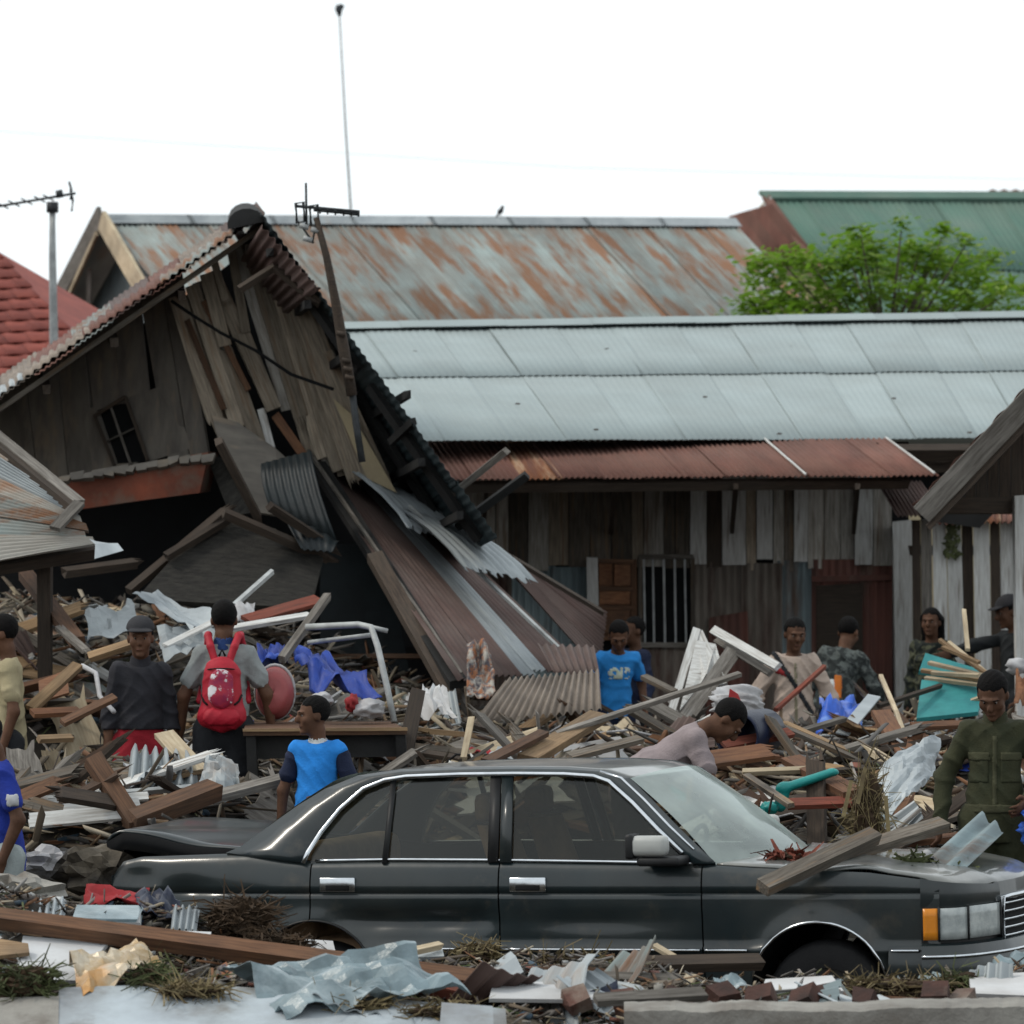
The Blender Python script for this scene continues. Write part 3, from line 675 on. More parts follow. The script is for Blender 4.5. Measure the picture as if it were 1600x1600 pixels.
bar('window_bar', SW(173, 636, -.02), SW(204, 724, -.02), .018, .03, 'wood_grey', wn, nrm=(0, -1, 0))
bar('window_bar', SW(166, 690, -.02), SW(212, 668, -.02), .012, .03, 'wood_grey', wn, nrm=(0, -1, 0))
for a, b in (((148, 650), (196, 620)), ((196, 620), (231, 720)), ((148, 650), (180, 730))): bar('window_frame', SW(*a, -.025), SW(*b, -.025), .028, .04, 'wood_dark', wn, nrm=(0, -1, 0))
# broken floor slab edge with red clay face
fl = slab('floor_slab', [P(88, 748, 30.5), P(200, 728, 30.4), P(326, 706, 30.4), P(312, 770, 30.4), P(220, 782, 30.4), P(116, 797, 30.5)], .5, 'clay_red', hA)
for i in range(14):
    px = 92 + i * 17; py = 744 - i * 2.7 + rng.uniform(-4, 3)
    slab('plaster_chip', [P(px, py, 30.36), P(px + rng.uniform(14, 24), py - 4, 30.36), P(px + rng.uniform(12, 20), py + rng.uniform(5, 12), 30.34), P(px + 2, py + rng.uniform(6, 13), 30.34)], .06, 'plaster_grey', hA)
# hanging boards and torn wall pieces
slab('torn_panel', [P(330, 648, 30.6), P(372, 660, 30.6), P(430, 700, 30.5), P(470, 735, 30.5), P(440, 806, 30.2), P(402, 800, 30.2), P(352, 720, 30.4)], .025, 'plaster_grey', hA)
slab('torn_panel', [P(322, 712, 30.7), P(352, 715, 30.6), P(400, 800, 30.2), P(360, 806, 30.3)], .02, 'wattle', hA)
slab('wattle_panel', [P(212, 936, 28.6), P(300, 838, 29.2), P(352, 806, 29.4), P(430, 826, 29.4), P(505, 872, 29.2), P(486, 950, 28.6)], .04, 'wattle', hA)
for a, b, w, m in (((200, 925), (352, 800), .06, 'wood_dark'), ((350, 802), (510, 872), .07, 'wood_dark'), ((342, 690), (402, 806), .09, 'wood_dark'), ((260, 870), (356, 812), .05, 'wood_dark'), ((100, 895), (210, 880), .07, 'wood_dark'), ((420, 790), (520, 856), .06, 'wood_dark')):
    bar('fallen_beam', P(*a, 28.9), P(*b, 29.3), w, .06, m, hA, splinter=True)
sheet('bent_sheet', [P(408, 724, 30.0), P(486, 704, 29.8), P(528, 850, 29.3), P(424, 800, 29.8)], 'tin_teal', hA, waves=7, amp=.007, nv=4, bend=.05)
sheet('bent_sheet', [P(424, 790, 29.6), P(530, 846, 29.3), P(520, 862, 29.0), P(470, 858, 29.0)], 'tin_teal', hA, waves=5, amp=.008, nv=2, bend=.03)
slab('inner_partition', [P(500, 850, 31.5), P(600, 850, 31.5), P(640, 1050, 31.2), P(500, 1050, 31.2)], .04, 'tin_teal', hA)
# loose cable over the gable
cb = tube('cable', [P(268, 470, 30.75), P(300, 492, 30.7), P(345, 520, 30.72), P(400, 548, 30.75), P(455, 585, 30.7), P(520, 608, 30.4)], .014, 'black', hA, seg=6)

# ================================================================== tin roof slope that slid off the house
hH = thing('fallen_roof', 'fallen slope of brown and zinc corrugated sheets sliding from the collapsed house', 'roof', (-.6, 29, 0))
sr = [P(470, 700, 31.4), P(622, 778, 32.6), P(928, 1062, 30.2), P(722, 1062, 27.6)]
strips = [(-.02, .23, 'tin_brown', 0), (.225, .45, 'tin_brown', .012), (.445, .57, 'tin_zinc', .006), (.565, .69, 'tin_zinc', .012), (.685, .86, 'tin_brown', .006), (.855, 1.03, 'tin_brown', .0)]
for (u0, u1, m, lf) in strips:
    sheet('roof_sheet', sr, m, hH, waves=max(3, int((u1 - u0) * 26)), amp=.013, u0=u0, u1=u1, v0=rng.uniform(0, .03), v1=rng.uniform(.96, 1.0), nv=5, lift=lf * .5, bend=.02)
# upper bright zinc pieces, torn
sheet('torn_sheet', [P(536, 736, 31.0), P(606, 766, 31.6), P(752, 862, 30.6), P(640, 838, 30.2)], 'tin_bright', hH, waves=9, amp=.016, nv=4, jag=.08, lift=.05, bend=.04)
sheet('torn_sheet', [P(600, 800, 30.6), P(700, 830, 30.8), P(840, 930, 29.8), P(720, 905, 29.6)], 'tin_zinc', hH, waves=8, amp=.014, nv=4, jag=.1, lift=.08, bend=.05)
# right wedge of the same roof
wg = [P(742, 846, 31.6), P(800, 886, 32.0), P(938, 968, 32.0), P(930, 1058, 31.2)]
for i in range(3): sheet('roof_sheet', wg, 'tin_brown', hH, waves=5, amp=.012, u0=i / 3, u1=(i + 1) / 3 + .02, nv=4, lift=.05 + .01 * i)
for a, b, w, m in (((800, 880), (940, 964), .07, 'wood_dark'), ((640, 800), (900, 1046), .02, 'iron_light'), ((474, 700), (722, 1062), .02, 'wood_grey')):
    dd = 31.3 if a[1] < 760 else 30.6
    bar('seam_strip' if w < .05 else 'ridge_board', P(a[0], a[1], dd + .0) + Vector((0, -.1, .04)), P(b[0], b[1], 29.2 if b[1] > 1000 and b[0] > 740 else 27.8 if b[1] > 1000 else 31.2) + Vector((0, -.1, .04)), w, .03, m, hH)
for a, b, w, m in (((498, 730), (716, 1070), .12, 'charcoal'), ((585, 870), (708, 1088), .12, 'wood_dark'), ((640, 960), (732, 1110), .04, 'wood_grey')):
    bar('rafter', P(*a, 31.0 if a[1] < 800 else 29.3), P(*b, 27.7), w, .08, m, hH)
sl = sheet('loose_sheet', [P(790, 1068, 26.4), P(936, 1054, 26.6), P(940, 1116, 25.8), P(738, 1136, 25.6)], 'tin_fawn', waves=16, amp=.016, nv=2, lift=.03)
sl.name = 'loose_sheet'; tag(sl, 'fawn corrugated sheet lying at the foot of the fallen roof slope', 'metal sheet')
sl = sheet('loose_sheet', [P(838, 1018, 28.0), P(926, 1020, 28.2), P(934, 1060, 27.3), P(862, 1062, 27.2)], 'tin_brown', waves=7, amp=.013, nv=2, lift=.05)
tag(sl, 'brown corrugated offcut on the lower edge of the fallen roof, left of the blue T-shirt', 'metal sheet')

# poles sticking out of the wreck
for (a, da, b, db, w, m, lab) in (((700, 778), 29.9, (792, 704), 29.4, .05, 'wood_grey', 'thin grey pole jutting up from the fallen roof before the awning'),
                                  ((716, 822), 30.2, (824, 742), 29.8, .06, 'charcoal', 'charred dark pole jutting up before the plank wall, below the grey pole'),
                                  ((612, 690), 30.0, (646, 658), 29.5, .05, 'charcoal', 'short black stub poking through the dark roof edge over the zinc roof')):
    o = bar('wooden_pole', P(*a, da), P(*b, db), w, w, m, jit=.004); tag(o, lab, 'pole')

# ================================================================== small tin roof at the left edge
mat('tin_pale', (.36, .35, .32), (.27, .25, .22), 3, (2, .4, 1), rough=.75, rand=.1, c3=(.25, .13, .07), thr=.6, s3=1.4, st3=(2, .6, 1))
hI = thing('low_tin_roof', 'low lean-to roof of zinc sheets with rust patches at the left edge', 'roof', (-3.6, 27, 0))
ri = [P(-130, 585, 28.6), P(-130, 905, 26.4), P(144, 853, 26.6), P(122, 790, 27.0)]
for i in range(6):
    sheet('roof_sheet', ri, ['tin_pale', 'tin_zinc', 'tin_pale', 'tin_rusty', 'tin_rusty', 'tin_pale'][i], hI, waves=6, amp=.014, u0=i / 6 - .004, u1=(i + 1) / 6 + .012, v0=0, v1=rng.uniform(.94, 1.02), nv=4, lift=.008 * (i % 2), bend=.02)
bar('barge_board', P(-130, 580, 28.6), P(122, 786, 27.0), .09, .05, 'wood_grey', hI, nrm=(.3, -.5, .8))
bar('barge_board', P(-130, 594, 28.5), P(118, 798, 26.9), .06, .06, 'wood_dark', hI, nrm=(.3, -.5, .8))
bar('end_cleat', P(86, 826, 26.6), P(124, 786, 26.9), .08, .03, 'wood_grey', hI, nrm=(0, -.6, .8))
for px, dd in ((-60, 27.5), (70, 26.9)):
    bar('post', P(px, 860, dd), P(px, 1080, dd), .09, .09, 'wood_dark', hI, nrm=(0, -1, 0))
bar('beam', P(-120, 905, 26.6), P(150, 862, 26.8), .08, .08, 'wood_dark', hI)
sheet('torn_sheet', [P(140, 842, 26.5), P(165, 852, 26.6), P(193, 860, 26.4), P(148, 873, 26.2)], 'tin_bright', hI, nv=2, bend=.04)

# ================================================================== masts and aerials
def aerial_left():
    d = 40.0
    t = thing('tv_aerial', 'television aerial on a grey steel mast above the red tiled roof', 'aerial', (P(82, 520, d).x, d, 0))
    tube('mast', [P(84, 1180, d), P(84, 520, d), P(82, 400, d), P(82, 324, d)], [.045, .045, .036, .032], 'iron_light', t)
    tube('mast_head', [P(82, 332, d), P(82, 316, d)], .06, 'iron', t)
    tube('boom', [P(-6, 323, d), P(118, 302, d)], .014, 'iron', t, seg=6)
    tube('balun_box', [P(88, 304, d), P(98, 302, d)], .04, 'iron', t)
    for i, px in enumerate((4, 22, 42, 62, 76)):
        c = P(px, 322 - (px) * .168, d); tube('rod', [c + Vector((-.02, -.28, 0)), c + Vector((.02, .28, 0))], .008, 'iron', t, seg=5)
    for px, y0, y1 in ((112, 284, 312), (114, 296, 330)): tube('reflector', [P(px - 4, y0, d), P(px, (y0 + y1) / 2, d), P(px - 2, y1, d)], .012, 'iron', t, seg=5)
aerial_left()
def aerial_mid():
    d = 29.3
    t = thing('pole_aerial', 'leaning pole with a square television aerial in front of the collapsed roof', 'aerial', P(566, 722, d))
    tube('pole', [P(566, 722, d), P(556, 660, d), P(549, 600, d), P(543, 570, d)], [.026, .026, .026, .026], 'iron', t)
    tube('pole', [P(550, 618, d - .03), P(536, 540, d - .03), P(524, 470, d - .03), P(510, 400, d - .03), P(494, 340, d - .03)], [.04, .042, .034, .027, .022], 'wood_dark', t)
    for y_ in (520, 562, 575, 588): tube('binding', [P(532 + (y_ - 520) * .19 - 6, y_, d - .08), P(532 + (y_ - 520) * .19 + 8, y_ + 3, d - .08)], .02, 'wood_dark', t, seg=6)
    B = lambda px, py, dd=0.: P(px, py, d - .03 + dd)
    tube('boom', [B(462, 322), B(562, 331)], .012, 'iron', t, seg=5); tube('boom', [B(490, 328, .05), B(562, 335, .05)], .012, 'iron', t, seg=5)
    for px in (500, 512, 524, 537, 549, 560): tube('rod', [B(px, 326 + (px - 490) * .08, -.18), B(px, 332 + (px - 490) * .08, .18)], .008, 'iron', t, seg=5)
    for (x0, x1, y0, y1) in ((462, 474, 318, 346), (484, 496, 322, 350)):
        tube('loop', [B(x0, y0), B(x1, y0 - 2), B(x1 + 2, y1), B(x0 + 2, y1 + 2)], .013, 'iron', t, seg=5, closed=True)
    tube('rod', [B(478, 286), B(479, 350)], .009, 'iron', t, seg=5)
    for (px, py) in ((474, 352), (492, 358), (480, 372)): tube('bracket', [B(px - 6, py), B(px + 8, py + 4)], .022, 'iron_light', t, seg=6)
    for i, (a, b) in enumerate((((466, 346), (490, 380)), ((494, 346), (488, 380)))): tube('stay', [B(*a), B(*b)], .008, 'iron', t, seg=5)
aerial_mid()
d = 62.0
t = thing('tall_mast', 'very thin tall mast with a small cluster at its tip against the white sky', 'mast', (P(548, 330, d).x, d, 0))
tube('pole', [P(556, 1020, d), P(548, 325, d), P(540, 200, d), P(530, 16, d)], [.022, .022, .018, .015], 'iron_light', t, seg=6)
for (a, b) in (((525, 10), (536, 13)), ((527, 20), (536, 8)), ((526, 13), (531, 24)), ((533, 7), (530, 24))): tube('tip_element', [P(*a, d), P(*b, d)], .035, 'iron', t, seg=6)
w = tube('overhead_wire', [P(-200, 192, 85), P(300, 225, 85), P(900, 262, 85), P(1400, 276, 85), P(1800, 284, 85)], .004, 'iron_light', seg=5)
tag(w, 'faint overhead wire crossing the white sky above the roofs', 'wire')
# small bird on the rusty ridge
d = 51.8; c = P(782, 330, d)
V, Fc = [], []
bird = thing('bird', 'small dark bird perched on the ridge of the rusty roof', 'bird', c)
def ell(name, c, r, m, parent, rot=None, seg=10):
    bm = bmesh.new(); bmesh.ops.create_uvsphere(bm, u_segments=seg, v_segments=max(6, seg // 2 + 1), radius=1)
    me = bpy.data.meshes.new(name); bm.to_mesh(me); bm.free(); me.materials.append(MT[m])
    me.polygons.foreach_set('use_smooth', [True] * len(me.polygons))
    o = link(bpy.data.objects.new(name, me))
    Mx = Matrix.Translation(Vector(c))
    if rot is not None: Mx = Mx @ rot.to_4x4()
    o.matrix_basis = Mx @ Matrix.Diagonal((*r, 1)); attach(o, parent); return o
ell('body', c + Vector((0, 0, .0)), (.05, .04, .035), 'iron', bird, Matrix.Rotation(-.9, 3, 'Y')); ell('head', c + Vector((.025, 0, .05)), (.024, .024, .024), 'iron', bird)
tube('tail', [c + Vector((-.02, 0, -.03)), c + Vector((-.06, 0, -.08))], [.016, .01], 'iron', bird, seg=5)
for s in (-.01, .01): tube('leg', [c + Vector((0, s, -.03)), c + Vector((.005, s, -.10))], .004, 'iron', bird, seg=4)

# ================================================================== leafy tree
d0 = 45.5
tr = thing('leafy_tree', 'bright green leafy tree standing between the pale zinc roof and the green roof', 'tree', (P(1385, 500, d0).x, d0, 0))
base = Vector((P(1385, 500, d0).x, d0, 0)); fork = P(1385, 560, d0)
tube('trunk', [base, base + Vector((.05, 0, 1.4)), base + Vector((-.03, .05, 2.8)), fork], [.2, .16, .13, .11], 'bark', tr, seg=9)
cl_ = [(1182, 412), (1200, 410), (1225, 405), (1250, 402), (1272, 408), (1290, 412), (1195, 440), (1215, 436), (1240, 442), (1270, 440), (1180, 470), (1205, 468), (1235, 470), (1265, 466), (1298, 460), (1320, 452), (1345, 358), (1338, 380), (1350, 395), (1325, 385), (1368, 382), (1330, 405), (1362, 408), (1385, 420), (1408, 352), (1412, 395), (1436, 385), (1455, 388), (1470, 400), (1425, 410), (1446, 415), (1468, 425), (1400, 432), (1425, 442), (1448, 448), (1376, 446), (1350, 436), (1472, 362), (1508, 376), (1500, 412), (1512, 425), (1490, 440), (1545, 404), (1528, 430), (1510, 455), (1538, 462), (1565, 455), (1585, 448), (1480, 470), (1505, 482), (1550, 488), (1452, 478), (1420, 472), (1390, 466), (1360, 470), (1330, 476), (1300, 484), (1268, 488), (1232, 488), (1200, 488), (1175, 484), (1580, 490), (1300, 430), (1312, 412)]
lr = np.random.RandomState(3); LV = []; 
rt = random.Random(8)
for i, (px, py) in enumerate(cl_):
    c = P(px, py, d0 + rt.uniform(-1.2, 1.2))
    mid = fork.lerp(c, .55) + Vector((0, 0, -.12)); tube('limb', [fork + Vector((0, 0, .0)), mid, c + Vector((0, 0, -.06))], [.035, .02, .007], 'bark', tr, seg=5) if i % 2 == 0 or py < 400 else None
    n = 95 if py > 380 else 60
    rad = .17 if py > 380 else .12
    pts = lr.randn(n, 3) * np.array([rad * .8, rad * .8, rad * .42]) + np.array(c)
    LV.append(pts)
# darker inner mass of the lower crown
for i in range(14):
    c = P(rt.uniform(1200, 1560), rt.uniform(480, 560), d0 + rt.uniform(-1.0, 1.3)); LV.append(lr.randn(100, 3) * np.array([.26, .26, .18]) + np.array(c))
LP = np.concatenate(LV); n = len(LP)
a = lr.rand(n) * 6.283; tilt = lr.randn(n) * .5; s = lr.uniform(.035, .085, n)
ax = np.stack([np.cos(a), np.sin(a), np.sin(tilt) * .6], 1); bx_ = np.stack([-np.sin(a), np.cos(a), lr.randn(n) * .4], 1)
q = np.stack([LP - ax * s[:, None], LP + bx_ * s[:, None] * .45, LP + ax * s[:, None], LP - bx_ * s[:, None] * .45], 1).reshape(-1, 3)
lf = MT['leaf'].node_tree; bs = lf.nodes['Principled BSDF']
trn = lf.nodes.new('ShaderNodeBsdfTranslucent'); trn.inputs[0].default_value = (.2, .4, .03, 1); mx = lf.nodes.new('ShaderNodeMixShader'); mx.inputs[0].default_value = .35
lf.links.new(bs.outputs[0], mx.inputs[1]); lf.links.new(trn.outputs[0], mx.inputs[2]); lf.links.new(mx.outputs[0], lf.nodes['Material Output'].inputs[0])
np_mesh('crown', q, np.arange(4 * n).reshape(-1, 4), 'leaf', tr, smooth=False)
# ================================================================== the wrecked saloon
PSI = R(20)
mat('car_paint', (.009, .019, .023), (.006, .012, .015), 2, rough=.3, spec=.38, coat=.3, rand=0, bump=.10, bscale=4.5, c3=(.05, .046, .038), thr=.66, s3=5, dirt_sheen=(.034, .037, .035), dirt_sheen_amt=.6)
mat('car_paint_sky_sheen', (.03, .036, .036), (.022, .031, .033), 2, rough=.34, spec=.5, coat=.7, rand=0, bump=0, dirt_sheen=(.3, .3, .275), dirt_sheen_amt=.65)  # roof and bonnet: pale patches paint in the sky's grazing reflection
mat('chrome', (.62, .65, .68), (.5, .53, .56), 8, rough=.18, metal=1., rand=0, bump=0)
mat('rubber', (.012, .012, .013), (.008, .008, .009), 8, rough=.7, rand=0)
mat('car_plastic', (.012, .013, .014), (.008, .008, .009), 8, rough=.5, rand=0, bump=0)
mat('mirror_paint', (.42, .43, .41), (.34, .35, .34), 4, rough=.45, rand=0, bump=0)
mat('lamp_orange', (.62, .22, .02), (.5, .17, .015), 6, rough=.25, rand=0, bump=.05)
mat('lamp_glass', (.42, .45, .44), (.27, .3, .3), 14, (1, 1, 1), rough=.15, rand=0, spec=.6, bump=.1)
mat('seat_cloth', (.34, .22, .13), (.2, .13, .08), 6, rand=0)
mat('wheel_metal', (.11, .11, .11), (.06, .06, .06), 8, rough=.55, metal=.4, rand=0)
def glass(name, tint, dust, dustcol, a):
    m = bpy.data.materials.new(name); m.use_nodes = True; MT[name] = m; t = m.node_tree; N = t.nodes; L = t.links; N.clear()
    o = N.new('ShaderNodeOutputMaterial'); tr_ = N.new('ShaderNodeBsdfTransparent'); tr_.inputs[0].default_value = (*tint, 1)
    gl = N.new('ShaderNodeBsdfGlossy'); gl.inputs['Roughness'].default_value = .06; gl.inputs['Color'].default_value = (.9, .95, .95, 1)
    fr_ = N.new('ShaderNodeFresnel'); fr_.inputs[0].default_value = 1.42
    m1 = N.new('ShaderNodeMixShader'); L.new(fr_.outputs[0], m1.inputs[0]); L.new(tr_.outputs[0], m1.inputs[1]); L.new(gl.outputs[0], m1.inputs[2])
    df = N.new('ShaderNodeBsdfDiffuse'); df.inputs[0].default_value = (*dustcol, 1)
    n = N.new('ShaderNodeTexNoise'); n.inputs['Scale'].default_value = 2.2; n.inputs['Detail'].default_value = 7; tc = N.new('ShaderNodeTexCoord'); L.new(tc.outputs['Object'], n.inputs['Vector'])
    mr = N.new('ShaderNodeMapRange'); mr.inputs[1].default_value = .3; mr.inputs[2].default_value = .75; mr.inputs[3].default_value = dust * .4; mr.inputs[4].default_value = dust; L.new(n.outputs[0], mr.inputs[0])
    m2 = N.new('ShaderNodeMixShader'); L.new(mr.outputs[0], m2.inputs[0]); L.new(m1.outputs[0], m2.inputs[1]); L.new(df.outputs[0], m2.inputs[2])
    L.new(m2.outputs[0], o.inputs[0]); return m
glass('glass_side', (.42, .42, .37), .04, (.2, .19, .16), 1)
glass('glass_screen', (.62, .7, .66), .6, (.5, .58, .56), 1)

carM = Matrix.Translation((.262, 20.808, -.037)) @ Matrix.Rotation(-PSI, 4, 'Z') @ Matrix.Rotation(R(-1.5), 4, 'Y')
car = thing('saloon_car', 'dark green-grey wrecked saloon car half buried in rubble, dented doors, boot ajar', 'car', (0, 0, 0))
car.matrix_basis = carM
def cobj(name, V, Fc, m, parent=None, smooth=True, th=0.):
    me = bpy.data.meshes.new(name); me.from_pydata([tuple(v) for v in V], [], Fc)
    bm = bmesh.new(); bm.from_mesh(me); bmesh.ops.remove_doubles(bm, verts=bm.verts, dist=.0004)
    bmesh.ops.recalc_face_normals(bm, faces=bm.faces); bm.to_mesh(me); bm.free()
    me.materials.append(MT[m])
    if smooth: me.polygons.foreach_set('use_smooth', [True] * len(me.polygons))
    o = link(bpy.data.objects.new(name, me)); o.parent = parent or car
    if th:
        s = o.modifiers.new('thick', 'SOLIDIFY'); s.thickness = th; s.offset = 0
    return o
def cgrid(name, fn, nu, nv, m, parent=None, th=0., smooth=True):
    V = [fn(i / nu, j / nv) for j in range(nv + 1) for i in range(nu + 1)]
    Fc = [(j * (nu + 1) + i, j * (nu + 1) + i + 1, (j + 1) * (nu + 1) + i + 1, (j + 1) * (nu + 1) + i) for j in range(nv) for i in range(nu)]
    return cobj(name, V, Fc, m, parent, smooth, th)
def cbox(name, x0, x1, y0, y1, z0, z1, m, parent=None, bev=.01):
    bm = bmesh.new()
    vs_ = [bm.verts.new(p) for p in ((x0, y0, z0), (x1, y0, z0), (x1, y1, z0), (x0, y1, z0), (x0, y0, z1), (x1, y0, z1), (x1, y1, z1), (x0, y1, z1))]
    for f in BOXF: bm.faces.new([vs_[i] for i in f])
    bmesh.ops.recalc_face_normals(bm, faces=bm.faces)
    if bev: bmesh.ops.bevel(bm, geom=bm.edges[:], offset=min(bev, abs(x1 - x0) * .4, abs(y1 - y0) * .4, abs(z1 - z0) * .4), segments=2, profile=.5, affect='EDGES')
    me = bpy.data.meshes.new(name); bm.to_mesh(me); bm.free(); me.materials.append(MT[m]); me.polygons.foreach_set('use_smooth', [True] * len(me.polygons))
    o = link(bpy.data.objects.new(name, me)); o.parent = parent or car; return o
def ctube(name, pts, r, m, parent=None, seg=8, closed=False):
    V, Fc = tube_data(pts, r, seg, closed); return cobj(name, V, Fc, m, parent)
lerp_t = lambda x, xs, ys: float(np.interp(x, xs, ys))
RX, FX, AR, AZ = -1.03, 1.646, .35, .356
def halfw(x):
    w = .86
    if x > 1.6: w -= .035 * ((x - 1.6) / .6) ** 2
    if x < -1.3: w -= .07 * ((-1.3 - x) / .9) ** 2
    return w
def side_y(x, z):
    w = halfw(x)
    if z < .84: w -= .045 * ((.84 - z) / .55) ** 1.7
    else: w -= .035 * ((z - .84) / .15) ** 2 * .8
    if abs(z - .84) < .0045: w -= .010
    if .545 < z < .575: w += .012
    for c in (RX, FX):   # flared lip round the arches
        rr = math.hypot(x - c, z - AZ); w += .018 * math.exp(-((rr - AR) / .045) ** 2)
    return w
def dent(x, z):
    d_ = .062 * math.exp(-((x + .35) / .22) ** 2 - ((z - .70) / .05) ** 2) + .055 * math.exp(-((x + .72) / .16) ** 2 - ((z - .70) / .045) ** 2) + .02 * math.exp(-((x - .5) / .35) ** 2 - ((z - .70) / .04) ** 2)
    d_ += .03 * math.exp(-((x + 2.05) / .12) ** 2 - ((z - .92) / .06) ** 2) + .018 * math.exp(-((x + 1.35) / .10) ** 2 - ((z - .75) / .08) ** 2) + .012 * math.sin(x * 17) * math.exp(-((x + 1.8) / .3) ** 2 - ((z - .8) / .12) ** 2)
    d_ += .03 * math.exp(-((x + 1.75) / .25) ** 2 - ((z - .84) / .07) ** 2) + .02 * math.exp(-((x + .12) / .06) ** 2 - ((z - .72) / .06) ** 2)
    return d_
def arch(x, R_=AR):
    z = .26
    for c in (RX, FX):
        if abs(x - c) < R_: z = max(z, AZ + math.sqrt(R_ * R_ - (x - c) ** 2))
    return z
topx = [-2.21, -2.16, -2.05, -1.6, -1.40, -1.05, -.6, 0, .6, 1.05, 1.3, 1.9, 2.16, 2.26]
topz = [.93, 1.0, 1.025, 1.04, 1.045, 1.00, 1.005, 1.00, .99, .982, .965, .94, .905, .88]
def ztop(x): return lerp_t(x, topx, topz)
ROWS = [.26, .33, .40, .47, .54, .548, .56, .572, .58, .62, .66, .69, .72, .75, .78, .81, .833, .8375, .84, .8425, .847, .88, .91, .94, .965, .985, 1.01, 1.03]
def side_panel(name, x0, x1, s, m='car_paint', parent=None, inset=0., step=.025):
    xs_ = list(np.arange(x0, x1, step)) + [x1]
    for c in (RX, FX):
        for e in (-AR, AR):
            if x0 < c + e < x1: xs_.append(c + e)
    xs_ = sorted(set(round(v, 5) for v in xs_)); V, Fc = [], []; n = len(ROWS) + 1
    for x in xs_:
        zt = ztop(x); za = arch(x)
        for z in ROWS + [zt]:
            z = min(max(z, za), zt)
            y = side_y(x, z) - inset - (dent(x, z) if s < 0 else 0)
            if z > zt - .03: y -= .022 * ((z - zt + .03) / .03) ** 2
            V.append((x, s * y, z))
    for i in range(len(xs_) - 1):
        for j in range(n - 1): Fc.append((i * n + j, (i + 1) * n + j, (i + 1) * n + j + 1, i * n + j + 1))
    return cobj(name, V, Fc, m, parent)
panels = {}
for s in (-1, 1):
    panels[s] = dict(q=side_panel('quarter_panel', -2.205, -1.052, s), rd=side_panel('rear_door', -1.044, -.022, s), fd=side_panel('front_door', -.014, 1.050, s), ff=side_panel('front_fender', 1.058, 2.25, s))
    side_panel('light_block_shell', -2.15, 2.2, s, 'black', inset=.035)  # black shell added behind the panels to block light at the gaps
    # arch trim and dark liners
    for c, a0, a1, rm in ((RX, 8, 172, .010), (FX, 14, 168, .012)):
        pts = []
        for k in range(25):
            an = R(a0 + (a1 - a0) * k / 24); x = c + math.cos(an) * (AR - .004); z = AZ + math.sin(an) * (AR - .004); pts.append((x, s * (side_y(x, z) + .004), z))
        ctube('arch_trim', pts, rm * .7, 'chrome' if c == FX else 'car_plastic', seg=6)
        def liner(u, v, c=c, s=s):
            an = math.pi * u; return (c + math.cos(an) * (AR + .012), s * (.82 - .45 * v), AZ + math.sin(an) * (AR + .012))
        cgrid('arch_liner', liner, 16, 2, 'black')
    # body moulding strip
    for x0, x1 in ((-.66, -.03), (-.005, 1.04), (1.065, 1.285), (2.01, 2.15)):
        ctube('side_moulding', [(x, s * (side_y(x, .56) + .006 - (dent(x, .56) if s < 0 else 0)), .56) for x in np.linspace(x0, x1, 14)], .0075, 'chrome', seg=6)
    # handles
    for dn_, x0 in (('rd', -.99), ('fd', .045)):
        y = s * (side_y(x0 + .1, .885) + .002)
        h_ = cbox('door_handle', x0, x0 + .195, min(y - .012, y + .014), max(y - .012, y + .014), .848, .922, 'chrome', panels[s][dn_], .006)
        cbox('handle_recess', x0 + .035, x0 + .165, min(y + s * .0, y + s * .0175), max(y + s * .0, y + s * .0175), .856, .884, 'black', panels[s][dn_], .003)
    ctube('belt_strip', [(x, s * (side_y(x, ztop(x)) - .012), ztop(x) + .006) for x in np.linspace(-1.03, 1.02, 30)], .008, 'chrome', seg=6)

# greenhouse: side glass plane leans in
def gy(z): return .825 - .225 * max(0, (z - .99) / .47)
def gpt(x, z, s, off=0.):
    return Vector((x - .364 * (.86 - gy(z)) * 1.0, s * (gy(z) + off), z - .022 * max(0., (z - 1.0) / .47)))
rail = [(-1.075, .995), (-1.05, 1.05), (-.975, 1.16), (-.87, 1.28), (-.74, 1.385), (-.62, 1.43), (-.50, 1.447), (-.2, 1.455), (.1, 1.455), (.36, 1.45), (.52, 1.438), (.60, 1.41), (.72, 1.30), (.85, 1.16), (.97, 1.04), (1.02, .985)]
outer = [(-1.52, 1.045), (-1.44, 1.075), (-1.30, 1.17), (-1.12, 1.29), (-.96, 1.38), (-.78, 1.447), (-.55, 1.475), (-.2, 1.483), (.1, 1.483), (.36, 1.478), (.56, 1.462), (.70, 1.42), (.81, 1.31), (.94, 1.17), (1.06, 1.05), (1.13, .985)]
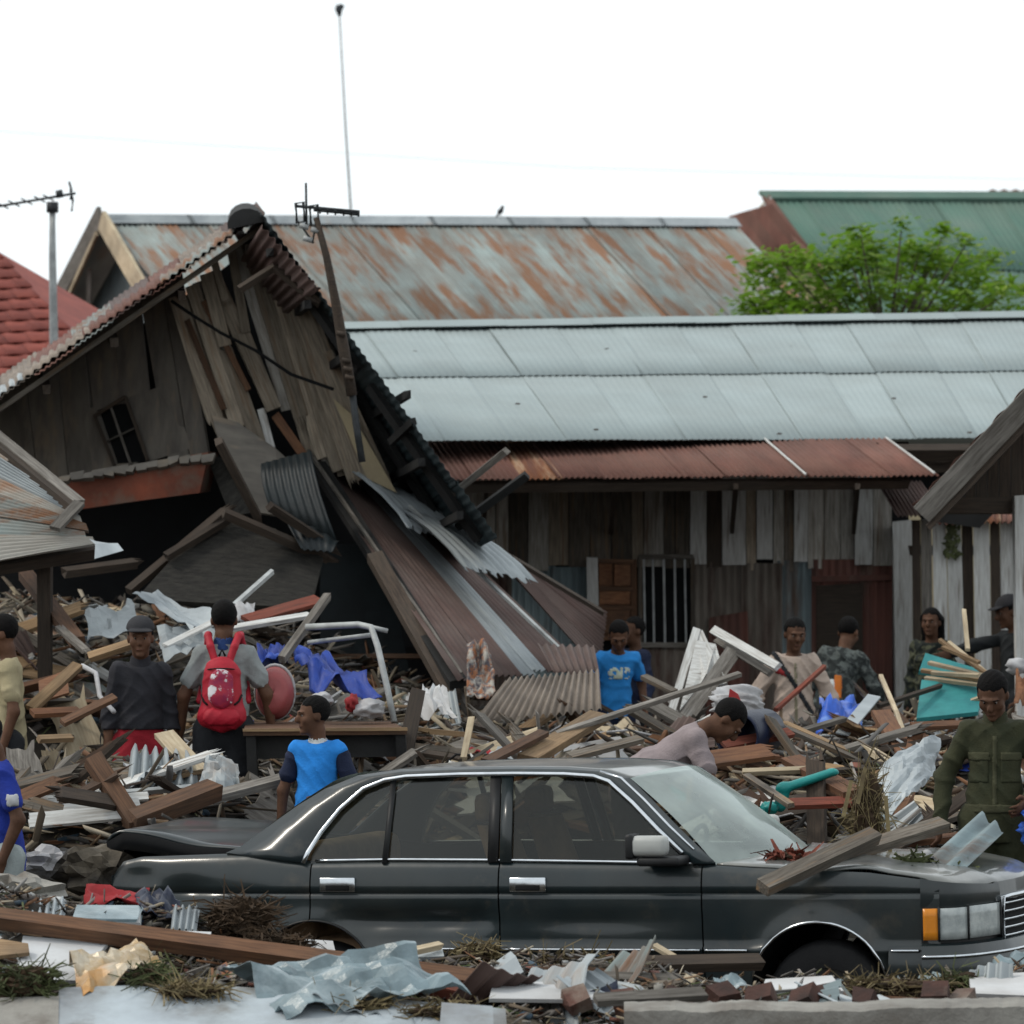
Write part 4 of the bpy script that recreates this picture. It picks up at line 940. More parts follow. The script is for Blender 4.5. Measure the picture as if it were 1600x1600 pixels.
for s in (-1, 1):
    V = []
    for (a, b), (c, e) in zip(rail, outer):
        V.append(gpt(a, b, s, .012)); V.append(gpt((a + c) / 2, (b + e) / 2, s, .010)); V.append(gpt(c, e, s, -.012))
    Fc = []
    for i in range(len(rail) - 1):
        for k in (0, 1): Fc.append((i * 3 + k, i * 3 + 3 + k, i * 3 + 4 + k, i * 3 + 1 + k))
    pil = cobj('window_surround', V, Fc, 'car_paint', th=.02)
    ctube('window_trim', [gpt(a, b, s, .022) for a, b in rail[:12]] + [gpt(a, b, s, .022) for a, b in rail[12:15]], .0125, 'chrome', seg=8)
    ctube('drip_trim', [gpt(a * .5 + c * .5 + .012, b * .5 + e * .5 + .012, s, .012) for (a, b), (c, e) in zip(rail[10:15], outer[10:15])], .008, 'chrome', seg=6)
    def strip(name, a, b, w, m, off, par):
        A = gpt(a[0], a[1], s, off); B = gpt(b[0], b[1], s, off)
        V = [A + Vector((-w / 2, 0, 0)), A + Vector((w / 2, 0, 0)), B + Vector((w / 2, 0, 0)), B + Vector((-w / 2, 0, 0))]
        return cobj(name, V, [(0, 1, 2, 3)], m, par, th=.018)
    strip('door_pillar', (-.040, .995), (-.012, 1.45), .055, 'car_plastic', .006, panels[s]['rd'])
    strip('door_pillar', (.028, .995), (.052, 1.45), .06, 'car_paint', .006, panels[s]['fd'])
    strip('quarter_bar', (-.63, .99), (-.575, 1.44), .026, 'car_plastic', .005, panels[s]['rd'])
    ins = lambda pts: [gpt(a, b, s, -.006) for a, b in pts]
    w1 = ins([(-1.06, .99), (-1.03, 1.06), (-.96, 1.17), (-.86, 1.28), (-.73, 1.38), (-.585, 1.435), (-.63, .99)])
    w2 = ins([(-.625, .99), (-.575, 1.437), (-.40, 1.45), (-.03, 1.455), (-.05, .99)])
    w3 = ins([(.05, .99), (.07, 1.455), (.38, 1.448), (.53, 1.432), (.60, 1.40), (.72, 1.295), (.85, 1.155), (.98, 1.02), (1.0, .985)])
    for w_, par in ((w1, panels[s]['q']), (w2, panels[s]['rd']), (w3, panels[s]['fd'])):
        cobj('side_window', w_, [tuple(range(len(w_)))], 'glass_side', par, smooth=False)
# roof skin
e0 = outer[4:12]
def roof_fn(u, v):
    i = u * (len(e0) - 1); k = min(int(i), len(e0) - 2); f_ = i - k
    x = e0[k][0] * (1 - f_) + e0[k + 1][0] * f_; z = e0[k][1] * (1 - f_) + e0[k + 1][1] * f_
    yy = (v * 2 - 1); cr = 1 - yy * yy
    xx = x - .364 * (.86 - gy(z)) + (.06 * cr * (1 if x > 0 else -1) if abs(x) > .5 else 0)
    return (xx, yy * (gy(z) - .012), z - .022 + .004 * (1 - abs(yy) ** 3))
cgrid('roof', roof_fn, 28, 14, 'car_paint_sky_sheen', th=.012)
# windscreen and rear window
def quadglass(name, bl, bm_, tl, tm, m):
    def fn(u, v):
        yy = u * 2 - 1; c = 1 - yy * yy
        b = (bl[0] + (bm_[0] - bl[0]) * c, yy * bl[1], bl[2] + (bm_[1] - bl[2]) * c); t_ = (tl[0] + (tm[0] - tl[0]) * c, yy * tl[1], tl[2] + (tm[1] - tl[2]) * c)
        bow = .012 * math.sin(math.pi * v)
        return (b[0] + (t_[0] - b[0]) * v + bow * (1 if bl[0] > 0 else -1), b[1] + (t_[1] - b[1]) * v, b[2] + (t_[2] - b[2]) * v + bow)
    return cgrid(name, fn, 18, 8, m)
quadglass('windscreen', (1.11, .775, .975), (1.33, .985), (.615, .605, 1.405), (.68, 1.438), 'glass_screen')
quadglass('rear_window', (-1.50, .74, 1.045), (-1.60, 1.06), (-1.02, .60, 1.40), (-1.06, 1.43), 'glass_screen')
# bonnet
NOSE = [(2.16, .835), (2.24, .815), (2.31, .77), (2.365, .68), (2.415, .55), (2.455, .42), (2.485, .2), (2.495, 0)]
def nose_x(y): return float(np.interp(abs(y), [q[1] for q in NOSE][::-1], [q[0] for q in NOSE][::-1]))
def hood_fn(u, v):
    yy = v * 2 - 1; y = yy * .80
    xa = 1.12 + .20 * (1 - yy * yy); xb = nose_x(y) - .015; x = xa + (xb - xa) * u
    zz = ztop(min(x, 2.0)) + .004 + .040 * (1 - yy * yy) + .010 * math.exp(-((abs(yy) - .55) / .06) ** 2)
    if x > 2.0: zz -= .085 * ((x - 2.0) / .48) ** 1.7 + .03 * max(0, (u - .9) / .1) ** 2
    zz += .015 * math.sin(x * 9 + yy * 3) * math.exp(-((x - 1.8) / .3) ** 2)
    return (x, y, zz)
cgrid('bonnet', hood_fn, 32, 18, 'car_paint_sky_sheen', th=.01)
# boot: dark well, lid ajar
cbox('boot_well', -2.12, -1.5, -.70, .70, .5, .93, 'black', None, .02)
LA = R(7.5)
def lid_fn(u, v):
    x = -u * .86; yy = v * 2 - 1; w = .72 - .05 * u
    z = .02 * (1 - yy * yy) + .014 * math.sin(u * 7 + yy * 4) * math.sin(u * 3.1) - (.06 * ((u - .88) / .12) ** 2 if u > .88 else 0)
    xx = x * math.cos(LA) - z * math.sin(LA); zz = -x * math.sin(LA) + z * math.cos(LA)
    return (-1.44 + xx, yy * w, 1.050 + zz)
lid = cgrid('boot_lid', lid_fn, 20, 14, 'car_paint', th=.014)
lv = []
for u in np.linspace(0, 1, 9):
    p = Vector(lid_fn(u, 0)); lv += [p + Vector((0, 0, -.004)), p + Vector((0, .02, -.02 - .075 * min(1, u * 4)))]
cobj('lid_flange', lv, [(2 * i, 2 * i + 2, 2 * i + 3, 2 * i + 1) for i in range(8)], 'black', lid, th=.012)
lv = []
for v in np.linspace(0, 1, 9):
    p = Vector(lid_fn(1, v)); lv += [p, p + Vector((.06, 0, -.15))]
cobj('lid_tail', lv, [(2 * i, 2 * i + 2, 2 * i + 3, 2 * i + 1) for i in range(8)], 'black', lid, th=.012)
# tail
def tail_fn(u, v):
    yy = u * 2 - 1; x = -2.205 - .03 * (1 - yy * yy); return (x, yy * halfw(-2.2), .30 + (.93 - .30) * v)
cgrid('tail_panel', tail_fn, 12, 6, 'car_paint')
cbox('tail_lamp', -2.245, -2.20, -.74, -.35, .74, .88, 'plastic_red', None, .01); cbox('tail_lamp', -2.245, -2.20, .35, .74, .74, .88, 'plastic_red', None, .01)
def bump_fn(xb, bow, z0, z1, sx):
    def fn(u, v):
        yy = u * 2 - 1; c = 1 - abs(yy) ** 4; an = math.pi * v
        return (xb + sx * bow * c + sx * .055 * math.sin(an), yy * (halfw(xb) + .01), z0 + (z1 - z0) * v)
    return fn
cgrid('rear_bumper', bump_fn(-2.20, .06, .42, .66, -1), 18, 8, 'car_paint')
def arcp(k, s=1):      # point on the nose curve by running parameter 0..len-1
    i = min(int(k), len(NOSE) - 2); f_ = k - i; return Vector((NOSE[i][0] * (1 - f_) + NOSE[i + 1][0] * f_, s * (NOSE[i][1] * (1 - f_) + NOSE[i + 1][1] * f_), 0))
def nose_band(k0, k1, z0, z1, s, off=0., belly=0.):
    def fn(u, v):
        k = k0 + (k1 - k0) * u; p = arcp(k, s); t_ = (arcp(min(k + .1, 6.99), s) - arcp(max(k - .1, 0), s)).normalized(); n_ = Vector((abs(t_.y), s * abs(t_.x), 0)).normalized()
        p = p + n_ * (off + belly * math.sin(math.pi * v)); return (p.x, p.y, z0 + (z1 - z0) * v)
    return fn
for s in (-1, 1):
    cgrid('bumper', nose_band(0, 6.99, .36, .585, s, .035, .035), 24, 8, 'car_paint')
    cgrid('bumper_top', lambda u, v, s=s: tuple(Vector(nose_band(0, 6.99, .585, .585, s, .035 - .06 * v)(u, 0)) + Vector((0, 0, .012 * v))), 24, 2, 'car_paint')
    ctube('bumper_strip', [nose_band(0, 6.99, .535, .535, s, .066)(u, 0) for u in np.linspace(0, 1, 20)], .0085, 'chrome', seg=6)
    cgrid('bumper_wrap', lambda u, v, s=s: (2.0 + .17 * u, s * (side_y(2.0 + .17 * u, .47) + .012 + .022 * math.sin(math.pi * v)), .36 + .225 * v), 8, 6, 'car_paint')
    cgrid('nose_panel', nose_band(0, 6.99, .585, .80, s, -.012), 20, 4, 'car_plastic')
    cgrid('fender_tip', lambda u, v, s=s: nose_band(0, 5., .768, .912 - .052 * u ** .8, s, -.004, .008)(u, v), 14, 5, 'car_paint')
    hl = cgrid('headlight', nose_band(1.05, 2.75, .612, .765, s, .006), 8, 4, 'lamp_glass', th=.012)
    cgrid('headlight', nose_band(2.85, 4.85, .612, .768, s, .006), 8, 4, 'lamp_glass', th=.012)
    cgrid('turn_signal', nose_band(.12, 1.0, .612, .765, s, .006), 5, 4, 'lamp_orange', th=.012)
    for k_ in (1.02, 2.8, 4.9): ctube('lamp_divider', [nose_band(k_, k_ + .02, .605, .772, s, .014)(0, v) for v in np.linspace(0, 1, 4)], .006, 'car_plastic', seg=5)
for s in (-1, 1): cgrid('nose_cap', lambda u, v, s=s: tuple(Vector(nose_band(4.7, 6.99, .775, .868, s, .004 - .012 * v)(u, v))), 12, 4, 'car_paint')
gpts = lambda z, off: [nose_band(5.05, 6.99, z, z, -1, off)(u, 0) for u in np.linspace(0, 1, 6)] + [nose_band(5.05, 6.99, z, z, 1, off)(u, 0) for u in np.linspace(1, 0, 6)]
bk0, bk1 = gpts(.57, .004), gpts(.785, .004); n = len(bk0)
gr = cobj('grille', bk0 + bk1, [(i, i + 1, n + i + 1, n + i) for i in range(n - 1)], 'black')
for k in range(5): ctube('grille_bar', gpts(.60 + k * .04, .014), .006, 'chrome', gr, seg=6)
ctube('grille_surround', gpts(.565, .016) + gpts(.792, .016)[::-1], .013, 'chrome', gr, closed=True)
# mirror on the near door
mir = cbox('wing_mirror', .735, .925, -1.03, -.93, 1.035, 1.135, 'mirror_paint', panels[-1]['fd'], .028)
cbox('mirror_base', .77, .99, -1.02, -.80, .985, 1.03, 'car_plastic', mir, .015)
cbox('mirror_shell', .715, .76, -1.035, -.90, 1.02, 1.145, 'car_plastic', mir, .015)
mir2 = cbox('wing_mirror', .735, .925, .93, 1.03, 1.035, 1.135, 'mirror_paint', panels[1]['fd'], .028)
cbox('mirror_base', .77, .99, .80, 1.02, .985, 1.03, 'car_plastic', mir2, .015)
# wheels
def wheel(x, y, z, s):
    prof = [(.18, -.09), (.29, -.10), (.312, -.075), (.318, 0), (.312, .075), (.29, .10), (.18, .09)]
    V, Fc = [], []
    n = 28
    for k in range(n):
        an = 2 * math.pi * k / n
        for r_, o_ in prof: V.append((x + math.cos(an) * r_, y + o_, z + math.sin(an) * r_))
    m_ = len(prof)
    for k in range(n):
        for j in range(m_ - 1): Fc.append((k * m_ + j, k * m_ + j + 1, ((k + 1) % n) * m_ + j + 1, ((k + 1) % n) * m_ + j))
    w_ = cobj('wheel', V, Fc, 'rubber')
    V = [(x, y + s * .05, z)]; 
    for r_, o_ in ((.06, .07), (.13, .045), (.175, .075), (.185, .09)):
        for k in range(n): an = 2 * math.pi * k / n; V.append((x + math.cos(an) * r_, y + s * o_, z + math.sin(an) * r_))
    Fc = [(0, 1 + k, 1 + (k + 1) % n) for k in range(n)]
    for q_ in range(3):
        for k in range(n): Fc.append((1 + q_ * n + k, 1 + q_ * n + (k + 1) % n, 1 + (q_ + 1) * n + (k + 1) % n, 1 + (q_ + 1) * n + k))
    cobj('rim', V, Fc, 'wheel_metal', w_)
for s in (-1, 1): wheel(FX + .02, s * .70, .29, s); wheel(RX, s * .68, .27, s)
# cabin
cbox('floor_pan', -1.4, 1.2, -.76, .76, .26, .34, 'black', None, .01)
cbox('dashboard', .78, 1.22, -.72, .72, .72, .97, 'car_plastic', None, .05)
cbox('parcel_shelf', -1.6, -1.18, -.72, .72, .95, .985, 'seat_cloth', None, .02)
for s in (-.38, .38):
    st = cbox('front_seat', -.02, .50, s - .25, s + .25, .42, .60, 'seat_cloth', None, .06)
    def sb(u, v, s=s):
        an = 2 * math.pi * u; w = .25 * (1 - .18 * v); t_ = .07 * (1 - .2 * v)
        return (.0 - .20 * v + math.cos(an) * t_, s + math.copysign(abs(math.sin(an)) ** .5, math.sin(an)) * w, .55 + .62 * v)
    cgrid('seat_back', sb, 20, 8, 'seat_cloth', st)
    cbox('head_rest', -.28, -.18, s - .13, s + .13, 1.18, 1.33, 'seat_cloth', st, .045)
rs = cbox('rear_seat', -1.15, -.6, -.68, .68, .42, .60, 'seat_cloth', None, .06)
cbox('seat_back', -1.32, -1.12, -.66, .66, .55, 1.08, 'seat_cloth', rs, .07)
ctube('steering_wheel', [(.62 + .06 * math.sin(a_), .38 + .19 * math.cos(a_), .93 + .18 * math.sin(a_)) for a_ in np.linspace(0, 6.283, 25)[:-1]], .014, 'car_plastic', closed=True)
# ================================================================== people: implicit bodies meshed into one surface
def v3(*a): return np.array(a, float)
class Field:
    def __init__(s, lo, hi, h):
        s.h = h; s.lo = np.array(lo, float); n = np.ceil((np.array(hi) - s.lo) / h).astype(int) + 1; s.n = n
        s.g = np.full(n, .3, np.float32)
        s.ax = [s.lo[i] + np.arange(n[i]) * h for i in range(3)]
    def sub(s, lo, hi):
        a = np.clip(np.floor((lo - s.lo) / s.h).astype(int), 0, s.n); b = np.clip(np.ceil((hi - s.lo) / s.h).astype(int) + 1, 0, s.n)
        sl = tuple(slice(a[i], b[i]) for i in range(3))
        X = s.ax[0][sl[0]][:, None, None]; Y = s.ax[1][sl[1]][None, :, None]; Z = s.ax[2][sl[2]][None, None, :]
        return sl, X, Y, Z
    def union(s, sl, d, k):
        o = s.g[sl]
        if k > 0:
            hh = np.clip(.5 + .5 * (o - d) / k, 0, 1); s.g[sl] = d * hh + o * (1 - hh) - k * hh * (1 - hh)
        else: s.g[sl] = np.minimum(o, d)
    def cap(s, a, b, ra, rb, k=.02, flat=None, fa=1.):
        a = np.asarray(a, float); b = np.asarray(b, float); m = max(ra, rb) * max(1, 1 / fa if fa < 1 else fa) + k + .03
        sl, X, Y, Z = s.sub(np.minimum(a, b) - m, np.maximum(a, b) + m)
        if 0 in s.g[sl].shape: return
        ba = b - a; L2 = max(ba @ ba, 1e-9); px, py, pz = X - a[0], Y - a[1], Z - a[2]
        h = np.clip((px * ba[0] + py * ba[1] + pz * ba[2]) / L2, 0, 1)
        vx, vy, vz = px - h * ba[0], py - h * ba[1], pz - h * ba[2]
        if flat is not None:
            c = (vx * flat[0] + vy * flat[1] + vz * flat[2]) * (1 / fa - 1); vx, vy, vz = vx + flat[0] * c, vy + flat[1] * c, vz + flat[2] * c
        s.union(sl, np.sqrt(vx * vx + vy * vy + vz * vz) - (ra + (rb - ra) * h), k)
    def ell(s, c, r, Rm=None, k=.015):
        c = np.asarray(c, float); r = np.asarray(r, float); m = r.max() + k + .03
        sl, X, Y, Z = s.sub(c - m, c + m)
        if 0 in s.g[sl].shape: return
        x, y, z = X - c[0], Y - c[1], Z - c[2]
        if Rm is not None:
            x, y, z = (Rm[0, 0] * x + Rm[1, 0] * y + Rm[2, 0] * z), (Rm[0, 1] * x + Rm[1, 1] * y + Rm[2, 1] * z), (Rm[0, 2] * x + Rm[1, 2] * y + Rm[2, 2] * z)
        q = np.sqrt((x / r[0]) ** 2 + (y / r[1]) ** 2 + (z / r[2]) ** 2); s.union(sl, (q - 1) * r.min(), k)
    def carve(s, fn):
        X = s.ax[0][:, None, None]; Y = s.ax[1][None, :, None]; Z = s.ax[2][None, None, :]
        s.g = np.maximum(s.g, fn(X, Y, Z).astype(np.float32))
    def folds(s, amp, fr=18., seed=0.):
        X = s.ax[0][:, None, None]; Y = s.ax[1][None, :, None]; Z = s.ax[2][None, None, :]
        w1 = X * fr * .9 + Z * fr * 1.3 + 1.6 * np.sin(X * 13 + Y * 8 + seed) + seed; w2 = -X * fr * 1.2 + Z * fr * .9 + Y * fr * .6 + 1.5 * np.sin(Z * 11 + seed * 2)
        msk = .5 + .5 * np.sin(X * 7 + Z * 6 + Y * 9 + seed * 1.7)
        s.g = s.g - (amp * 2.3 * ((1 - np.abs(np.sin(w1))) ** 2 * msk + (1 - np.abs(np.sin(w2))) ** 2 * (1 - msk) - .35)).astype(np.float32)
    def mesh(s):
        g = s.g; S = g < 0
        if not S.any(): return np.zeros((0, 3)), np.zeros((0, 4), int)
        c = np.zeros(np.array(S.shape) - 1, np.int8)
        for i in (0, 1):
            for j in (0, 1):
                for k in (0, 1): c += S[i:S.shape[0] - 1 + i, j:S.shape[1] - 1 + j, k:S.shape[2] - 1 + k]
        act = (c > 0) & (c < 8); idx = np.full(act.shape, -1, np.int64); I = np.argwhere(act); idx[act] = np.arange(len(I))
        acc = np.zeros((len(I), 3)); cnt = np.zeros(len(I))
        for ax in range(3):
            e = np.zeros(3, int); e[ax] = 1; o1, o2 = [q for q in range(3) if q != ax]
            for p in (0, 1):
                for q in (0, 1):
                    o = np.zeros(3, int); o[o1] = p; o[o2] = q
                    A = I + o; B = A + e; ga = g[A[:, 0], A[:, 1], A[:, 2]]; gb = g[B[:, 0], B[:, 1], B[:, 2]]
                    cr = (ga < 0) != (gb < 0); t = np.where(cr, ga / np.where(cr, ga - gb, 1), 0)
                    acc += np.where(cr[:, None], o + e * t[:, None], 0); cnt += cr
        V = (I + acc / np.maximum(cnt, 1)[:, None]) * s.h + s.lo
        Q = []
        for ax in range(3):
            o1, o2 = (ax + 1) % 3, (ax + 2) % 3
            sl0 = [slice(None)] * 3; sl1 = [slice(None)] * 3; sl0[ax] = slice(0, -1); sl1[ax] = slice(1, None)
            a = S[tuple(sl0)]; b = S[tuple(sl1)]; E = np.argwhere(a != b)
            ok = (E[:, o1] > 0) & (E[:, o2] > 0) & (E[:, o1] < act.shape[o1]) & (E[:, o2] < act.shape[o2]) & (E[:, ax] < act.shape[ax]); E = E[ok]
            fl = a[E[:, 0], E[:, 1], E[:, 2]]
            def at(d1, d2):
                T = E.copy(); T[:, o1] -= d1; T[:, o2] -= d2; return idx[T[:, 0], T[:, 1], T[:, 2]]
            q = np.stack([at(1, 1), at(0, 1), at(0, 0), at(1, 0)], 1); q[~fl] = q[~fl][:, ::-1]
            Q.append(q[(q >= 0).all(1)])
        return V, np.concatenate(Q)

SKIN = {}
def cloth(name, c, **k): mat('c_' + name, c, tuple(x * .78 for x in c), 9, rand=0, rough=.9, bump=.3, bscale=90, **k); return 'c_' + name
mat('skin', (.115, .056, .033), (.07, .034, .02), 9, rough=.65, rand=.2, spec=.2, bump=.15)
mat('hair', (.006, .005, .005), (.003, .003, .003), 40, rough=.8, rand=0, spec=.12, bump=.5, bscale=120)
mat('eye_white', (.25, .22, .2), None, 5, rough=.3, rand=0, bump=0)
mat('lip', (.13, .05, .04), None, 5, rough=.5, rand=0, bump=0)

def rot_x(a): c, s = math.cos(a), math.sin(a); return np.array([[1, 0, 0], [0, c, -s], [0, s, c]])
def rot_y(a): c, s = math.cos(a), math.sin(a); return np.array([[c, 0, s], [0, 1, 0], [-s, 0, c]])
def rot_z(a): c, s = math.cos(a), math.sin(a); return np.array([[c, -s, 0], [s, c, 0], [0, 0, 1]])

def person(key, label, yaw, shirt, pants, sleeve='short', lean=0., side=0., head=(0, 0), arms=None, legs=None, hat=None, hair='short', hem=.0, pant_len=1., female=False, hood=False, vox=.0095, collar=None, sleeve_m=None, collar_h=.025, build=1., skin='skin', looseness=1.):
    """local frame: faces -y, z up, feet at z = 0; head = (turn, nod); arms = {'L': (elbow, wrist)}, L is the viewer's right"""
    q = PEOPLE[key]; S = q['h'] / 1.775
    root = thing('person', label, 'person', (q['x'], q['y'], q['z']), rot=Matrix.Rotation(R(yaw), 3, 'Z'))
    hipz = .92
    Rl = rot_y(R(side)) @ rot_x(R(lean))      # bend forward about the hips (towards -y)
    up = lambda p: Rl @ (np.array(p, float) - v3(0, 0, hipz)) + v3(0, 0, hipz)
    shw = .142 if not female else .13
    J = dict(pel=v3(0, 0, .94), waist=up((0, 0, 1.08)), chest=up((0, .0, 1.27)), neck=up((0, .01, 1.46)), neckT=up((0, -.005, 1.54)), head=None)
    sh = {'R': up((-shw, 0, 1.41)), 'L': up((shw, 0, 1.41))}
    arms = arms or {}; el, wr = {}, {}
    for sd, sg in (('R', -1), ('L', 1)):
        a = arms.get(sd)
        if a is None: e, w = up((sg * (shw + .060), .03, 1.12)), up((sg * (shw + .075), -.05, .87))
        else: e, w = np.array(a[0], float), np.array(a[1], float)
        # keep the bones their length
        de = e - sh[sd]; e = sh[sd] + de / np.linalg.norm(de) * .29
        dw = w - e; w = e + dw / np.linalg.norm(dw) * .255
        el[sd], wr[sd] = e, w
    hp = {'R': v3(-.092, 0, .92), 'L': v3(.092, 0, .92)}; legs = legs or {}; kn, an = {}, {}
    for sd, sg in (('R', -1), ('L', 1)):
        l = legs.get(sd)
        kn[sd], an[sd] = (v3(sg * .105, -.015, .50), v3(sg * .115, .02, .085)) if l is None else (np.array(l[0], float), np.array(l[1], float))
    Rh = rot_z(R(head[0])) @ rot_x(R(head[1]))
    Rh = Rl @ Rh if abs(lean) > 35 else Rh
    hc = J['neckT'] + Rh @ v3(0, -.018, .095)
    hp_ = lambda x, y, z: hc + Rh @ v3(x, y, z)
    allp = list(J[k] for k in ('pel', 'waist', 'chest', 'neck')) + list(sh.values()) + list(el.values()) + list(wr.values()) + list(kn.values()) + list(an.values()) + [hc]
    A = np.array(allp); lo = A.min(0) - .26; hi = A.max(0) + .26; lo[2] = -.03
    FL = Rl @ v3(0, 1, 0)      # torso flattened front to back
    b = build
    def torso(f, g=0., k=.04, low=True):
        f.cap(J['pel'], J['waist'], .132 * b + g, .120 * b + g, k, v3(0, 1, 0), .76); f.cap(J['waist'], J['chest'], .119 * b + g, .130 * b + g, k, FL, .74)
        f.cap(sh['R'] * .72 + sh['L'] * .28 - Rl @ v3(0, 0, .045), sh['L'] * .72 + sh['R'] * .28 - Rl @ v3(0, 0, .045), .085 * b + g, .085 * b + g, k, FL, .88)
        f.cap(sh['R'], sh['L'], .052 * b + g, .052 * b + g, k)
        if female: 
            for sx in (-.07, .07): f.ell(up((sx, -.085, 1.28)), (.065 + g, .055 + g, .06 + g), Rl, k=.03)
    def arm(f, sd, g=0., to=1., k=.025):
        f.cap(sh[sd], el[sd], .043 * b + g, .036 * b + g, k)
        if to > .5: f.cap(el[sd], wr[sd], .038 * b + g, .027 + g * .8, k)
    def leg(f, sd, g=0., frac=1., k=.03):
        f.cap(hp[sd], kn[sd], .088 * b + g, .056 * b + g, k)
        e = kn[sd] + (an[sd] - kn[sd]) * frac; f.cap(kn[sd], e, .054 * b + g, .04 * b + g, k)
        f.ell(kn[sd] * .7 + an[sd] * .3 + v3(0, .022, 0), (.05 * b + g, .05 * b + g, .10), k=.03)
    # ---- body: one continuous surface
    f = Field(lo, hi, vox)
    torso(f, -.006)
    f.cap(J['neck'], J['neckT'], .056, .05, .03); f.cap(J['neckT'], hc + Rh @ v3(0, .0, -.02), .05, .05, .02)
    f.ell(hp_(0, .012, .03), (.077, .097, .098), Rh, .02); f.ell(hp_(0, -.03, -.045), (.058, .065, .075), Rh, .03)   # skull, jaw
    f.ell(hp_(0, -.108, -.012), (.014, .020, .024), Rh, .012); f.cap(hp_(0, -.09, .02), hp_(0, -.112, -.014), .010, .014, .012)          # nose
    for sx in (-1, 1):
        f.ell(hp_(sx * .077, .012, -.005), (.012, .022, .032), Rh, .008); f.ell(hp_(sx * .044, -.066, -.02), (.022, .018, .022), Rh, .025)
        f.cap(hp_(sx * .012, -.094, .035), hp_(sx * .05, -.084, .034), .011, .009, .012)       # brow
    f.ell(hp_(0, -.092, -.058), (.026, .012, .012), Rh, .008); f.ell(hp_(0, -.082, -.098), (.022, .02, .018), Rh, .02)
    for sd in 'RL':
        arm(f, sd); leg(f, sd)
        # hand: palm, four fingers of different lengths, thumb from the side
        dv = wr[sd] - el[sd]; dv /= np.linalg.norm(dv); sg = -1 if sd == 'R' else 1
        ref = v3(0, -1, 0) if abs(dv[1]) < .8 else v3(0, 0, 1)
        wd = np.cross(dv, v3(sg, 0, 0)); 
        if np.linalg.norm(wd) < .3: wd = np.cross(dv, v3(0, 0, 1))
        wd /= np.linalg.norm(wd); 
        if wd[1] > 0: wd = -wd
        pn = np.cross(dv, wd) * (-sg if np.cross(dv, wd)[0] * sg > 0 else sg); pn /= np.linalg.norm(pn)
        pc = wr[sd] + dv * .055; f.cap(wr[sd] + dv * .01, wr[sd] + dv * .085, .036, .040, .015, pn, .45)
        for i, (o, ln) in enumerate(((.031, .068), (.011, .078), (-.010, .073), (-.030, .056))):
            r0 = wr[sd] + dv * .09 + wd * o; m1 = r0 + dv * ln * .5 + pn * .010; m2 = m1 + dv * ln * .38 + pn * ln * .38
            f.cap(r0, m1, .0098, .0092, .004); f.cap(m1, m2, .0092, .0082, .003)
        t0_ = wr[sd] + dv * .035 + wd * .034; t1_ = t0_ + dv * .032 + wd * .026 + pn * .012; f.cap(t0_, t1_, .0135, .0115, .008); f.cap(t1_, t1_ + dv * .03 + pn * .008, .0112, .0098, .003)
        # foot
        fd = v3(sg * .12, -1, 0); f.cap(an[sd] + v3(0, .02, -.045), an[sd] + fd * .14 + v3(0, 0, -.055), .040, .036, .025)
    f.carve(lambda X, Y, Z: -Z + 0 * X + 0 * Y)
    def put(name, fld, m, par=root):
        V, Q = fld.mesh(); 
        if len(Q) == 0: return None
        return np_mesh(name, V * S, Q, m, par, True, world=False)
    body = put('body', f, skin)
    # ---- trousers
    hv = max(vox, .011)
    f = Field(lo, hi, hv); g = .016 * looseness
    f.cap(J['pel'] - v3(0, 0, .03), J['waist'], .142 * b + g * .2, .128 * b + g * .2, .03, v3(0, 1, 0), .76)
    for sd in 'RL':
        f.cap(hp[sd], kn[sd], .092 * b + g, .064 * b + g * 1.2, .03)
        if pant_len > .5: f.cap(kn[sd], an[sd], .062 * b + g * 1.2, .052 * b + g * 1.4, .02)
    f.folds(.004, 24, hash(key) % 7)
    cut = .09 if pant_len > .9 else (.30 if pant_len > .5 else .47)
    f.carve(lambda X, Y, Z: np.maximum(cut - Z, Z - 1.09) + 0 * X + 0 * Y)
    put('trousers', f, pants)
    # ---- shirt
    f = Field(lo, hi, hv); g = .011 * looseness; torso(f, g, .035)
    f.cap(J['pel'] - v3(0, 0, .0), J['waist'], .148 * b + g, .136 * b + g, .03, v3(0, 1, 0), .75)
    if hem > 0: f.cap(J['pel'] - v3(0, 0, hem), J['pel'], .153 * b + g, .148 * b + g, .03, v3(0, 1, 0), .76)
    f.cap(J['neck'] - Rl @ v3(0, 0, .05), J['neck'] + Rl @ v3(0, 0, .0), .085, .062, .04)
    sl_f = f
    if sleeve_m: sl_f = Field(lo, hi, hv)
    if sleeve != 'none':
        for sd in 'RL':
            if sleeve == 'long': sl_f.cap(sh[sd], el[sd], .047 * b + g, .042 * b + g, .02); sl_f.cap(el[sd], wr[sd] - (wr[sd] - el[sd]) * .05, .045 * b + g, .034 + g * .8, .02)
            else: sl_f.cap(sh[sd], sh[sd] + (el[sd] - sh[sd]) * .62, .046 * b + g, .052 * b + g, .025)
    amp = .0055 * looseness
    for F_ in {id(f): f, id(sl_f): sl_f}.values(): F_.folds(amp, 20, (hash(key) % 11) * .7)
    nt_ = J['neck'] + Rl @ v3(0, 0, .012); nn = Rl @ v3(0, -.30, 1); nn = nn / np.linalg.norm(nn)
    hemz = .90 - hem
